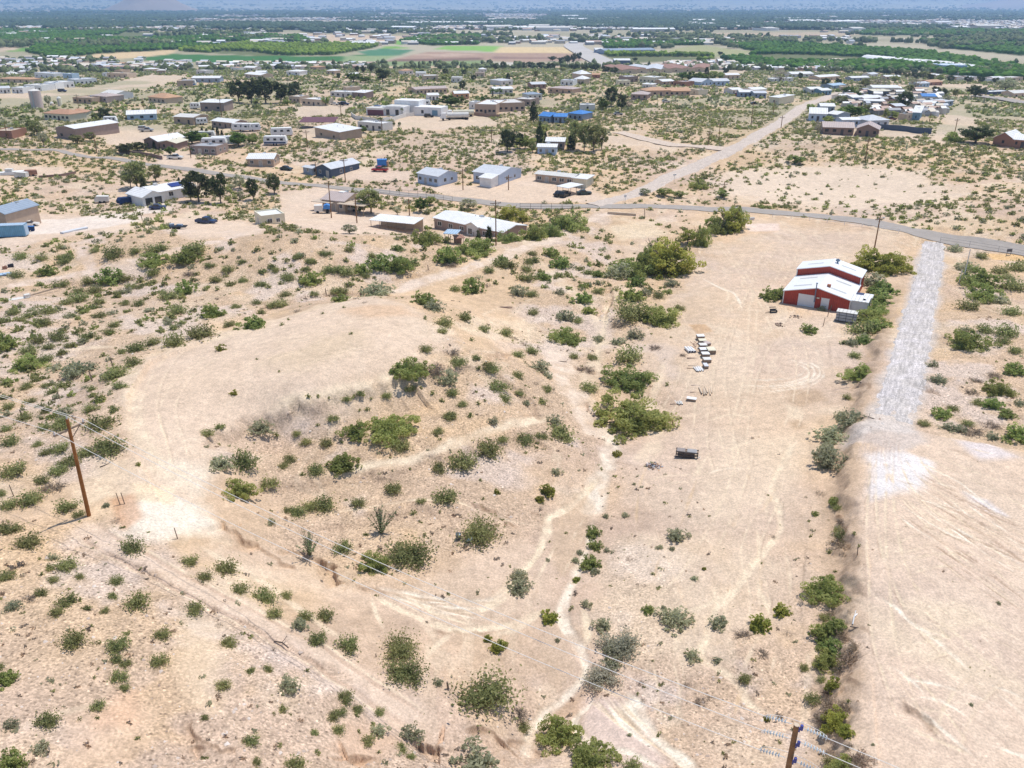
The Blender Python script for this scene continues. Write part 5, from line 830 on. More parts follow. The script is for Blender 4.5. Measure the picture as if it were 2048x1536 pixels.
def wall_line(pts, h, th, m, label, name='garden_wall', cat='wall', posts=0):
    P = [G(*p) for p in pts]; o = P[0]; mb = MB()
    for a, b in zip(P[:-1], P[1:]):
        d = b-a; L_ = math.hypot(d[0], d[1]); n = max(1, int(L_/4))
        for k in range(n):
            p = a+d*(k/n); q = a+d*((k+1)/n); u = A([-d[1], d[0], 0])/L_*th/2; zp = H(p[0], p[1])[0]; zq = H(q[0], q[1])[0]; b0 = len(mb.v)
            for s, zz in ((p, zp), (q, zq)):
                for sg in (-1, 1):
                    for dz in (-.6, h): mb.v.append((s[0]-o[0]+u[0]*sg, s[1]-o[1]+u[1]*sg, zz+dz-o[2]))
            i = b0; mb.f += [(i, i+4, i+5, i+1), (i+2, i+3, i+7, i+6), (i+1, i+5, i+7, i+3), (i, i+1, i+3, i+2), (i+4, i+6, i+7, i+5)]
    return tag(mb.build(name, m, None, tuple(o)), label, cat)
wall_line([(703, 232), (712, 239), (740, 243), (765, 245), (790, 241), (812, 234), (828, 232)], 1.6, .25, pm('offwhite'), 'curved stucco wall enclosing the court of the white villa')
wall_line([(930, 229), (965, 233), (1000, 236)], 1.4, .25, pm('brown'), 'brown block wall in front of the flat roofed complex'); wall_line([(238, 305), (262, 309), (290, 312), (325, 319)], 1.2, .25, pm('brown'), 'low brown wall with pillars around the landscaped lot')
wall_line([(1735, 256), (1760, 260), (1800, 262), (1862, 268)], 2.0, .2, pm('slate'), 'long dark blue junkyard wall among the crowded homes', 'yard_wall'); wall_line([(78, 356), (120, 353), (152, 347)], .7, .25, pm('brown'), 'low brown wall edging the paddock'); wall_line([(1215, 428), (1245, 430), (1272, 432)], .6, .3, pm('sand'), 'low tan roadside wall with thin posts by the asphalt road')
# other houses of the middle distance: A, B, depth, wall height, roof, rise, wall colour, roof colour, windows, label
HL = [((950, 227), (992, 229), 22, 4, 'flat', 0, 'tan', 'white', 4, 'flat roofed tan complex with bright white roofs behind a brown wall'), ((996, 224), (1050, 222), 18, 3.6, 'flat', 0, 'tan', 'offwhite', 4, 'rear block of the flat roofed tan complex'), ((938, 218), (952, 219), 6, 3, 'flat', 0, 'white', 'white', 1, 'small white box building beside the tan complex'),
 ((661, 193), (702, 196), 8, 2.6, 'flat', 0, 'offwhite', 'white', 3, 'low white roofed house with a carport in the far scrub'), ((706, 195), (730, 197), 7, 2.8, 'shed', .5, 'taupe', 'white', 1, 'white roofed carport wing beside the low far house'), ((693, 188), (722, 188), 8, 3.4, 'flat', 0, 'sand', 'sand', 2, 'sand coloured flat house behind the low white roofs'),
 ((579, 206), (600, 207), 8, 3, 'flat', 0, 'sand', 'white', 2, 'sand coloured house just past the dark grove'), ((604, 211), (642, 212), 9, 3, 'flat', 0, 'sand', 'white', 3, 'wider sand coloured house just past the dark grove'), ((832, 189), (862, 188), 9, 2.8, 'gable', .9, 'sand', 'pinkgrey', 3, 'half of a long pinkish roofed house behind a yellow tree'), ((862, 188), (894, 187), 9, 2.8, 'gable', .9, 'sand', 'pinkgrey', 3, 'far half of the long pinkish roofed house'),
 ((857, 201), (878, 201), 7, 2.7, 'gable', .7, 'white', 'white', 2, 'small white roofed trailer home below the pinkish roofs'), ((910, 198), (938, 197), 7, 2.7, 'gable', .9, 'orange', 'white', 2, 'orange walled house with white carport near the palms'), ((988, 188), (1026, 188), 9, 2.8, 'gable', .8, 'offwhite', 'white', 3, 'long white roofed house behind the palms'),
 ((1026, 210), (1060, 213), 10, 3, 'flat', 0, 'taupe', 'offwhite', 3, 'brown flat roofed house beside the complex'), ((1056, 200), (1084, 199), 8, 2.7, 'hip', 1, 'offwhite', 'steel', 2, 'house with a pale steel roof in the far scrub'), ((1096, 186), (1144, 187), 10, 2.8, 'hip', 1, 'tan', 'pinkgrey', 3, 'tan hip roofed house in the middle of the far scrub'), ((1064, 178), (1092, 177), 8, 2.6, 'gable', .9, 'brown', 'ltgrey', 2, 'low brown house with pale grey gable roof'),
 ((1160, 160), (1182, 160), 12, 4, 'pyramid', 2.4, 'sand', 'white', 2, 'sand coloured house with a white pyramid roof'), ((1148, 169), (1168, 169), 9, 3.4, 'pyramid', 2, 'sand', 'white', 2, 'smaller house with a white pyramid roof in front'), ((1121, 171), (1146, 171), 8, 3, 'flat', 0, 'white', 'ltgrey', 2, 'flat white outbuilding beside the pyramid roofs'), ((1184, 157), (1200, 157), 8, 2.6, 'gable', .8, 'rust', 'orange', 1, 'orange roofed cottage beside the pyramid roofs'),
 ((1237, 171), (1260, 172), 8, 3, 'flat', 0, 'cream', 'cream', 2, 'cream flat roofed house below the storage sheds'), ((1252, 164), (1276, 164), 10, 3.4, 'flat', 0, 'taupe', 'white', 2, 'taupe flat roofed house below the storage sheds'), ((1278, 165), (1308, 166), 12, 3.6, 'flat', 0, 'cream', 'white', 3, 'broad cream house with white flat roof below the storage sheds'), ((1284, 177), (1304, 178), 5, 2.6, 'shed', .3, 'offwhite', 'white', 1, 'small white shed in front of the broad cream house'),
 ((1325, 171), (1348, 171), 9, 2.7, 'gable', .9, 'tan', 'white', 2, 'tan house with a white roof before the leafy cluster'), ((1346, 173), (1370, 173), 9, 3, 'flat', 0, 'rust', 'pinkgrey', 2, 'rust walled house before the leafy cluster'), ((1291, 192), (1340, 192), 10, 2.9, 'hip', 1.5, 'tan', 'orange', 3, 'wide house with an orange tile hipped roof'), ((1338, 192), (1380, 192), 10, 2.7, 'gable', 1.3, 'tan', 'orange', 3, 'orange tiled wing of the wide tile roofed house'),
 ((1380, 189), (1396, 190), 6, 2.8, 'flat', 0, 'cream', 'sand', 1, 'cream garage beside the orange tiled wing'), ((1262, 199), (1294, 200), 10, 2.6, 'hip', 1.4, 'taupe', 'pinkgrey', 2, 'taupe hip roofed house in front of the orange tiles'), ((1402, 171), (1424, 171), 10, 3, 'gabled', 1.6, 'skyblue', 'ltgrey', 2, 'pale blue house with a white gable trim behind the scrub'), ((1424, 171), (1458, 171), 9, 2.9, 'gable', 1.2, 'skyblue', 'ltgrey', 3, 'pale blue wing with porch behind the scrub'),
 ((1452, 158), (1479, 158), 9, 3, 'gable', .9, 'sand', 'white', 2, 'white roofed house beyond the pale blue home'), ((1464, 189), (1484, 189), 8, 2.7, 'gable', .7, 'offwhite', 'white', 2, 'white mobile home first in the roadside group'), ((1478, 194), (1504, 195), 8, 2.7, 'gable', .8, 'steel', 'white', 2, 'white roofed home with a red car before it'), ((1506, 188), (1532, 188), 9, 2.7, 'gable', .8, 'offwhite', 'white', 2, 'pale gable home at the rear of the roadside group'), ((1508, 196), (1532, 197), 9, 2.7, 'gable', .7, 'steel', 'ltgrey', 2, 'grey roofed home nearest the gravel road'),
 ((1537, 208), (1557, 210), 14, 3.4, 'shed', .4, 'cream', 'white', 1, 'cream metal building beside the top of the gravel road'), ((1583, 154), (1626, 155), 12, 3, 'gable', 1.2, 'offwhite', 'white', 4, 'long white hall at the edge of the orchard'), ((1638, 160), (1678, 160), 10, 3, 'gable', 1, 'sand', 'white', 3, 'sand walled hall beside the long white hall'), ((1547, 163), (1570, 163), 5, 2.4, 'shed', .3, 'offwhite', 'white', 2, 'low white shed by the bare grey tree'), ((1572, 163), (1586, 163), 5, 2.4, 'shed', .3, 'offwhite', 'ltgrey', 1, 'low grey shed by the bare grey tree'),
 ((1620, 188), (1645, 188), 9, 2.7, 'gable', .9, 'offwhite', 'white', 2, 'white roofed trailer home above the gravel road end'), ((1642, 191), (1662, 190), 8, 2.7, 'gable', .8, 'tealblue', 'white', 2, 'teal walled trailer home above the gravel road end'), ((1665, 178), (1690, 178), 9, 2.7, 'gable', .8, 'steel', 'skyblue', 2, 'pale teal roofed home above the gravel road end'), ((1680, 183), (1700, 184), 9, 2.7, 'flat', 0, 'sand', 'sand', 2, 'sandy flat home beside the teal roofed one'),
 ((1686, 204), (1702, 204), 8, 2.8, 'gable', .9, 'offwhite', 'white', 1, 'white peaked home in the crowded block, nearest its bright green trees'), ((1704, 206), (1721, 206), 8, 2.8, 'gable', .9, 'steel', 'white', 1, 'white roofed home beside the white peaked home'), ((1727, 205), (1764, 206), 9, 2.7, 'gable', .8, 'brown', 'white', 2, 'long white roof over brown walls in the crowded block'), ((1727, 213), (1762, 214), 6, 2.7, 'gable', .6, 'steel', 'white', 2, 'row of white roofed sheds below the brown walls'),
 ((1746, 192), (1778, 193), 6, 3, 'shed', .5, 'slate', 'cream', 4, 'dark fronted lodge with a cream roof and porch'), ((1745, 184), (1798, 185), 12, 2.8, 'gable', 1, 'offwhite', 'white', 3, 'wide white roofed hall behind the dark fronted lodge'), ((1843, 204), (1870, 205), 9, 3, 'gable', 1, 'offwhite', 'blue', 2, 'house with a vivid blue roof in the crowded block'), ((1843, 218), (1866, 219), 8, 2.8, 'gable', .7, 'tealblue', 'white', 2, 'teal walled home below the vivid blue roof'), ((1875, 213), (1905, 212), 8, 2.6, 'gable', .6, 'steel', 'ltgrey', 2, 'long grey trailer home by the pale lane'),
 ((1858, 171), (1884, 171), 10, 2.8, 'gable', 1.2, 'rust', 'orange', 2, 'house with an orange red roof beyond the vivid blue one'), ((1838, 174), (1858, 174), 8, 2.8, 'gable', .8, 'skyblue', 'ltgrey', 2, 'pale blue home beside the orange red roof'), ((1790, 224), (1809, 224), 7, 2.6, 'gable', .7, 'rust', 'ltgrey', 1, 'small rusty shed home under a grey roof'), ((1731, 228), (1746, 228), 5, 2.5, 'gable', .5, 'steel', 'white', 1, 'narrow white trailer among the bright trees'),
 ((1618, 242), (1652, 243), 12, 2.9, 'gable', 1.6, 'paleblue', 'white', 2, 'big white gabled home at the near corner of the crowded block'), ((1640, 226), (1668, 226), 8, 2.8, 'gable', .8, 'steel', 'white', 2, 'stepped white roofs behind the big white gabled home'), ((1652, 241), (1672, 242), 8, 2.7, 'gable', .8, 'steel', 'white', 1, 'lilac shaded annex beside the big white gabled home'), ((1683, 253), (1718, 254), 6, 2.6, 'gable', .5, 'paleblue', 'white', 2, 'white trailer home standing behind the brown gabled houses'),
 ((1645, 268), (1706, 271), 9, 2.6, 'gable', 1.3, 'brown', 'pinkgrey', 3, 'long brown roofed house at the near edge of the crowded block'), ((1711, 272), (1755, 274), 10, 2.6, 'gabled', 1.5, 'brown', 'pinkgrey', 2, 'brown brick house with a wide gable facing the scrub'), ((1735, 256), (1776, 255), 9, 2.7, 'hip', 1.6, 'ltgrey', 'ltgrey', 2, 'grey hip roofed house before the junkyard wall'), ((1823, 241), (1838, 241), 10, 3.2, 'shed', 1.6, 'tealblue', 'white', 1, 'steep white roofed cabin with a teal front'),
 ((1812, 241), (1822, 241), 4, 2.2, 'flat', 0, 'sand', 'white', 1, 'tiny white hut beside the steep roofed cabin'), ((1984, 291), (2024, 295), 10, 2.6, 'gabled', 1.8, 'rust', 'white', 1, 'red walled house with a steep white gable and blue trim'), ((2024, 295), (2062, 298), 8, 2.6, 'gable', 1.2, 'rust', 'white', 2, 'red walled wing at the frame edge with white roof'), ((2026, 194), (2062, 195), 9, 3, 'gable', 1.2, 'sand', 'offwhite', 2, 'sandy house at the frame edge past the parked vehicles'),
 ((1980, 190), (2022, 191), 8, 2.6, 'flat', 0, 'slate', 'white', 2, 'white roofed stall row with dark fronts by the side highway'), ((1770, 160), (1800, 160), 8, 2.7, 'gable', .8, 'sand', 'white', 2, 'small white roofed home under the greenhouse tree row'), ((1703, 162), (1738, 162), 8, 2.7, 'gable', .8, 'steel', 'white', 2, 'white roofed home between the sand walled hall and the tree row'), ((1075, 307), (1112, 311), 7, 2.7, 'gable', .5, 'paleblue', 'white', 2, 'white metal house under the tall conifers'), ((1092, 298), (1128, 300), 7, 2.8, 'gable', .8, 'taupe', 'white', 2, 'white roofed brown house behind the white metal house'),
 ((1078, 245), (1100, 246), 7, 2.8, 'gable', 1.2, 'steel', 'blue', 2, 'blue roofed shed at the near end of the blue roof row'), ((1108, 246), (1133, 246), 7, 2.6, 'gable', .9, 'steel', 'blue', 2, 'low blue roofed shed in the middle of the blue roof row'), ((1136, 240), (1164, 241), 9, 2.8, 'hip', 1.2, 'steel', 'blue', 2, 'wide deep blue roof at the far end of the blue roof row'), ((1160, 222), (1190, 221), 6, 2.5, 'flat', 0, 'offwhite', 'white', 1, 'low white slab roof beyond the blue roofs'),
 ((0, 187), (22, 187), 9, 3, 'gable', .8, 'white', 'ltgrey', 2, 'white house with grey roof at the frame edge below the hillside homes'), ((25, 187), (47, 187), 9, 3, 'flat', 0, 'white', 'white', 2, 'white flat house near the pink water tank'), ((50, 182), (84, 182), 10, 3.2, 'flat', 0, 'white', 'offwhite', 3, 'white house standing just behind the pink water tank'), ((88, 178), (112, 178), 10, 3, 'flat', 0, 'white', 'ltgrey', 2, 'white house with cars near the pink water tank'), ((113, 176), (150, 175), 12, 3.4, 'flat', 0, 'white', 'white', 3, 'long white house in the stepped white row'), ((152, 169), (195, 168), 12, 3.2, 'flat', 0, 'white', 'ltgrey', 4, 'white house with square windows ending the stepped white row'),
 ((70, 155), (108, 155), 10, 3.4, 'flat', 0, 'white', 'ltgrey', 3, 'broad white house above the stepped white row'), ((127, 157), (145, 157), 8, 3, 'flat', 0, 'skyblue', 'white', 1, 'small house with a blue front above the stepped white row'), ((215, 156), (255, 156), 10, 3.2, 'flat', 0, 'sand', 'sand', 3, 'sandy flat roofed house in the open below the orchards'), ((205, 154), (214, 154), 5, 2.6, 'flat', 0, 'white', 'white', 1, 'white box beside the sandy flat roofed house'), ((355, 173), (386, 174), 10, 3.4, 'flat', 0, 'tan', 'sand', 1, 'tan building with a blue and white box trailer'),
 ((385, 165), (440, 165), 10, 2.8, 'gable', .9, 'steel', 'white', 3, 'long white roofed house beside the tan building'), ((0, 165), (60, 166), 10, 2.6, 'hip', 1, 'sand', 'orange', 4, 'sprawling orange roofed house at the frame edge'), ((490, 156), (522, 157), 10, 2.8, 'gable', 1, 'sand', 'white', 3, 'white gabled house uphill of the dark grove'), ((515, 138), (560, 138), 12, 4, 'hip', 1.2, 'offwhite', 'white', 3, 'two storey pale house above the dark grove'), ((512, 152), (532, 152), 8, 2.6, 'gable', .9, 'paleblue', 'white', 2, 'pale blue white roofed house near the dark grove')]
for a in HL: house(a[0], a[1], a[2], a[3], a[4], a[5], a[6], a[7], a[9], a[8], .5 if a[8] > 1 else 0, side=0)
# small homes on the far rim, below the fields
cols = ['white', 'offwhite', 'sand', 'ltgrey', 'tan', 'pinkgrey', 'orange', 'terracotta']
rg = random.Random(5); far_rows = [(6, 60, 118, 150), (100, 400, 120, 150), (400, 700, 128, 146), (800, 1020, 135, 175), (1660, 2040, 150, 178), (560, 860, 140, 160)]
for n, (a0, a1, b0, b1) in enumerate(far_rows):
    zn = ['by the frame edge under the orchard wall', 'in the rows under the first orchard', 'on the rim below the dark green field', 'in the far neighbourhood below the ploughed fields', 'among the homes under the greenhouse', 'on the rim beside the winding field track'][n]
    for k in range([5, 22, 12, 14, 14, 6][n]):
        x = rg.uniform(a0, a1); y = rg.uniform(b0, b1); wd = rg.uniform(12, 26)*(.6+(y-115)/90); g = G(x, y); c = rg.choice(cols[:5]); l = 'small pale house '+zn
        if min(math.hypot(g[0]-f[0], g[1]-f[1]) for f in FOOT) < 14: continue
        house((x, y), (x+wd, y+rg.uniform(-.4, .4)), rg.uniform(7, 12), 3, rg.choice(['gable', 'flat', 'hip']), 1.0, rg.choice(['white', 'sand', 'tan', 'offwhite']), rg.choice(['white', 'white', 'offwhite', 'ltgrey', 'pinkgrey', 'orange']), l, 2, 0, group=l, side=0, vents=0)
for k in range(7): x = 1245+k*23; house((x, 147-k*.6), (x+30, 147.5-k*.6), 55, 3, 'gabled', 1.0, 'sand', 'rust' if k not in (2, 3) else 'ltgrey', 'long narrow red roofed storage shed' if k not in (2, 3) else 'long narrow pale roofed storage shed', 1, 0, 'storage_shed', 'storage shed', 'parallel storage sheds with red roofs' if k not in (2, 3) else 'parallel storage sheds with pale roofs', side=0, vents=0)
house((1228, 130), (1260, 130), 14, 5, 'gable', 1.5, 'slate', 'white', 'isolated long white roofed barn by the highway', 3, 0, side=0); house((1190, 107), (1206, 107), 20, 5, 'gable', 2, 'steel', 'white', 'white barn beside the highway bend', 1, 0, side=0); house((1208, 109), (1310, 107), 25, 5, 'gable', 2, 'steel', 'steel', 'very long steel roofed packing shed by the highway', 0, 0, side=0); house((700, 92), (750, 93), 22, 5, 'gable', 2, 'sand', 'white', 'long white farm shed at the corner of the green orchard', 0, 0, side=0)
# greenhouse: rows of white vaults
c0 = at_z(A([1778, 1890]), A([126, 138.]), -11.5); e = empty('greenhouse', (c0[0][0], c0[1][0], -12), 0); tag(e, 'long white vaulted greenhouses set among the orchards', 'greenhouse')
for k in range(16):
    x, y = at_z(1780+k*11.5, 125.5+k*1.05, -12.); m = MB(); pr = [(8.6*math.cos(a), 5.5*math.sin(a)) for a in np.linspace(0, math.pi, 7)]; m.prism([(float(x)-c0[0][0]+p, q) for p, q in pr], float(y)-c0[1][0], float(y)-c0[1][0]+70); m.build('greenhouse_vault', pm('white'), e)
x0, y0 = at_z(1885, 143., -12.); x1, y1 = at_z(1935, 143.4, -12.); MB().box(float(x0)-c0[0][0], float(x1)-c0[0][0], float(y0)-c0[1][0], float(y0)-c0[1][0]+30, 0, 6).build('packing_hall', pm('paleblue'), e); x1b, _ = at_z(2015, 146., -12.); MB().box(float(x1)-c0[0][0]+1, float(x1b)-c0[0][0], float(y0)-c0[1][0]+10, float(y0)-c0[1][0]+60, 0, 4).build('long_hall', pm('offwhite'), e)
# water tanks
for px, py, wpx, hp, c, lb in ((76, 217, 22, 34, 'pinkgrey', 'tall pink cylindrical water tank'), (121, 212, 9, 15, 'cream', 'small cream cylindrical water tank'), (105, 214, 8, 7, 'sand', 'squat sand coloured tank between the two upright tanks')):
    x, y, z = G(px, py); s = (y*CP+(CAMZ-z)*SP)/F; t = MB().tube((0, 0, -.5), (0, 0, hp*s), wpx*s/2, n=24); o = t.build('tank_shell', mat('tank_'+c, A(PALET[c])*1.25, .6, .06), None, (x, y, z)); o.name = 'water_tank'; tag(o, lb, 'water tank'); MB().tube((0, 0, hp*s+.01), (0, 0, hp*s+.8), wpx*s/2*.98, .3, 24).build('tank_lid', pm('offwhite'), o); MB().box(-.3, .3, -wpx*s/2-.25, -wpx*s/2, 0, hp*s).build('ladder', STEEL, o)
# ------------------------------------------------------------------ red metal barn
RED = mat('red_ribbed_metal', (.40, .060, .038), .6, .16, .9, 0, .32, 0); c, L_, rz, z0 = frame_of((1565, 606), (1697, 625.5))
b = empty('barn', (c[0], c[1], z0-.05), rz); tag(b, 'red ribbed metal barn with white roofs, the rear section taller', 'barn')
w_, r = gable_parts(L_, 9.8, 2.35, 1.35, 'gabled', oh=.22); w_.build('wall', RED, b); ro = r.build('roof', mat('barn_white_roof', (.84, .84, .84), .5, .03, .8, 0, .5, 1), b)
w_, r = gable_parts(L_*1.0, 5.2, 3.75, 1.35, 'gabled', oh=.22, y0=10.0); w_.build('rear_wall', RED, b); rr_ = r.build('rear_roof', _M['barn_white_roof'], b)
def slope_strip(y, x0, x1, h, parent):
    s_ = 1.35/(L_/2); m = MB(); zz = lambda x: h+1.35-abs(x)*s_+.185
    m.poly([(x0, y-.3, zz(x0)), (x1, y-.3, zz(x1)), (x1, y+.3, zz(x1)), (x0, y+.3, zz(x0))]); m.build('skylight_strip', mat('translucent_panel', (.55, .55, .53), .5), parent)
for y in (2.4, 7.4):
    slope_strip(y, -L_*.40, -L_*.13, 2.35, ro); slope_strip(y, L_*.16, L_*.40, 2.35, ro)
slope_strip(12.6, -L_*.38, -L_*.14, 3.75, rr_); slope_strip(12.6, L_*.15, L_*.38, 3.75, rr_)
win(b, -L_*.145, 1.15, 2.9, 2.3, 0, True, mt=mat('white_door', (.72, .72, .72), .6, .04), door=True, name='roll_up_door'); win(b, L_*.135, 1.03, 1.35, 2.05, 0, True, mt=_M['white_door'], door=True)
MB().box(L_*.135-.75, L_*.135+.75, -.028, .018, 2.06, 2.13).build('door_lintel', FRAME, b); MB().tube((-.25, -.28, 1.2), (-.25, -.28, 4.6), .09, n=8).tube((-.25, -.28, 4.6), (-.25, -.28, 4.75), .16, .16, 8).build('flue_pipe', mat('blue_grey_flue', (.15, .22, .30), .5), b)
MB().box(1.1, 1.7, 2.2, 2.8, 3.4, 3.95).build('roof_vent', mat('rusty_vent', (.40, .16, .10), .8), ro); MB().tube((.8, 13, 4.8), (.8, 13, 5.9), .16, n=8).box(.45, 1.15, 12.7, 13.3, 5.5, 5.75).build('flue_pipe', _M['blue_grey_flue'], rr_)
t = MB()
for x in (-L_/2, L_/2): t.box(x-.08, x+.08, -.06, .06, -.3, 2.36)
t.box(L_/2-.06, L_/2+.10, 9.9, 10.1, -.2, 3.7).box(-L_/2-.10, -L_/2+.06, 9.9, 10.1, -.2, 3.7); t.build('corner_trim', FRAME, b); MB().box(-L_*.27, -L_*.02, -1.1, -.05, -.1, .12).build('door_apron', pm('sand'), b); MB().box(.05, .5, -.2, -.03, 1.9, 2.1).build('wall_lamp', pm('cream'), b)
FOOT.append((c[0], c[1]+7, 11))
Cv = lambda *p: G(*p)
def thing_at(name, px, py, rz, label, cat, dz=0, group=None):
    g = G(px, py); e = empty(name, (g[0], g[1], g[2]+dz), rz); return tag(e, label, cat, group)
e = thing_at('white_shed', 1713, 627, rz, 'white lean to shed with solar panels against the end of the barn', 'shed'); MB().box(-1.2, 1.5, 0, 2.6, -.8, 2.2).build('wall', pm('ltgrey'), e); ro = MB().prism([(-.2, 2.2), (2.9, 2.4), (2.9, 2.5), (-.2, 2.3)], -1.35, 1.65, 'x').build('roof', pm('white', '_roof'), e)
MB().box(-1.1, 1.6, 3.0, 5.2, -.8, 2.1).build('rear_wall', pm('offwhite'), e); MB().box(-1.2, .2, 2.95, 5.3, 2.13, 2.2).build('solar_panel', mat('dark_solar', (.05, .05, .10), .2, spec=.6), ro); MB().box(.3, 1.8, 2.95, 5.3, 2.13, 2.2).build('rear_roof', pm('white', '_roof'), e); MB().box(.6, 1.0, .6, .9, 2.4, 2.55).build('roof_vent', DARKM, ro)
e = thing_at('block_pen', 1690, 646, rz+.02, 'low grey panelled pen with a white top on thin legs before the barn', 'pen'); MB().box(-1.6, 1.6, 0, 1.7, .2, 1.75).build('panel_box', mat('pen_grey', (.40, .42, .45), .7), e); MB().box(-1.65, 1.65, -.04, 1.75, 1.76, 1.84).build('top_sheet', pm('offwhite', '_roof'), e)
g_ = MB(); [g_.box(-1.62, 1.62, -.035, -.005, z-.035, z+.035) for z in (.25, .75, 1.25, 1.7)]; [g_.box(x-.03, x+.03, -.05, -.036, .2, 1.75) for x in (-1.1, 0, 1.1)]; g_.build('grid_bars', mat('pen_dark', (.06, .06, .07), .7), e)
for x in (-1.5, 1.5): MB().tube((x, -.9, -.5), (x, .1, .6), .03).build('leg', WOOD, e)
FOOT.append((G(1690, 646)[0], G(1690, 646)[1], 3))
for k, (px, py) in enumerate([(1646, 652), (1655, 633), (1660, 622)]):
    g = G(px, py); tag(MB().tube((0, 0, -.3), (.12, .0, 1.5-.2*k), .06, .05, 6).build('leaning_post', WOOD, None, tuple(g)), ['tallest leaning post', 'middle leaning post', 'post nearest the barn door'][k]+' of the broken fence in front of the barn', 'post')
# ------------------------------------------------------------------ utility poles and wires
def pole(top, base, label, arms=1, rad=.15, m=None, lamp=False, big=False, name='utility_pole', cat='utility pole', arm_rz=.4):
    x, y, z = G(*base); u = (768-top[1])/F
    # height at which a vertical pole here reaches the given picture row
    h = CAMZ+(y*(u*CP-SP))/(CP+u*SP)-z
    e = empty(name, (x, y, z), arm_rz); tag(e, label, cat); MB().tube((0, 0, -.8), (0, 0, h), rad*1.15, rad*.8, 10).build('pole_shaft', m or POLEM, e)
    if arms:
        a = MB().box(-1.2, 1.2, -.06, .06, h-.75, h-.6); [a.tube((sx*.9, 0, h-.68), (0, 0, h-1.35), .03, n=5) for sx in (-1, 1)]; ar = a.build('crossarm', WOOD, e)
        for k in (-1.1, -.35, 1.1): MB().tube((k, 0, h-.6), (k, 0, h-.38), .06, .04, 6).build('insulator', pm('ltgrey'), ar)
    if lamp: MB().tube((0, 0, h-.3), (0, -.9, h-.1), .04).rbox((0, -1.0, h-.12), (.3, .5, .12)).build('lamp_arm', STEEL, e)
    return e, h
WIREM = mat('bright_wire', (.82, .78, .72), .9, .03, 2, 0, spec=.1)
def wire(name, P0, P1, sag, label, r=.022, cat='power line', grp=None):
    P0, P1 = A(P0), A(P1); n = 26; t = np.linspace(0, 1, n)[:, None]; Q = P0+(P1-P0)*t; Q[:, 2] -= 4*sag*(t*(1-t))[:, 0]; return tag(MB().path([tuple(q-P0) for q in Q], r, 5).build(name, WIREM, None, tuple(P0)), label, cat, grp)
# the tall brown pole on the near slope
x, y, z = G(178, 1031); u = (768-838)/F; hL = CAMZ+(y*(u*CP-SP))/(CP+u*SP)-z; PL = A([x, y, z])
gr_ = G(1583, 1536); 
def on_ray(px, py, z): a, b_ = at_z(float(px), float(py), z); return A([float(a), float(b_), z])
zt = 12.6; PRt = on_ray(1601, 1447, zt); PR = A([PRt[0]-.25, PRt[1]-.1, H(PRt[0], PRt[1])[0]])
ln = unit(PRt-PL-A([0, 0, (PRt-PL)[2]])); ang = math.atan2(ln[1], ln[0])
e = empty('utility_pole', tuple(PL), ang); tag(e, 'tall rust brown wooden power pole on the near slope with one crossarm', 'utility pole')
# the pole leans a little, as in the photo
topL = on_ray(134, 838, PL[2]+hL); lean = topL-PL; R_ = lambda v: A([v[0]*math.cos(-ang)-v[1]*math.sin(-ang), v[0]*math.sin(-ang)+v[1]*math.cos(-ang), v[2]]); lv = R_(lean); MB().tube(tuple(-lv*.08), tuple(lv), .19, .135, 14).build('pole_shaft', mat('rust_brown_pole', (.30, .125, .035), .8, .3, 1.4), e)
zA = lv*.90; ar = MB().rbox((zA[0], zA[1], zA[2]), (.14, 3.0, .16)).tube((zA[0], zA[1]-1.1, zA[2]), tuple(lv*.80), .04).tube((zA[0], zA[1]+1.1, zA[2]), tuple(lv*.80), .04).build('crossarm', WOOD, e)
att = []
for k, yy in enumerate((-1.4, .1, 1.4)):
    q = A([zA[0], zA[1]+yy, zA[2]+.08]) if k != 1 else A([lv[0], lv[1], lv[2]]); MB().tube(tuple(q), tuple(q+[0, 0, .28]), .07, .05, 8).build('insulator', pm('ltgrey'), ar if k != 1 else e)
    w0 = PL+A([q[0]*math.cos(ang)-q[1]*math.sin(ang), q[0]*math.sin(ang)+q[1]*math.cos(ang), q[2]+.3]); att.append(w0)
# the dead end pole at the near edge
e = empty('utility_pole', tuple(PR), ang); tag(e, 'brown wooden power pole at the near edge with rows of insulator strings', 'utility pole'); hR = zt-PR[2]; MB().tube((0, 0, -1), (.0, 0, hR), .21, .155, 14).build('pole_shaft', mat('grained_brown_pole', (.26, .15, .075), .85, .35, 1.5), e)
MB().tube((0, 0, hR), (0, 0, hR+.02), .16, .15, 14).build('pole_cap', pm('sand'), e)
ceram = mat('pale_blue_ceramic', (.62, .70, .74), .25, .05, 3, spec=.6); blue_c = mat('dark_blue_clamp', (.05, .07, .30), .4); ends = {}
for lv_, dz in enumerate((-.05, -1.3, -2.6)):
    for sg in (-1, 1):
        st_ = MB(); x0 = .25*sg; yo = (.0, .12, -.12)[lv_]
        for k in range(7):
            xx = x0+sg*(.35+.17*k); st_.tube((xx, yo, hR+dz-.02*k), (xx+.07*sg, yo, hR+dz-.02*k), .17, .08, 10)
        st_.tube((x0, yo, hR+dz), (x0+sg*1.6, yo, hR+dz-.14), .02, n=5); st_.build('insulator_string', ceram, e); ends[(lv_, sg)] = PR+A([(x0+sg*1.6)*math.cos(ang)-yo*math.sin(ang), (x0+sg*1.6)*math.sin(ang)+yo*math.cos(ang), hR+dz-.14])
    J = [(1.75*math.cos(a), -.05, hR+dz-.14+.55*math.sin(a)) for a in np.linspace(0, math.pi, 12)]; MB().path(J, .016, 5).build('jumper_wire', WIREM, e)
    MB().tube((.3, -.25, hR+dz+.05), (.3, -.25, hR+dz+.4), .09, n=8).tube((.2, -.2, hR+dz+.12), (.2, -.2, hR+dz-.2), .05, n=6).build('clamp', blue_c, e)
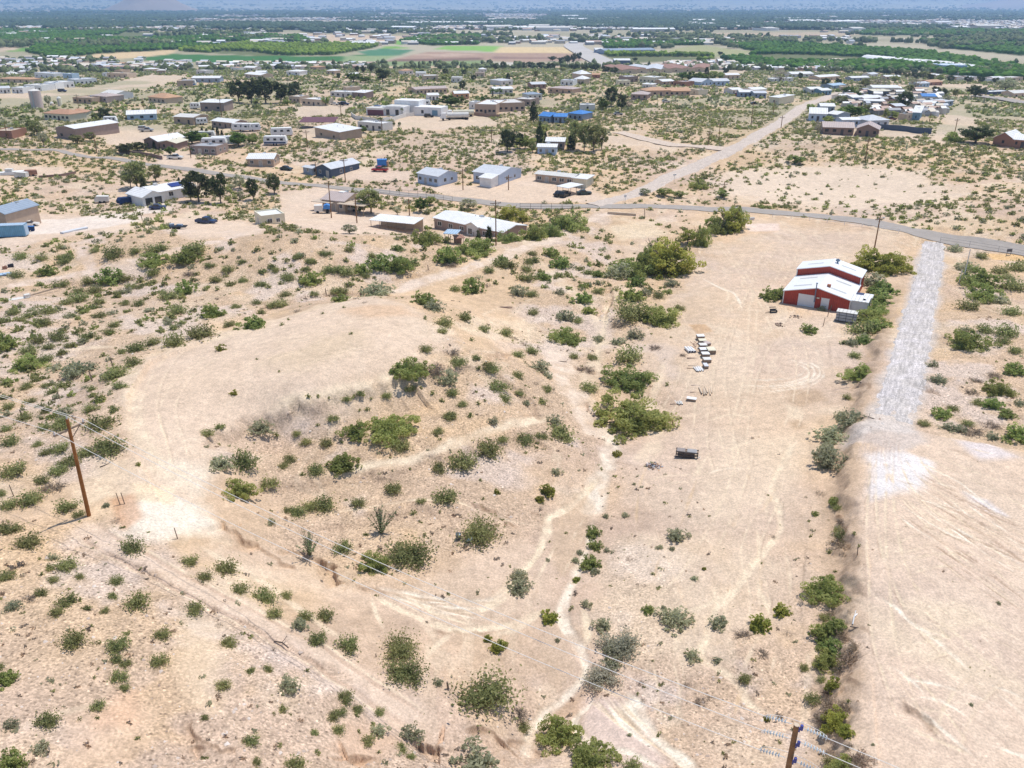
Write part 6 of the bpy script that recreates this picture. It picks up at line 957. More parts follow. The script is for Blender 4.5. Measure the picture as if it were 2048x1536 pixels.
names = ['uppermost', 'middle', 'lowest']; order = [1, 2, 0]
far_e = [on_ray(-260, 690, 13.5), on_ray(-250, 660, 14.2), on_ray(-250, 715, 13.2)]
side_pts = sorted(att, key=lambda p: -proj(p[0], p[1], p[2])[1]*0-proj(p[0], p[1], p[2])[0])
for k in range(3):
    wire('power_line', side_pts[k], ends[(k, -1)], 1.3, names[k]+' bright wire strung between the two near brown poles')
    d = ends[(k, 1)]-ends[(k, -1)]; u_ = unit(A([d[0], d[1], 0])); wire('power_line', ends[(k, 1)], ends[(k, 1)]+u_*60+A([0, 0, -1.0]), .9, names[k]+' bright wire leaving the near dead end pole')
    wire('power_line', side_pts[k], side_pts[k]-u_*75+A([0, 0, 1.5]), .9, names[k]+' bright wire leaving the rust brown pole on its far side')
PO = [((687, 316), (691, 365), 'power pole standing in front of the dark blue house'), ((926, 337), (926, 380), 'power pole between the pale blue house and the white workshop'), ((991, 400), (992, 491), 'tall power pole right in front of the manufactured home'), ((656, 362), (663, 436), 'power pole on the lot before the tan house with pinkish roofs'), ((711, 394), (714, 446), 'shorter pole beside the lot drive and long low shed'),
 ((613, 260), (615, 295), 'power pole before the tan block building'), ((682, 210), (683, 240), 'power pole in the scrub short of the white villa'), ((630, 324), (633, 352), 'short pole at the corner of the dark blue house'), ((819, 397), (819, 431), 'pole behind the manufactured home near the leafy green tree'), ((764, 238), (764, 265), 'power pole beside the long low pale house'), ((1017, 350), (1017, 380), 'dark pole at the corner of the white workshop'), ((983, 257), (983, 285), 'power pole in the scrub before the conifers'),
 ((1440, 245), (1437, 283), 'power pole just short of the gravel road bend'), ((1419, 262), (1416, 291), 'power pole at the dirt side road junction'), ((1507, 205), (1502, 250), 'tall power pole beside the upper gravel road'), ((1448, 364), (1447, 386), 'short pole in the tan field beside the gravel road'), ((1743, 277), (1730, 323), 'power pole in the scrub behind the bare tan field'), ((1764, 432), (1748, 501), 'tall dark power pole with a lamp behind the barn thicket'),
 ((1918, 236), (1908, 272), 'power pole at the end of the pale lane'), ((1553, 200), (1546, 230), 'power pole beside the cream metal building'), ((1566, 231), (1562, 256), 'power pole on the bank of the upper gravel road'), ((1861, 225), (1858, 246), 'power pole inside the crowded block beside the steep roofed cabin'), ((186, 266), (194, 306), 'power pole by the driveway of the tan warehouse'), ((12, 246), (17, 281), 'power pole beside the low rust coloured house'), ((379, 290), (382, 316), 'power pole at the grey flat roofed house'), ((441, 195), (444, 235), 'power pole beside the taupe building'), ((286, 195), (288, 218), 'power pole near the orange brown hipped roof'), ((154, 188), (158, 217), 'power pole by the flat adobe coloured house'), ((405, 185), (407, 212), 'power pole behind the taupe building')]
for t, bs, lb in PO: pole(t, bs, lb, lamp='lamp' in lb, rad=.13)
e, h = pole((1924, 498), (1925, 566), 'whitewashed pole with a brace post past the gravel driveway', 0, .09, pm('offwhite')); MB().tube((-.9, 0, -.4), (-.9, 0, 2.6), .07).tube((-.9, 0, 2.4), (0, 0, 1.8), .05).build('brace', pm('offwhite'), e)
g = G(1925, 566); g2 = G(2060, 575); wire('guy_wire', g+[0, 0, 1.6], g2+[0, 0, 1.4], .3, 'pale wire running out of frame from the whitewashed pole', .02, 'wire')
posts = [(228, 738, 22, 'beside the creosote on the far pad rim'), (185, 762, 20, 'dark and stout beside two small bushes'), (46, 836, 17, 'dark post under the near wire'), (613, 603, 14, 'thin post below the ridge'), (653, 589, 12, 'dark post below the ridge, beside scattered stones'), (769, 545, 14, 'white topped post by the ridge track'), (782, 538, 13, 'second white topped post by the ridge track'), (857, 540, 10, 'grey post at the far end of the ridge track'), (241, 1010, 26, 'thin stake at the lip of the white clay patch'), (250, 1008, 24, 'twin stake at the lip of the white clay patch'), (356, 1078, 24, 'leaning stake below the white clay patch'), (897, 1378, 17, 'short dark stump post beside the biggest olive bush'), (753, 1314, 8, 'tiny dark stake above the two rut track'), (1715, 1110, 18, 'thin post on the edge of the plateau'), (28, 992, 24, 'thin post among bushes beyond the power pole'), (121, 800, 18, 'thin wire post in the scrub'), (697, 575, 8, 'small post behind the rim bushes'), (267, 1010-585, 14, 'dark post beside the pale lot'), (285, 440, 12, 'second dark post beside the pale lot'), (1290, 435, 16, 'mailbox post by the asphalt road')]
for px, py, hp, lb in posts:
    g = G(px, py); s = (g[1]*CP+(CAMZ-g[2])*SP)/F; hh = hp*s*1.1; wd = .05 if 'thin' in lb or 'stake' in lb else .10; o = MB().tube((0, 0, -.3), (-hh*.12, 0, hh), wd, wd*.8, 6).build('fence_post', WOOD, None, tuple(g)); tag(o, 'wooden fence post, '+lb, 'fence post')
    if 'white topped' in lb: MB().tube((-hh*.12, 0, hh), (-hh*.13, 0, hh+.12), .11, n=6).build('post_cap', pm('white'), o)
def fence(pts, h, rails, step, m, label, r=.04, name='pipe_fence'):
    P = smooth_line(A([G(*p)[:2] for p in pts])); L_ = np.r_[0, np.cumsum(np.hypot(*np.diff(P, axis=0).T))]; n = int(L_[-1]/step)+1; t = np.linspace(0, L_[-1], n); X = np.interp(t, L_, P[:, 0]); Y = np.interp(t, L_, P[:, 1]); Z = H(X, Y); e = empty(name, (X[0], Y[0], Z[0])); tag(e, label, 'fence')
    for i in range(n): MB().tube((X[i]-X[0], Y[i]-Y[0], Z[i]-Z[0]-.4), (X[i]-X[0], Y[i]-Y[0], Z[i]-Z[0]+h), r*1.3, n=6).build('post', m, e)
    for q in rails:
        MB().path([(X[i]-X[0], Y[i]-Y[0], Z[i]-Z[0]+h*q) for i in range(n)], r, 5).build('rail', m, e)
fence([(1545, 434), (1620, 441), (1700, 451), (1770, 462), (1797, 466)], 1.0, (1, .5), 4, pm('white'), 'low white pipe rail fence between the yard and the asphalt road'); fence([(1040, 419), (1090, 419), (1145, 419)], 1.6, (1, .5, .1), 2.5, mat('dark_steel', (.12, .12, .13), .5), 'dark steel fence along the asphalt road before the side trees')
fence([(1880, 484), (1950, 495), (2048, 512), (2120, 526)], 1.1, (1, .5), 5, mat('dark_steel', (.12, .12, .13)), 'sparse wire fence following the asphalt road past the driveway', .02, 'wire_fence'); fence([(760, 386), (820, 392), (880, 400), (905, 404)], 1.5, (1, .5, .1), 3, _M['dark_steel'], 'dark mesh fence between the asphalt road and the leafy lot', .03, 'mesh_fence')
e = thing_at('road_sign', 1348, 367, .3, 'small green street sign post at the gravel road mouth', 'street sign'); MB().tube((0, 0, -.3), (0, 0, 2.6), .04, n=6).build('sign_post', STEEL, e); MB().box(-.5, .5, -.02, .02, 2.35, 2.6).build('sign_plate', pm('tealblue'), e)
e = thing_at('road_sign', 1250, 405, .3, 'white square sign at the road junction beside the bushes', 'street sign'); MB().tube((0, 0, -.3), (0, 0, 1.9), .05, n=6).build('sign_post', pm('offwhite'), e); MB().box(-.35, .35, -.02, .02, 1.4, 2.0).build('sign_plate', pm('white'), e)
# ------------------------------------------------------------------ vehicles
def car(px, py, ang, col, kind, label, group=None, sc=1.0):
    e = thing_at({'pickup': 'pickup_truck', 'sedan': 'parked_car', 'suv': 'parked_car', 'van': 'parked_van'}[kind], px, py, R(ang), label, {'pickup': 'pickup truck', 'sedan': 'car', 'suv': 'car', 'van': 'van'}[kind], 0, group)
    P = {'sedan': (4.7, 1.8, [(-2.35, .35), (2.35, .35), (2.35, .75), (1.2, .92), (-1.5, .98), (-2.35, .9)], [(-1.6, .97), (.95, .93), (.35, 1.42), (-1.05, 1.42)]), 'suv': (4.8, 1.9, [(-2.4, .4), (2.4, .4), (2.4, .95), (1.1, 1.08), (-2.4, 1.08)], [(-2.3, 1.08), (1.0, 1.08), (.5, 1.75), (-2.15, 1.75)]),
         'van': (5.2, 2.0, [(-2.6, .4), (2.6, .4), (2.6, 1.0), (1.7, 1.2), (-2.6, 1.2)], [(-2.55, 1.2), (1.65, 1.2), (1.0, 1.95), (-2.45, 1.95)]), 'pickup': (5.8, 2.0, [(-2.9, .45), (2.9, .45), (2.9, .98), (1.5, 1.12), (-.8, 1.12), (-.8, 1.12), (-2.9, 1.12)], [(-.75, 1.12), (1.4, 1.12), (.8, 1.8), (-.55, 1.8)])}[kind]
    L_, W, body, cab = P; m = mat('car_paint_'+col, PALET[col], .25, .03, 1, .2, spec=.6); bo = MB().prism(body, -W/2, W/2).build('body', m, e); MB().prism(cab, -W/2+.12, W/2-.12).build('cabin_glass', GLASS, e)
    x0, x1 = cab[3][0], cab[2][0]; z = cab[2][1]; MB().box(x0-.02, x1+.02, -W/2+.10, W/2-.10, z+.003, z+.07).build('roof', m, e)
    if kind == 'pickup': MB().box(-2.75, -.95, -W/2+.15, W/2-.15, 1.122, 1.14).build('truck_bed', DARKM, e)
    for x in (-L_*.31, L_*.31):
        for s in (-1, 1): MB().tube((x, s*(W/2-.18), .34), (x, s*(W/2+.03), .34), .36, n=12).build('wheel', DARKM, e)
    e.scale = (.88, .88, .9)
    FOOT.append((e.location.x, e.location.y, 3.5)); return e
PALET.update(navy=(.015, .04, .12), silver=(.42, .43, .44), carred=(.40, .02, .03), darkgreen=(.02, .05, .05), black=(.015, .017, .02))
for a in [(413, 447, -14, 'navy', 'pickup', 'dark blue pickup truck parked on the bare lot'), (316, 418, 12, 'navy', 'sedan', 'dark sedan in front of the twin garages'), (31, 436, -10, 'darkgreen', 'suv', 'dark teal sport utility car on the pale lot'), (60, 452, 12, 'white', 'sedan', 'white sedan parked on the pale lot beside two blue bins'), (697, 422, 8, 'silver', 'van', 'silver van parked under the carport'), (1168, 389, 4, 'darkgreen', 'sedan', 'dark green car parked beside the white carport'), (1118, 391, 60, 'black', 'sedan', 'dark car in the nearer bay of the white carport'), (1130, 393, 60, 'black', 'suv', 'dark car in the farther bay of the white carport'),
  (573, 340, -20, 'darkgreen', 'sedan', 'teal green car beside the tan cottage'), (760, 343, 170, 'carred', 'pickup', 'bright red pickup truck in front of the blue shed'), (351, 318, -4, 'white', 'pickup', 'white pickup truck on the gravel court'), (858, 235, -6, 'black', 'suv', 'black car alone on the yard of the white villa'), (875, 221, 6, 'white', 'sedan', 'white car at the back of the villa yard'), (861, 215, 10, 'black', 'sedan', 'dark car under the villa yard trees'), (669, 210, 0, 'white', 'sedan', 'white car in a short row on the far scrub lot'), (680, 210, 0, 'black', 'sedan', 'dark car next to the white one on the far scrub lot'), (690, 210, 0, 'navy', 'suv', 'dark blue car ending the row on the far scrub lot'),
  (1476, 192, 0, 'carred', 'suv', 'red car before the roadside mobile homes'), (1509, 209, 0, 'black', 'sedan', 'black car at the edge of the roadside homes'), (288, 260, 8, 'white', 'suv', 'white car on the open dirt yard, behind a grey one'), (294, 263, 8, 'silver', 'pickup', 'grey pickup on the open dirt yard'), (1988, 188, 5, 'white', 'van', 'white van by the side highway'), (2012, 190, 5, 'navy', 'suv', 'blue car by the side highway'), (1236, 230, 5, 'silver', 'sedan', 'silver car on the pale clearing below the dark trees'), (1332, 205, 0, 'silver', 'sedan', 'silver car parked in front of the orange tiles'), (1782, 240, 0, 'maroon', 'sedan', 'maroon car behind the grey hip roofed house'), (125, 184, 0, 'navy', 'van', 'blue van parked beside the stepped white row')]: car(*a)
def box_trailer(px, py, ang, L_, W, h, col, label, name='travel_trailer', cat='trailer', trim=None, wins=3):
    e = thing_at(name, px, py, R(ang), label, cat); pr = [(-L_/2, .5), (L_/2, .5), (L_/2+.15, h*.5), (L_/2-.25, h), (-L_/2+.2, h), (-L_/2-.1, h*.6)]; MB().prism(pr, -W/2, W/2).build('body', pm(col), e)
    for k in range(wins): MB().box(-L_*.35+k*L_*.3, -L_*.35+k*L_*.3+L_*.13, -W/2-.03, -W/2+.02, h*.55, h*.78).build('window', GLASS, e)
    if trim: MB().box(-L_/2+.1, L_/2-.1, -W/2-.022, -W/2+.02, .7, h*.38).build('side_stripe', pm(trim), e)
    for x in (-.5, .5): MB().tube((x, -W/2+.05, .32), (x, -W/2-.04, .32), .36, n=10).build('wheel', DARKM, e)
    MB().tube((L_/2, 0, .5), (L_/2+1.1, 0, .45), .06, n=5).build('tow_bar', DARKM, e); FOOT.append((e.location.x, e.location.y, 5)); return e
for a in [(564, 272, 14, 8, 2.5, 3.1, 'white', 'white travel trailer with dark windows near the maroon canopy'), (552, 290, 0, 8, 2.5, 3.2, 'white', 'white camper van with dark blue windows in the lush yard', 'camper_van', 'camper', 'navy'), (430, 294, 4, 8.5, 2.5, 3.2, 'white', 'white travel trailer in the cypress row, the nearer of two'), (450, 291, 14, 9, 2.5, 3.3, 'white', 'white travel trailer in the cypress row, the farther of two'), (406, 279, 8, 9, 2.5, 3, 'offwhite', 'pale trailer half hidden behind the cypress row'), (222, 247, 10, 5, 2.3, 2.8, 'white', 'small white camper beside the dark round tree'), (342, 203, 4, 7, 2.4, 2.8, 'white', 'white trailer beside the orange brown hipped roof'), (404, 249, 20, 4.5, 2.3, 2.6, 'white', 'small camper beside the tan metal building'), (392, 218, 0, 4.5, 2.3, 2.8, 'white', 'small white camper beside the taupe building'),
  (486, 262, -6, 8, 2.5, 3, 'white', 'white trailer at the end of the small white roofed house'), (503, 262, 14, 7, 2.5, 2.9, 'white', 'second white trailer past the small white roofed house'), (846, 213, 0, 7, 2.5, 3, 'white', 'white motorhome behind the villa yard'), (379, 172, 6, 8, 2.5, 3.6, 'white', 'blue and white box trailer by the tan far building', 'box_trailer', 'trailer', 'blue'), (1008, 350+2, 0, .1, .1, .1, 'white', 'x')][:-1]: box_trailer(*a)
e = thing_at('shipping_container', 16, 473, R(9), 'pale blue storage trailer at the frame edge on the pale lot', 'container'); MB().box(-7, 4.2, -1.2, 1.2, .2, 2.7).build('container_body', mat('container_blue', (.16, .36, .52), .6, .15, 1, 0, .4, 0), e); MB().box(-7, 4.2, -1.25, 1.25, 2.72, 2.8).build('container_roof', pm('skyblue', '_roof'), e); MB().box(4.22, 4.3, -1, 1, .3, 2.6).build('container_door', pm('skyblue'), e)
house((-22, 460), (18, 463), 10, 4.2, 'gabled', 1.2, 'tan', 'steel', 'tan metal building with blue roof trim at the frame edge', 0, 0, side=0)
for px, lb in ((57, 'blue wheeled bin nearest the pale blue container'), (66, 'blue wheeled bin beside its twin on the pale lot')): e = thing_at('wheelie_bin', px, 462, .2, lb, 'bin'); MB().prism([(-.35, .1), (.35, .1), (.42, 1.1), (-.42, 1.1)], -.35, .35).build('bin_body', pm('navy'), e); MB().box(-.45, .45, -.4, .4, 1.11, 1.18).build('bin_lid', pm('blue'), e)
e = thing_at('garden_shed', 764, 334, .05, 'bright blue shed with an orange end behind the red pickup', 'shed'); MB().box(-1.5, 1.5, 0, 2, -.3, 2.2).build('wall', pm('blue'), e); MB().box(-1.6, 1.6, -.1, 2.1, 2.22, 2.32).build('roof', pm('blue', '_roof'), e); MB().box(1.52, 2.1, .1, 1.8, -.3, 1.7).build('side_panel', pm('orange'), e)
e = thing_at('water_trailer', 644, 426, .15, 'white tank trailer with a blue tarp beside the tan house', 'tank trailer'); MB().box(-1.8, .2, -.9, .9, .5, 2.1).build('tank', pm('offwhite'), e); MB().prism([(.4, 1.2), (2.4, 1.1), (2.2, 2.0), (1.4, 2.3), (.6, 2.0)], -.9, .9).build('tarp', pm('blue'), e); [MB().tube((x, -.95, .4), (x, .95, .4), .38, n=10).build('wheel', DARKM, e) for x in (-1, 1.4)]
e = thing_at('tanker_truck', 893, 240, R(8), 'white tanker truck in the villa yard', 'truck'); MB().prism([(-2.6, .6), (-.2, .6), (-.2, 2.9), (-1.8, 2.9), (-2.6, 1.8)], -1.2, 1.2).build('cab', pm('white'), e); MB().tube((.3, 0, 1.9), (9.5, 0, 1.9), 1.15, n=14).build('tank', pm('offwhite'), e); MB().box(-.2, 9.4, -1.1, 1.1, .45, .75).build('chassis', DARKM, e); MB().prism([(-2.66, 1.9), (-2.3, 1.9), (-1.9, 2.6), (-1.96, 2.6)], -1.05, 1.05).build('windscreen', GLASS, e)
for x in (-1.5, 1.2, 6.8, 8.2): MB().tube((x, -1.2, .5), (x, 1.2, .5), .5, n=12).build('wheel', DARKM, e)
e = thing_at('tanker_truck', 905, 234, R(8), 'second tanker truck parked behind the first', 'truck'); MB().prism([(-2.6, .6), (-.2, .6), (-.2, 2.9), (-1.8, 2.9), (-2.6, 1.8)], -1.2, 1.2).build('cab', pm('white'), e); MB().tube((.3, 0, 1.9), (9.5, 0, 1.9), 1.15, n=14).build('tank', pm('cream'), e); [MB().tube((x, -1.2, .5), (x, 1.2, .5), .5, n=12).build('wheel', DARKM, e) for x in (-1.5, 1.2, 6.8, 8.2)]
e = thing_at('flatbed_trailer', 354, 458, .1, 'dark flat trailer loaded with scrap beside the blue pickup', 'trailer'); MB().box(-2.2, 2.2, -1, 1, .5, .65).build('bed', DARKM, e); [MB().tube((x, -1.05, .35), (x, 1.05, .35), .35, n=10).build('wheel', DARKM, e) for x in (-.5, .5)]; MB().rbox((-1, 0, .95), (1.0, .8, .6), .4).rbox((.7, .2, .85), (1.3, .7, .4), -.3).build('scrap_load', pm('steel'), e)
e = thing_at('parked_boat', 22, 350, .2, 'white boat lying in the junk row by the paddock', 'boat'); MB().prism([(-3.4, .9), (-3, .2), (2.6, .2), (3.9, 1.2), (2, 1.15)], -1.1, 1.1).build('hull', pm('white'), e); MB().box(-1.2, .8, -.8, .8, 1.1, 1.9).build('cabin', pm('offwhite'), e)
for k, (px, py, c, lb) in enumerate([(44, 356, 'offwhite', 'pale scrap body in the junk row by the paddock'), (205, 405, 'offwhite', 'small white utility trailer beside the white roofed house'), (62, 352, 'rust', 'rusty scrap body in the junk row by the paddock'), (250, 408, 'navy', 'dark blue box trailer at the corner of the white roofed house')]):
    e = thing_at('utility_trailer', px, py, .3*k, lb, 'trailer'); MB().prism([(-1.8, .4), (1.8, .4), (1.8, 1.7), (-1.2, 1.9), (-1.8, 1.2)], -.95, .95).build('body', pm(c), e); [MB().tube((x, -1.0, .3), (x, 1.0, .3), .32, n=10).build('wheel', DARKM, e) for x in (-.5, .6)]
wall_line([(124, 468), (150, 462), (175, 457)], .4, 1.2, pm('ltgrey'), 'long pale plank stack on the verge of the pale lot', 'plank_stack', 'planks')
e = thing_at('sheet_metal_pile', 36, 598, .5, 'pile of white sheet metal and boards on the desert at the frame edge', 'scrap pile'); MB().rbox((0, 0, .1), (3.6, .9, .05), .1, .1).rbox((1.5, .2, .3), (.9, .8, .6), .3).build('metal_sheet', pm('offwhite'), e); MB().tube((1, .3, .15), (6.5, 3.4, .2), .06).tube((1.4, .2, .15), (7, 3.2, .2), .06).build('long_pole', WOOD, e)
for px, py, w__, c, lb in ((8, 550, 2.6, 'skyblue', 'flat pale blue sheet on the ground at the frame edge'), (22, 534, 1.0, 'dark', 'dark tipped barrel at the frame edge'), (10, 538, .8, 'rust', 'rusty tin at the frame edge')):
    g = G(px, py); tag(MB().rbox((0, 0, .2), (w__, w__*.6, .12 if w__ > 2 else .7), .4).rbox((w__*.2, .1, .34 if w__ > 2 else .62), (w__*.5, w__*.3, .1), .9).build('scrap_piece', pm(c), None, tuple(g)), lb, 'scrap')
# ------------------------------------------------------------------ building materials laid out in the yard
PLY = mat('pale_plywood', (.72, .64, .52), .8, .06, 2); pal = [(1402, 680, 'topmost of the line', 'white'), (1406, 689, 'second of the line, tinted cream', 'cream'), (1407, 698, 'third of the line', 'offwhite'), (1408, 707, 'fourth of the line', 'white'), (1412, 716, 'fifth of the line, shifted sideways', 'white'), (1415, 727, 'sixth of the line', 'offwhite')]
def pallet(px, py, lb, c, wx=1.15, wy=.75, h=.55, rz=.05):
    e = thing_at('pallet_stack', px, py, rz, lb, 'pallet stack'); MB().box(-wx/2, wx/2, 0, wy, .16, h).build('load', WOOD, e); MB().box(-wx/2-.02, wx/2+.02, -.02, wy+.02, h+.004, h+.1).build('top_sheet', pm(c) if c else PLY, e)
    s_ = MB(); [s_.box(-wx/2, wx/2, y, y+.1, 0, .15) for y in (0, wy/2-.05, wy-.1)]; s_.build('pallet', WOOD, e)
for px, py, l, c in pal: pallet(px, py, 'covered pallet stack in the yard, '+l, c, 1.15, 1.0)
pallet(1424, 709, 'lone covered stack with orange brick beneath, beside the pallet line', 'cream', 1.2, 1.5, .6); pallet(1418-.5, 692, 'low heap of mixed scrap boards beside the pallet line', 'pinkgrey', .8, 1.0, .35, .4); pallet(1413, 738, 'narrow grey stack at the near end of the pallet line', 'ltgrey', .6, 1.2, .4)
def pipes(px, py, n, L_, r, col, label, ang, name='pipe', endc=None, jit=.1, spread=1.05, layers=1, cat='pipes', grp=None):
    rg = random.Random(px)
    for k in range(n):
        e = thing_at(name, px+k*0, py, ang+rg.uniform(-jit, jit), label, cat, 0, grp or label); e.location.x += (k-(n-1)/2)*2*r*spread; e.location.z += r+(k % layers)*r*1.7; q = rg.uniform(-.2, .2)*L_*(jit > .05)
        MB().tube((0, q, 0), (0, q+L_, 0), r, n=14).build('pipe_wall', pm(col), e)
        if endc: MB().tube((0, q-.012, 0), (0, q-.004, 0), r*.82, n=14).build('pipe_opening', mat(endc+'_hollow', A(PALET[endc])*.6, .8), e)
pipes(1384.5, 706, 3, 1.9, .20, 'white', 'fat white pipe lying near the pallets', .18, endc='navy', jit=.01); pipes(1401, 743, 7, 1.6, .085, 'white', 'slim white pipe bundled near the pallets', .12, endc='navy', jit=.06); pipes(1414, 789, 6, 2.1, .10, 'sand', 'weathered log bundled in the open yard', -.08, 'log', 'dark', .10, 1.4, cat='log'); pipes(1360, 810, 4, 1.0, .10, 'offwhite', 'short pale post piled at the yard edge', .1, 'short_post', 'dark', .15, cat='post')
for px, py, dx, dy, lb, c in ((1374, 717, 2.4, -.3, 'grey timber beam lying alone near the fat pipes', 'brown'), (1376, 732, 1.5, -.2, 'thin batten near the slim pipe bundle', 'sand'), (1374, 737, 1.6, -.35, 'second thin batten near the slim pipe bundle', 'tan'), (1382, 771, 1.8, -.2, 'thin pink stick near the log bundle', 'pinkgrey'), (1380, 785, 1.7, -.15, 'thin tan stick near the log bundle', 'tan'), (1340, 809, 1.1, .0, 'short stick at the little post pile', 'brown'), (1390, 707-2, 1.2, 0, 'thin plank between the fat pipes and the pallets', 'sand')):
    g = G(px, py); tag(MB().tube((0, 0, .08), (dx, dy, .10), .05 if 'beam' not in lb else .11, n=5).tube((.1, .02, .09), (dx*.9, dy-.05, .1), .03, n=4).build('timber', pm(c), None, tuple(g)), lb, 'timber')
for k, (px, py, an) in enumerate([(1388, 690, 1.9), (1391, 694, 1.7), (1394, 690, 1.8), (1389, 702, 2.5), (1393, 703, .5), (1391, 700, 2.2)]): g = G(px, py); tag(MB().tube((0, 0, .1+.04*k), (1.2*math.cos(an), 1.2*math.sin(an), .12+.04*k), .04, n=5).rbox((0, 0, .1+.04*k), (.16, .1, .08), an).build('angle_iron', pm('rust'), None, tuple(g)), 'rusty steel angle behind the fat pipes', 'steel bar', 'rusty angles heaped behind the fat pipes')
pallet(1382, 803, 'white block slab lying near the little post pile', 'white', 1.3, .7, .3, -.35); e = tag(link('brush_heap', VAR['D'][0][1], None, tuple(G(1366, 712)), 0), 'round tangle of wire and twigs beside the fat pipes', 'brush heap'); e.scale = (1.5, 1.5, 1.6)
# dark timber frame and rubble
e = thing_at('timber_rack', 1373, 917, R(-14), 'dark weathered timber rack stacked with planks on the runoff flat', 'timber rack'); K = mat('charred_timber', (.085, .075, .07), .9, .3, 5)
e.scale = (.85, .85, .85); MB().box(-1.3, 1.1, .1, .9, .25, .85).build('plank_load', mat('old_planks', (.16, .13, .11), .9, .35, 8), e)
for y in (0, 1.0):
    for z in (.15, .5, .95): MB().box(-1.6, 1.6, y-.05, y+.05, z-.05, z+.05).build('rail', K, e)
for x in (-1.5, -.5, .6, 1.5):
    for y in (-.06, 1.06): MB().box(x-.05, x+.05, y-.05, y+.05, 0, 1.05).build('upright', K, e)
MB().box(-1.45, -.3, .02, 1.05, 1.004, 1.06).build('top_board', mat('grey_board', (.30, .26, .24), .9, .15, 6), e); MB().box(.0, 1.35, .05, 1.05, 1.01, 1.07).build('grey_sheet', mat('dull_sheet', (.34, .33, .33), .8), e); MB().tube((1.2, -.3, .2), (1.9, .6, .25), .04).tube((1.3, -.5, .1), (2.0, .3, .12), .04).build('loose_bar', STEEL, e)
def rubble(px, py, rx, ry, n, cols, label, smin=.06, smax=.22, name='rubble_pile', cat='rubble pile', hh=.35):
    g = G(px, py); rg = random.Random(px*3+n); e = tag(empty(name, tuple(g)), label, cat)
    for ci, c in enumerate(cols):
        m = MB()
        for k in range(n//len(cols)):
            a = rg.uniform(0, 6.28); q = rg.random()**.6; x = rx*q*math.cos(a); y = ry*q*math.sin(a); s = rg.uniform(smin, smax); m.rbox((x, y, s*.3+hh*(1-q)*rg.random()), (s, s*rg.uniform(.5, 1.6), s*rg.uniform(.4, .9)), rg.uniform(0, 3), rg.uniform(-.5, .5))
        o = m.build('rubble_pieces', pm(c), e); o['kind'] = 'stuff'
    return e
rubble(1309, 934, 1.15, 1.1, 110, ['brown', 'pinkgrey', 'dark', 'offwhite', 'orange', 'steel'], 'round heap of mixed rubble next to the dark timber rack'); rubble(1560, 650, .9, .9, 50, ['brown', 'dark', 'tan'], 'ring of stones and ash in front of the barn'); rubble(1592, 634, 1.1, .7, 40, ['brown', 'dark', 'sand'], 'scattered scrap heap before the barn roll up door'); rubble(652, 592, 1.2, .5, 40, ['brown', 'tan'], 'scattered stones around the dark fence post', .05, .15)
e = thing_at('harrow', 1548, 626, .1, 'small black farm implement on the dirt before the barn', 'implement'); MB().box(-.5, .5, 0, .9, .35, .45).box(-.6, .6, -.1, 0, .2, .3).box(-.6, .6, .5, .6, .5, .6).box(-.6, .6, .9, 1.0, .7, .8).build('frame', DARKM, e); MB().tube((-.5, .0, .2), (-1.6, -.1, .15), .04).build('draw_bar', DARKM, e); [MB().tube((x, .3, .22), (x+.1, .3, .22), .24, n=10).build('wheel', DARKM, e) for x in (-.6, .5)]
# two galvanised bins by the bush
e = thing_at('metal_bin', 917, 1078, .2, 'standing dark galvanised bin beside the olive creosote bush', 'bin'); MB().tube((0, 0, 0), (0, 0, .62), .24, .27, 16).build('bin_body', mat('aged_galvanised', (.13, .15, .17), .5, .25, 5, .5), e); MB().tube((0, 0, .63), (0, 0, .70), .29, .12, 16).tube((0, 0, .70), (0, 0, .78), .04, n=6).build('bin_lid', _M['aged_galvanised'], e)
e = thing_at('metal_bin', 938, 1084, .2, 'toppled bright galvanised bin beside the standing one', 'bin'); MB().tube((-.28, 0, .23), (.28, .08, .23), .21, .23, 16).build('bin_body', mat('bright_galvanised', (.36, .46, .50), .35, .15, 5, .5), e); MB().tube((.281, .08, .23), (.30, .083, .23), .24, n=16).build('bin_rim', STEEL, e)
# fallen branches, the low drain beams
for px, py, lb, P in ((1715, 772, 'forked dead branch on the embankment below the mesquite', [(-3.2, -.3, .1), (-1.2, .3, .3), (0, 0, .35), (1.4, -1.2, .1)]), (1735, 838, 'short dark branch at the lower driveway edge', [(-.6, .3, .1), (.2, .2, .2), (.9, -.3, .1)]), (1705, 1250, 'crooked white branch on the plateau edge', [(0, 0, .1), (.3, .6, .4), (.9, 1.2, .3)]), (1710, 1262, 'dark fallen branch beside the crooked white one', [(-.3, .4, .15), (.7, 0, .2), (1.7, -.5, .08)]), (1280, 852, 'dark twig under the widest bush in the wash', [(-.6, 0, .1), (.5, .1, .1)]), (200, 935, 'thin dead branch on the near pad corner', [(0, 0, .05), (.9, .9, .1), (2.0, 1.3, .05)]), (548, 1284, 'short dark branch lying on the two rut track', [(0, 0, .08), (.7, -.2, .12), (1.3, -.7, .06)]), (1125, 700+24, 'dark root lying by the wash head', [(-.7, .1, .1), (.6, 0, .1)]), (520, 628-9, 'bent dry branch near the pad rim', [(0, 0, .1), (1, .4, .2)]), (1340, 856, 'rust coloured stick standing on the runoff flat', [(.2, 0, 0), (.25, .05, .7), (.3, .1, 1.0)])):
    g = G(px, py); o = tag(MB().path(P, .055, 5).path([P[1], tuple(A(P[1])+[.3, .5, .25])], .03, 4).build('dead_branch', pm('white') if 'white' in lb and 'beside' not in lb else (pm('rust') if 'rust' in lb else mat('dead_wood', (.11, .085, .07), .9, .3, 5)), None, tuple(g)), lb, 'branch')
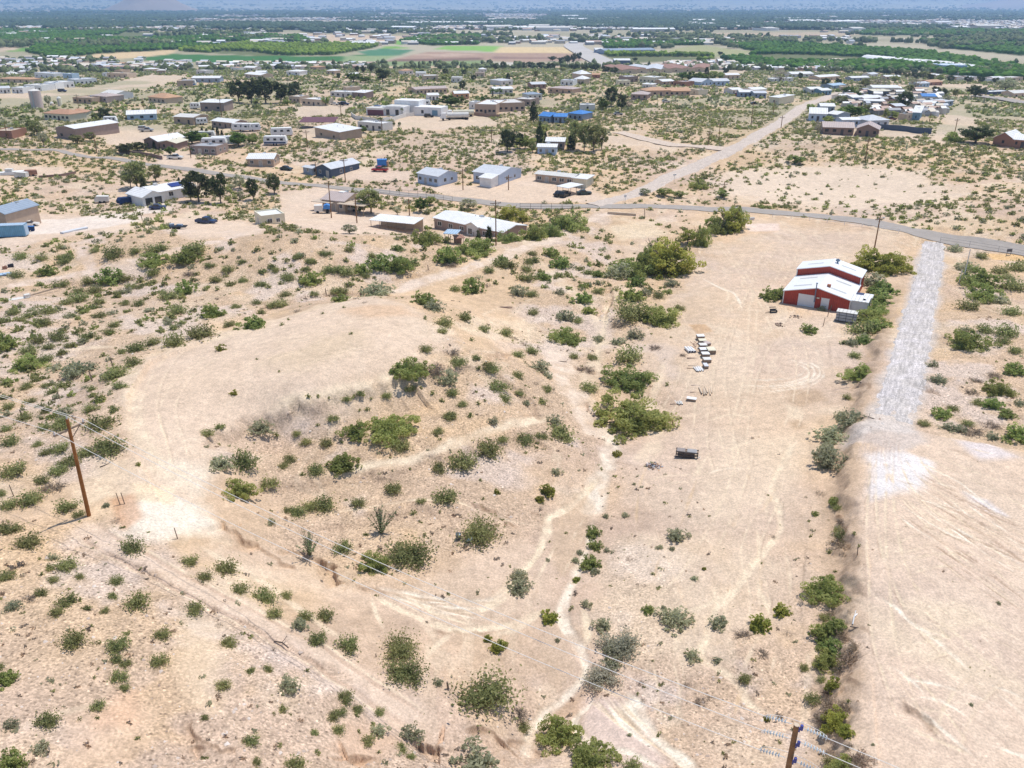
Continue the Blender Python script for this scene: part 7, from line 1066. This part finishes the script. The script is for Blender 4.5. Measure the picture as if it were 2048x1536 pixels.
o = G(1010, 616); tag(MB().tube((-1.3, -.05, .1), (1.3, .1, .12), .10, n=6).tube((-.9, .1, .2), (1.0, .12, .2), .06, n=5).build('timber', pm('brown'), None, tuple(o)), 'brown timber lying on the sandy flat beside the wash head', 'timber')
tag(MB().rbox((0, 0, .3), (3.2, .5, .5), R(20)).rbox((0, 0, .58), (3.0, .3, .06), R(20)).build('concrete_kerb', pm('offwhite'), None, tuple(G(1497, 440))), 'pale concrete barrier block at the drain by the palo verde', 'barrier'); tag(MB().box(-.5, .5, -.1, .1, .7, 1.3).tube((-.4, 0, -.3), (-.4, 0, .8), .05).tube((.4, 0, -.3), (.4, 0, .8), .05).build('notice_board', mat('dark_steel', (.1, .1, .1)), None, tuple(G(2017, 510))), 'small dark board on posts on the orange soil by the road', 'board')
# stones lying on the stony slopes
stn = 5200; ang_ = rng.uniform(R(-42), R(42), stn); rad = 42+rng.random(stn)**1.3*150; X = rad*np.sin(ang_); Y = rad*np.cos(ang_)
ri = np.clip(np.searchsorted(rr, rad)-1, 0, NR-1); ti = np.clip(np.searchsorted(th, ang_)-1, 0, NT-1); keep = PEB.reshape(NR, NT)[ri, ti] > rng.uniform(.25, .85, stn); X, Y = X[keep], Y[keep]; Z = H(X, Y); n = len(X); s = .05+.16*rng.random(n)**4+.02; oc = A([[1, 0, 0], [0, 1, 0], [-1, 0, 0], [0, -1, 0], [0, 0, .8], [0, 0, -.4]]); V = (oc[None]*rng.uniform(.6, 1.3, (n, 6, 1)))*s[:, None, None]+np.stack([X, Y, Z], -1)[:, None]
fo = A([[0, 1, 4], [1, 2, 4], [2, 3, 4], [3, 0, 4]], int); Fq = (fo[None]+np.arange(n)[:, None, None]*6).reshape(-1, 3); t = rng.random(n); cst = A([.36, .26, .20])+(A([.74, .64, .56])-A([.36, .26, .20]))*t[:, None]; STM = colmat('stone_surface', .9, .1)
tag(link('gravel_stones', mesh_np('gravel_stones', V.reshape(-1, 3), Fq, STM, False, {'Col': ('FLOAT_COLOR', np.repeat(np.c_[cst, np.ones(n)], 6, 0))})), 'loose stones strewn over the slopes', None, None, 'stuff')
# ------------------------------------------------------------------ far valley: orchards and town
def blobs(name, X, Y, Z, W, Hh, pal, label, seed=0, mat_=None, seg=6):
    n = len(X); rg = np.random.default_rng(seed); a = np.linspace(0, 2*np.pi, seg, endpoint=False); t = np.concatenate([np.stack([np.cos(a)*.42, np.sin(a)*.42, a*0+.18], -1), np.stack([np.cos(a+.4)*.5, np.sin(a+.4)*.5, a*0+.55], -1), np.stack([np.cos(a)*.30, np.sin(a)*.30, a*0+.88], -1), [[0, 0, 1]]])
    V = t[None]*rg.uniform(.75, 1.25, (n, len(t), 1))*np.stack([W, W, Hh], -1)[:, None]+np.stack([X, Y, Z], -1)[:, None]; f = []
    for l in range(2):
        for k in range(seg): k2 = (k+1) % seg; f += [(l*seg+k, l*seg+k2, (l+1)*seg+k2), (l*seg+k, (l+1)*seg+k2, (l+1)*seg+k)]
    for k in range(seg): f.append((2*seg+k, 2*seg+(k+1) % seg, 3*seg))
    f = A(f, int); F_ = (f[None]+np.arange(n)[:, None, None]*len(t)).reshape(-1, 3); c = tones(pal, rg.random(n*len(t)))*np.repeat(rg.uniform(.7, 1.3, n), len(t))[:, None]
    return tag(link(name, mesh_np(name, V.reshape(-1, 3), F_, mat_ or colmat(name+'_leaf', .8, .15), False, {'Col': ('FLOAT_COLOR', c)})), label, None, None, 'stuff')
PAL['pecan'] = ((.020, .075, .006), (.085, .175, .014)); PAL['haze_tree'] = ((.030, .060, .035), (.090, .130, .075)); PAL['pecan2'] = ((.085, .145, .012), (.19, .26, .03))
olab = ['dark pecan orchard wall across the far valley', 'brighter young orchard before the ploughed fields', 'small orchard block by the tan fields', 'orchard strip beyond the highway', 'low orchard strip in front of the packing shed', 'large orchard surrounding the greenhouses', 'orchard in the far corner of the valley', 'thin distant orchard band', 'hazy tree belt at the foot of the town', 'hazy tree belt among the far fields', 'hazy tree belt beyond the highway']
for n, s in enumerate(ORCH):
    a = A([[float(v) for v in t.split(',')] for t in s.split()]); px, py = a[:, 0], a[:, 1]; X, Y = at_z(px, py, -12.0); P = np.stack([X, Y], -1); far_ = n > 7; sp = 24 if far_ else (11 if n in (0, 5, 6, 7) else 9); th_ = .35; c_, s_ = math.cos(th_), math.sin(th_)
    U = X*c_+Y*s_; V_ = -X*s_+Y*c_; uu = np.arange(U.min(), U.max(), sp*.8); vv = np.arange(V_.min(), V_.max(), sp*1.15)
    if len(uu)*len(vv) > 160000: k_ = math.sqrt(len(uu)*len(vv)/160000); uu = np.arange(U.min(), U.max(), sp*.8*k_); vv = np.arange(V_.min(), V_.max(), sp*1.15*k_)
    UU, VV2 = np.meshgrid(uu, vv); x = (UU*c_-VV2*s_).ravel(); y = (UU*s_+VV2*c_).ravel(); x = x+rng.normal(0, .8, len(x)); y = y+rng.normal(0, .8, len(y)); k = inpoly(P, x, y) & (rng.random(len(x)) > .04)
    gap = fbm(x, y, 260, 2, 200+n) > .36; k &= gap; x, y = x[k], y[k]
    if len(x) > 26000: j = rng.permutation(len(x))[:26000]; x, y = x[j], y[j]
    w_ = sp*rng.uniform(.85, 1.15, len(x)); blobs('orchard_trees', x, y, np.full(len(x), -12.3), w_, rng.uniform(6.5, 9, len(x))*(1.1 if far_ else .75), 'haze_tree' if n > 7 else 'pecan2' if n in (1, 4) else 'pecan', olab[n], n, seg=5)
# shelter belts and scattered valley trees
def fan(n, py0, py1, z=-12, pw=1.0, x0=-120, x1=2170):
    py = py0+(py1-py0)*rng.random(n)**pw; px = rng.uniform(x0, x1, n); X, Y = at_z(px, py, z); return X, Y
def clump(X, Y, sc, lo, s): return fbm(X, Y, sc, 4, s) > lo
X, Y = fan(5200, 58, 98); k = clump(X, Y, 160, .56, 301); X, Y = X[k], Y[k]; far_ok = np.ones(len(X), bool)
for s in ("120,118 210,107 350,100 342,108 240,118", "540,76 620,68 870,73 850,80 740,88 650,85", "770,123 855,104 1005,106 1155,107 1168,121 1050,124 970,122", "868,99 892,92 1003,93 988,103", "1003,94 1142,94 1155,107 990,105", "268,119 345,108 440,111 660,113 752,109 740,118 640,126 480,124", "1333,101 1400,90 1500,103 1478,113 1372,114", "10,99 90,92 152,94 125,102 20,104"):
    a = A([[float(v) for v in t.split(',')] for t in s.split()]); P = np.stack(at_z(a[:, 0], a[:, 1], -12.), -1); far_ok &= ~inpoly(P, X, Y)
FP = []
X, Y = X[far_ok], Y[far_ok]; n = len(X); blobs('valley_trees', X, Y, np.full(n, -12.2), rng.uniform(8, 15, n), rng.uniform(6, 11, n), 'dark', 'scattered trees along lanes and field edges of the valley', 50)
X, Y = fan(44000, 17, 60, pw=.85); k = clump(X, Y, 500, .50, 310); X, Y = X[k], Y[k]; n = len(X); r_ = np.hypot(X, Y); blobs('town_trees', X, Y, base_h(X, Y)-.2, rng.uniform(12, 26, n)*np.clip(r_/3500, 1, 2.2), rng.uniform(8, 13, n)*np.clip(r_/5000, 1, 1.6), 'haze_tree', 'mass of dark trees spread through the far town', 51, seg=4)
def boxes(name, X, Y, Z, W, D_, Hh, cols, label, seed=0):
    n = len(X); rg = np.random.default_rng(seed); a = rg.normal(.2, .25, n); c, s = np.cos(a)[:, None], np.sin(a)[:, None]; t = A([[-.5, -.5, 0], [.5, -.5, 0], [.5, .5, 0], [-.5, .5, 0], [-.5, -.5, 1], [.5, -.5, 1], [.5, .5, 1], [-.5, .5, 1], [-.5, 0, 1.35], [.5, 0, 1.35]])
    lx = t[:, 0]*W[:, None]; ly = t[:, 1]*D_[:, None]; V = np.stack([X[:, None]+lx*c-ly*s, Y[:, None]+lx*s+ly*c, Z[:, None]+t[:, 2]*Hh[:, None]], -1)
    V2 = V[:, [4, 5, 6, 7, 8, 9]].copy(); V2[..., 2] += .05; Vw = V[:, :8]; fw = A([(0, 1, 5, 4), (1, 2, 6, 5), (2, 3, 7, 6), (3, 0, 4, 7)], int); fr = A([(8, 9, 13, 12), (11, 10, 13, 12), (8, 12, 12, 11), (9, 13, 13, 10)], int); fr = A([(8, 9, 13, 12), (12, 13, 10, 11)], int)
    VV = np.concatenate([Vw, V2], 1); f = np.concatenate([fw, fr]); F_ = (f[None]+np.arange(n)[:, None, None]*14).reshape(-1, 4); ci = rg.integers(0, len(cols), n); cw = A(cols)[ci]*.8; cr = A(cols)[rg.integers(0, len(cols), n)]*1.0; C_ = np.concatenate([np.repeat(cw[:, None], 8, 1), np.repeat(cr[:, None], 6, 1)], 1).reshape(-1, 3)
    return tag(link(name, mesh_np(name, VV.reshape(-1, 3), F_, colmat(name+'_paint', .6, .3), False, {'Col': ('FLOAT_COLOR', np.c_[np.clip(C_, 0, .85), np.ones(len(C_))])})), label, None, None, 'stuff')
tc = [(.85, .84, .82), (.85, .84, .82), (.66, .62, .56), (.58, .48, .38), (.5, .35, .28), (.55, .58, .62), (.36, .36, .38), (.7, .62, .5)]
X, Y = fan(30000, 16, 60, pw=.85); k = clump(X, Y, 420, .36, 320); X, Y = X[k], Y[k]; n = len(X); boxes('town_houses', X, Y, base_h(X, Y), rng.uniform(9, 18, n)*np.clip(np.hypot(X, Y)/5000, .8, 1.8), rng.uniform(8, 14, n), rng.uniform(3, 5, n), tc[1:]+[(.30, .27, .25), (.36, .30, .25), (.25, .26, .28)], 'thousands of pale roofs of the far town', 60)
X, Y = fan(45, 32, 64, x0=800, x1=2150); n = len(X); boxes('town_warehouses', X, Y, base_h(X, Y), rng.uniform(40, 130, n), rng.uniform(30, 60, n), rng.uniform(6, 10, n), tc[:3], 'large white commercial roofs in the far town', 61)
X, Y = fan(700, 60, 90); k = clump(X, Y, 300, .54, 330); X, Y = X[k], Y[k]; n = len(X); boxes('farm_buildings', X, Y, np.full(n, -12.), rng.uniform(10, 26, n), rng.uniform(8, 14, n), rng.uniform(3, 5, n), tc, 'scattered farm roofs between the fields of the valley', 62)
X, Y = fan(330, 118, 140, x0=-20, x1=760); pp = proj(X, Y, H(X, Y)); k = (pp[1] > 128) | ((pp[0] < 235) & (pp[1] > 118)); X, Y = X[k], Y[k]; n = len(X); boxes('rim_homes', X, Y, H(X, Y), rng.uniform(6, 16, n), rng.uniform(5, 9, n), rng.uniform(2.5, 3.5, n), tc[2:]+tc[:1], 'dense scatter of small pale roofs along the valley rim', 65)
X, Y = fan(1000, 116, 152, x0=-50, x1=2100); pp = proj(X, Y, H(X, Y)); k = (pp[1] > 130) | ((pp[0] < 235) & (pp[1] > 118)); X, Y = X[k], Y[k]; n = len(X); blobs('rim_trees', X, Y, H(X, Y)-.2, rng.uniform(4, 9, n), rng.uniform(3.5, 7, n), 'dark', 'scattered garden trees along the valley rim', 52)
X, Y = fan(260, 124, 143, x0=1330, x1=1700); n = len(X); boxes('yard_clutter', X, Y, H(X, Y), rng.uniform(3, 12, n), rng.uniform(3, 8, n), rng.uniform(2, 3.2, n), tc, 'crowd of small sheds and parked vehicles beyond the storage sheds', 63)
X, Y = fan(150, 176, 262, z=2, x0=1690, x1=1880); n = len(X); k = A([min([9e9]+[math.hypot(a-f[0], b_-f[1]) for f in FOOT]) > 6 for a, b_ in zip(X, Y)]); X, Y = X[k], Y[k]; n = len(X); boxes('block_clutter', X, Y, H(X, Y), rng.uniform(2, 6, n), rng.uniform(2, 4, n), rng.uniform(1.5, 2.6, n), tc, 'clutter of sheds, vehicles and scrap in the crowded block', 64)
def dens_mid(x, y, px, py):
    n = fbm(x, y, 16, 3, 120)+.25*np.exp(-(np.abs(y-np.interp(x, RD1[:, 0], RD1[:, 1])-5.5)/4)**2)*(x < 0)+.25*np.exp(-(np.abs(y-np.interp(x, RD1[:, 0], RD1[:, 1])+5.5)/4)**2)*(x < 0); v = sm(.32, .56, n); d = .22+.78*v; d = np.where(py < 330, d, d*.75)
    return d*np.where((py > 470) & (py < 560), .45, 1)*np.where(py > 560, .5, 1)
scatter('desert_scrub', 'olive and grey green low scrub dotted over the ridge and the flats among the houses', 27000, 95, 420, [tmpl(34, .18, s) for s in (1, 2, 3)], .6, 2.6, ['creosote', 'mesquite', 'saltbush', 'creosote'], dens_mid)
scatter('far_scrub', 'distant low scrub covering the upland up to the edge of the valley', 34000, 400, 930, [tmpl(15, .30, s) for s in (5, 6, 7)], 1.0, 4.0, ['creosote', 'mesquite', 'creosote', 'saltbush'], dens_mid)
EXC_ = EXC; EXC = [A([[float(v) for v in t.split(',')] for t in s.split()]) for s in ("300,730 420,680 560,640 720,600 850,625 860,700 800,765 640,800 500,830 400,900 400,1060 270,1060 260,900 255,800", "1380,430 1500,425 1800,455 1900,480 1830,860 1640,860 1290,900 1380,560")]
def dens_t(x, y, px, py):
    r = np.hypot(x, y); ri = np.clip(np.searchsorted(rr, r)-1, 0, NR-1); ti = np.clip(np.searchsorted(th, np.arctan2(x, y))-1, 0, NT-1); p = PEB.reshape(NR, NT)[ri, ti]; return (.10+.9*p)*sm(.38, .6, fbm(x, y, 6, 3, 150))*np.where((px > 1740) & (py > 880), .08, 1)
scatter('dry_tufts', 'tiny dry weeds and seedlings dotted over the open ground', 4200, 40, 150, [tmpl(12, .30, s) for s in (11, 12)], .12, .75, ['dry', 'saltbush', 'creosote', 'tan'], dens_t)
# ------------------------------------------------------------------ air
HZ = 27500; hb = MB().box(-HZ, HZ, -HZ, HZ, -30, 1100); m = bpy.data.materials.new('air'); m.use_nodes = True; nt = m.node_tree; nt.nodes.remove(nt.nodes['Principled BSDF']); v = nt.nodes.new('ShaderNodeVolumePrincipled'); nt.links.new(v.outputs[0], nt.nodes['Material Output'].inputs['Volume'])
v.inputs['Color'].default_value = (.44, .67, 1.0, 1); v.inputs['Density'].default_value = 1.05e-4; v.inputs['Anisotropy'].default_value = .2
o = hb.build('haze', m); tag(o, 'pale blue haze thickening towards the mountains', None, None, 'stuff')
print('bushes', NB[0])

# ------------------------------------------------------------------ labels of the bushes: nearest landmark, then rank inside the small group
LM = """178,1030,the rust brown pole|335,1030,the white clay patch|500,1085,the eroded cut|762,1070,the lone ocotillo|620,1115,the lower ocotillo|925,1080,the two metal bins|963,1400,the biggest olive bush|1097,1240,the green ball bush|1150,1320,the wash bend|1110,1440,the damp sand diamond|1205,930,the wash fork|1258,840,the widest wash bush|1309,934,the rubble heap|1373,917,the timber rack|1600,1480,the near insulator pole|1720,1262,the crooked white branch|1670,1180,the dark embankment bush|1785,850,the driveway end|1790,940,the white gravel patch|1600,800,the damp brown spot|1715,772,the forked dead branch|1630,610,the red barn|1690,640,the grey panelled pen|1335,540,the big palo verde|1410,710,the pallet line|1925,560,the whitewashed pole|1748,500,the dark lamp pole|2017,510,the orange soil|1940,700,the driveway mesquite|2000,830,the far driveway scrub|1985,760,the dry twiggy pair|822,755,the pad rim mesquite|785,860,the dark bank mesquite|600,700,the graded pad|692,940,the bank foot|850,1230,the sand fan|500,1330,the two rut track|60,1230,the stony hump|250,1400,the reddish soil|700,1450,the short gully|430,1450,the bare stony slope|613,600,the thin ridge post|770,545,the white topped posts|228,735,the pad rim post|185,760,the stout dark post|46,836,the wire post|121,800,the thin wire post|36,598,the sheet metal pile|150,500,the ridge crest|330,520,the pale ridge trail|560,520,the scrubby ridge|900,535,the ridge track|1010,616,the brown timber|1127,686,the bright wash mesquite|1190,600,the wash head cut|1356,1080,the saltbush mound|1450,1200,the pale rill|1470,1370,the lower rill|960,750,the bank cut|880,930,the shelf trail|640,1020,the shelf rill|110,640,the scrub desert trail|60,720,the dense scrub patch|310,640,the pad rim scrub|30,900,the pole line scrub|110,1160,the hump crest|400,1150,the upper rut track|640,1270,the middle rut track|820,1480,the undercut bank|480,930,the pad corner scrub|1060,760,the bank toe|1250,600,the thicket middle|1060,550,the sandy flat|1660,900,the embankment top|1640,1370,the embankment foot|1900,850,the plateau edge|1950,1380,the bare plateau"""
LM = [(float(a.split(',')[0]), float(a.split(',')[1]), a.split(',')[2]) for a in LM.split('|')]
for o, px, py, wpx, nm, zone in BUSH:
    d, lx, ly, ln_ = min((math.hypot(px-a, (py-b)*1.5), a, b, n) for a, b, n in LM); dy = py-ly; rel = 'beyond' if dy < -22 else ('this side of' if dy > 22 else ('close by' if d < 25 else 'level with'))
    o['label'] = nm+' '+rel+' '+ln_; o['group'] = o['label']
ORD = {2: ['the larger of two', 'the smaller of two'], 3: ['largest of three', 'middling of three', 'smallest of three']}; NUMW = ['', 'one', 'two', 'three', 'four', 'five', 'six', 'seven', 'eight', 'nine', 'ten', 'eleven', 'twelve', 'thirteen', 'fourteen', 'fifteen', 'sixteen', 'seventeen', 'eighteen', 'nineteen', 'twenty']; ORDW = ['leftmost', 'second', 'third', 'fourth', 'fifth', 'sixth', 'seventh', 'eighth', 'ninth', 'tenth', 'eleventh', 'twelfth', 'thirteenth', 'fourteenth', 'fifteenth', 'sixteenth', 'seventeenth', 'eighteenth', 'nineteenth', 'twentieth']
byl = {}
for o in S.objects:
    if o.parent is None and o.get('label') and o.get('group'): byl.setdefault(o['label'], []).append(o)
bpy.context.view_layer.update()
for l, os_ in byl.items():
    n = len(os_)
    if n < 2 or n > 20:
        if n == 1: del os_[0]['group']
        continue
    pr = lambda o: float(proj(o.location.x, o.location.y, o.location.z)[0]); sz = lambda o: (o.scale.x if o.data else (o.children[0].scale.x if o.children else 1))
    if n <= 3 and len(l.split()) <= 12 and sorted(map(sz, os_))[-1] > 1.15*sorted(map(sz, os_))[-2] and (n == 2 or sorted(map(sz, os_))[1] > 1.15*sorted(map(sz, os_))[0]):
        for k, o in enumerate(sorted(os_, key=lambda o: -sz(o))): o['label'] = l+', '+ORD[n][k]
    else:
        if len(l.split()) > (13 if n == 2 else 11): continue
        for k, o in enumerate(sorted(os_, key=pr)): o['label'] = l+', '+(('leftmost of '+NUMW[n]) if k == 0 else ('rightmost of '+NUMW[n]) if k == n-1 else (ORDW[k]+' from left of '+NUMW[n]))
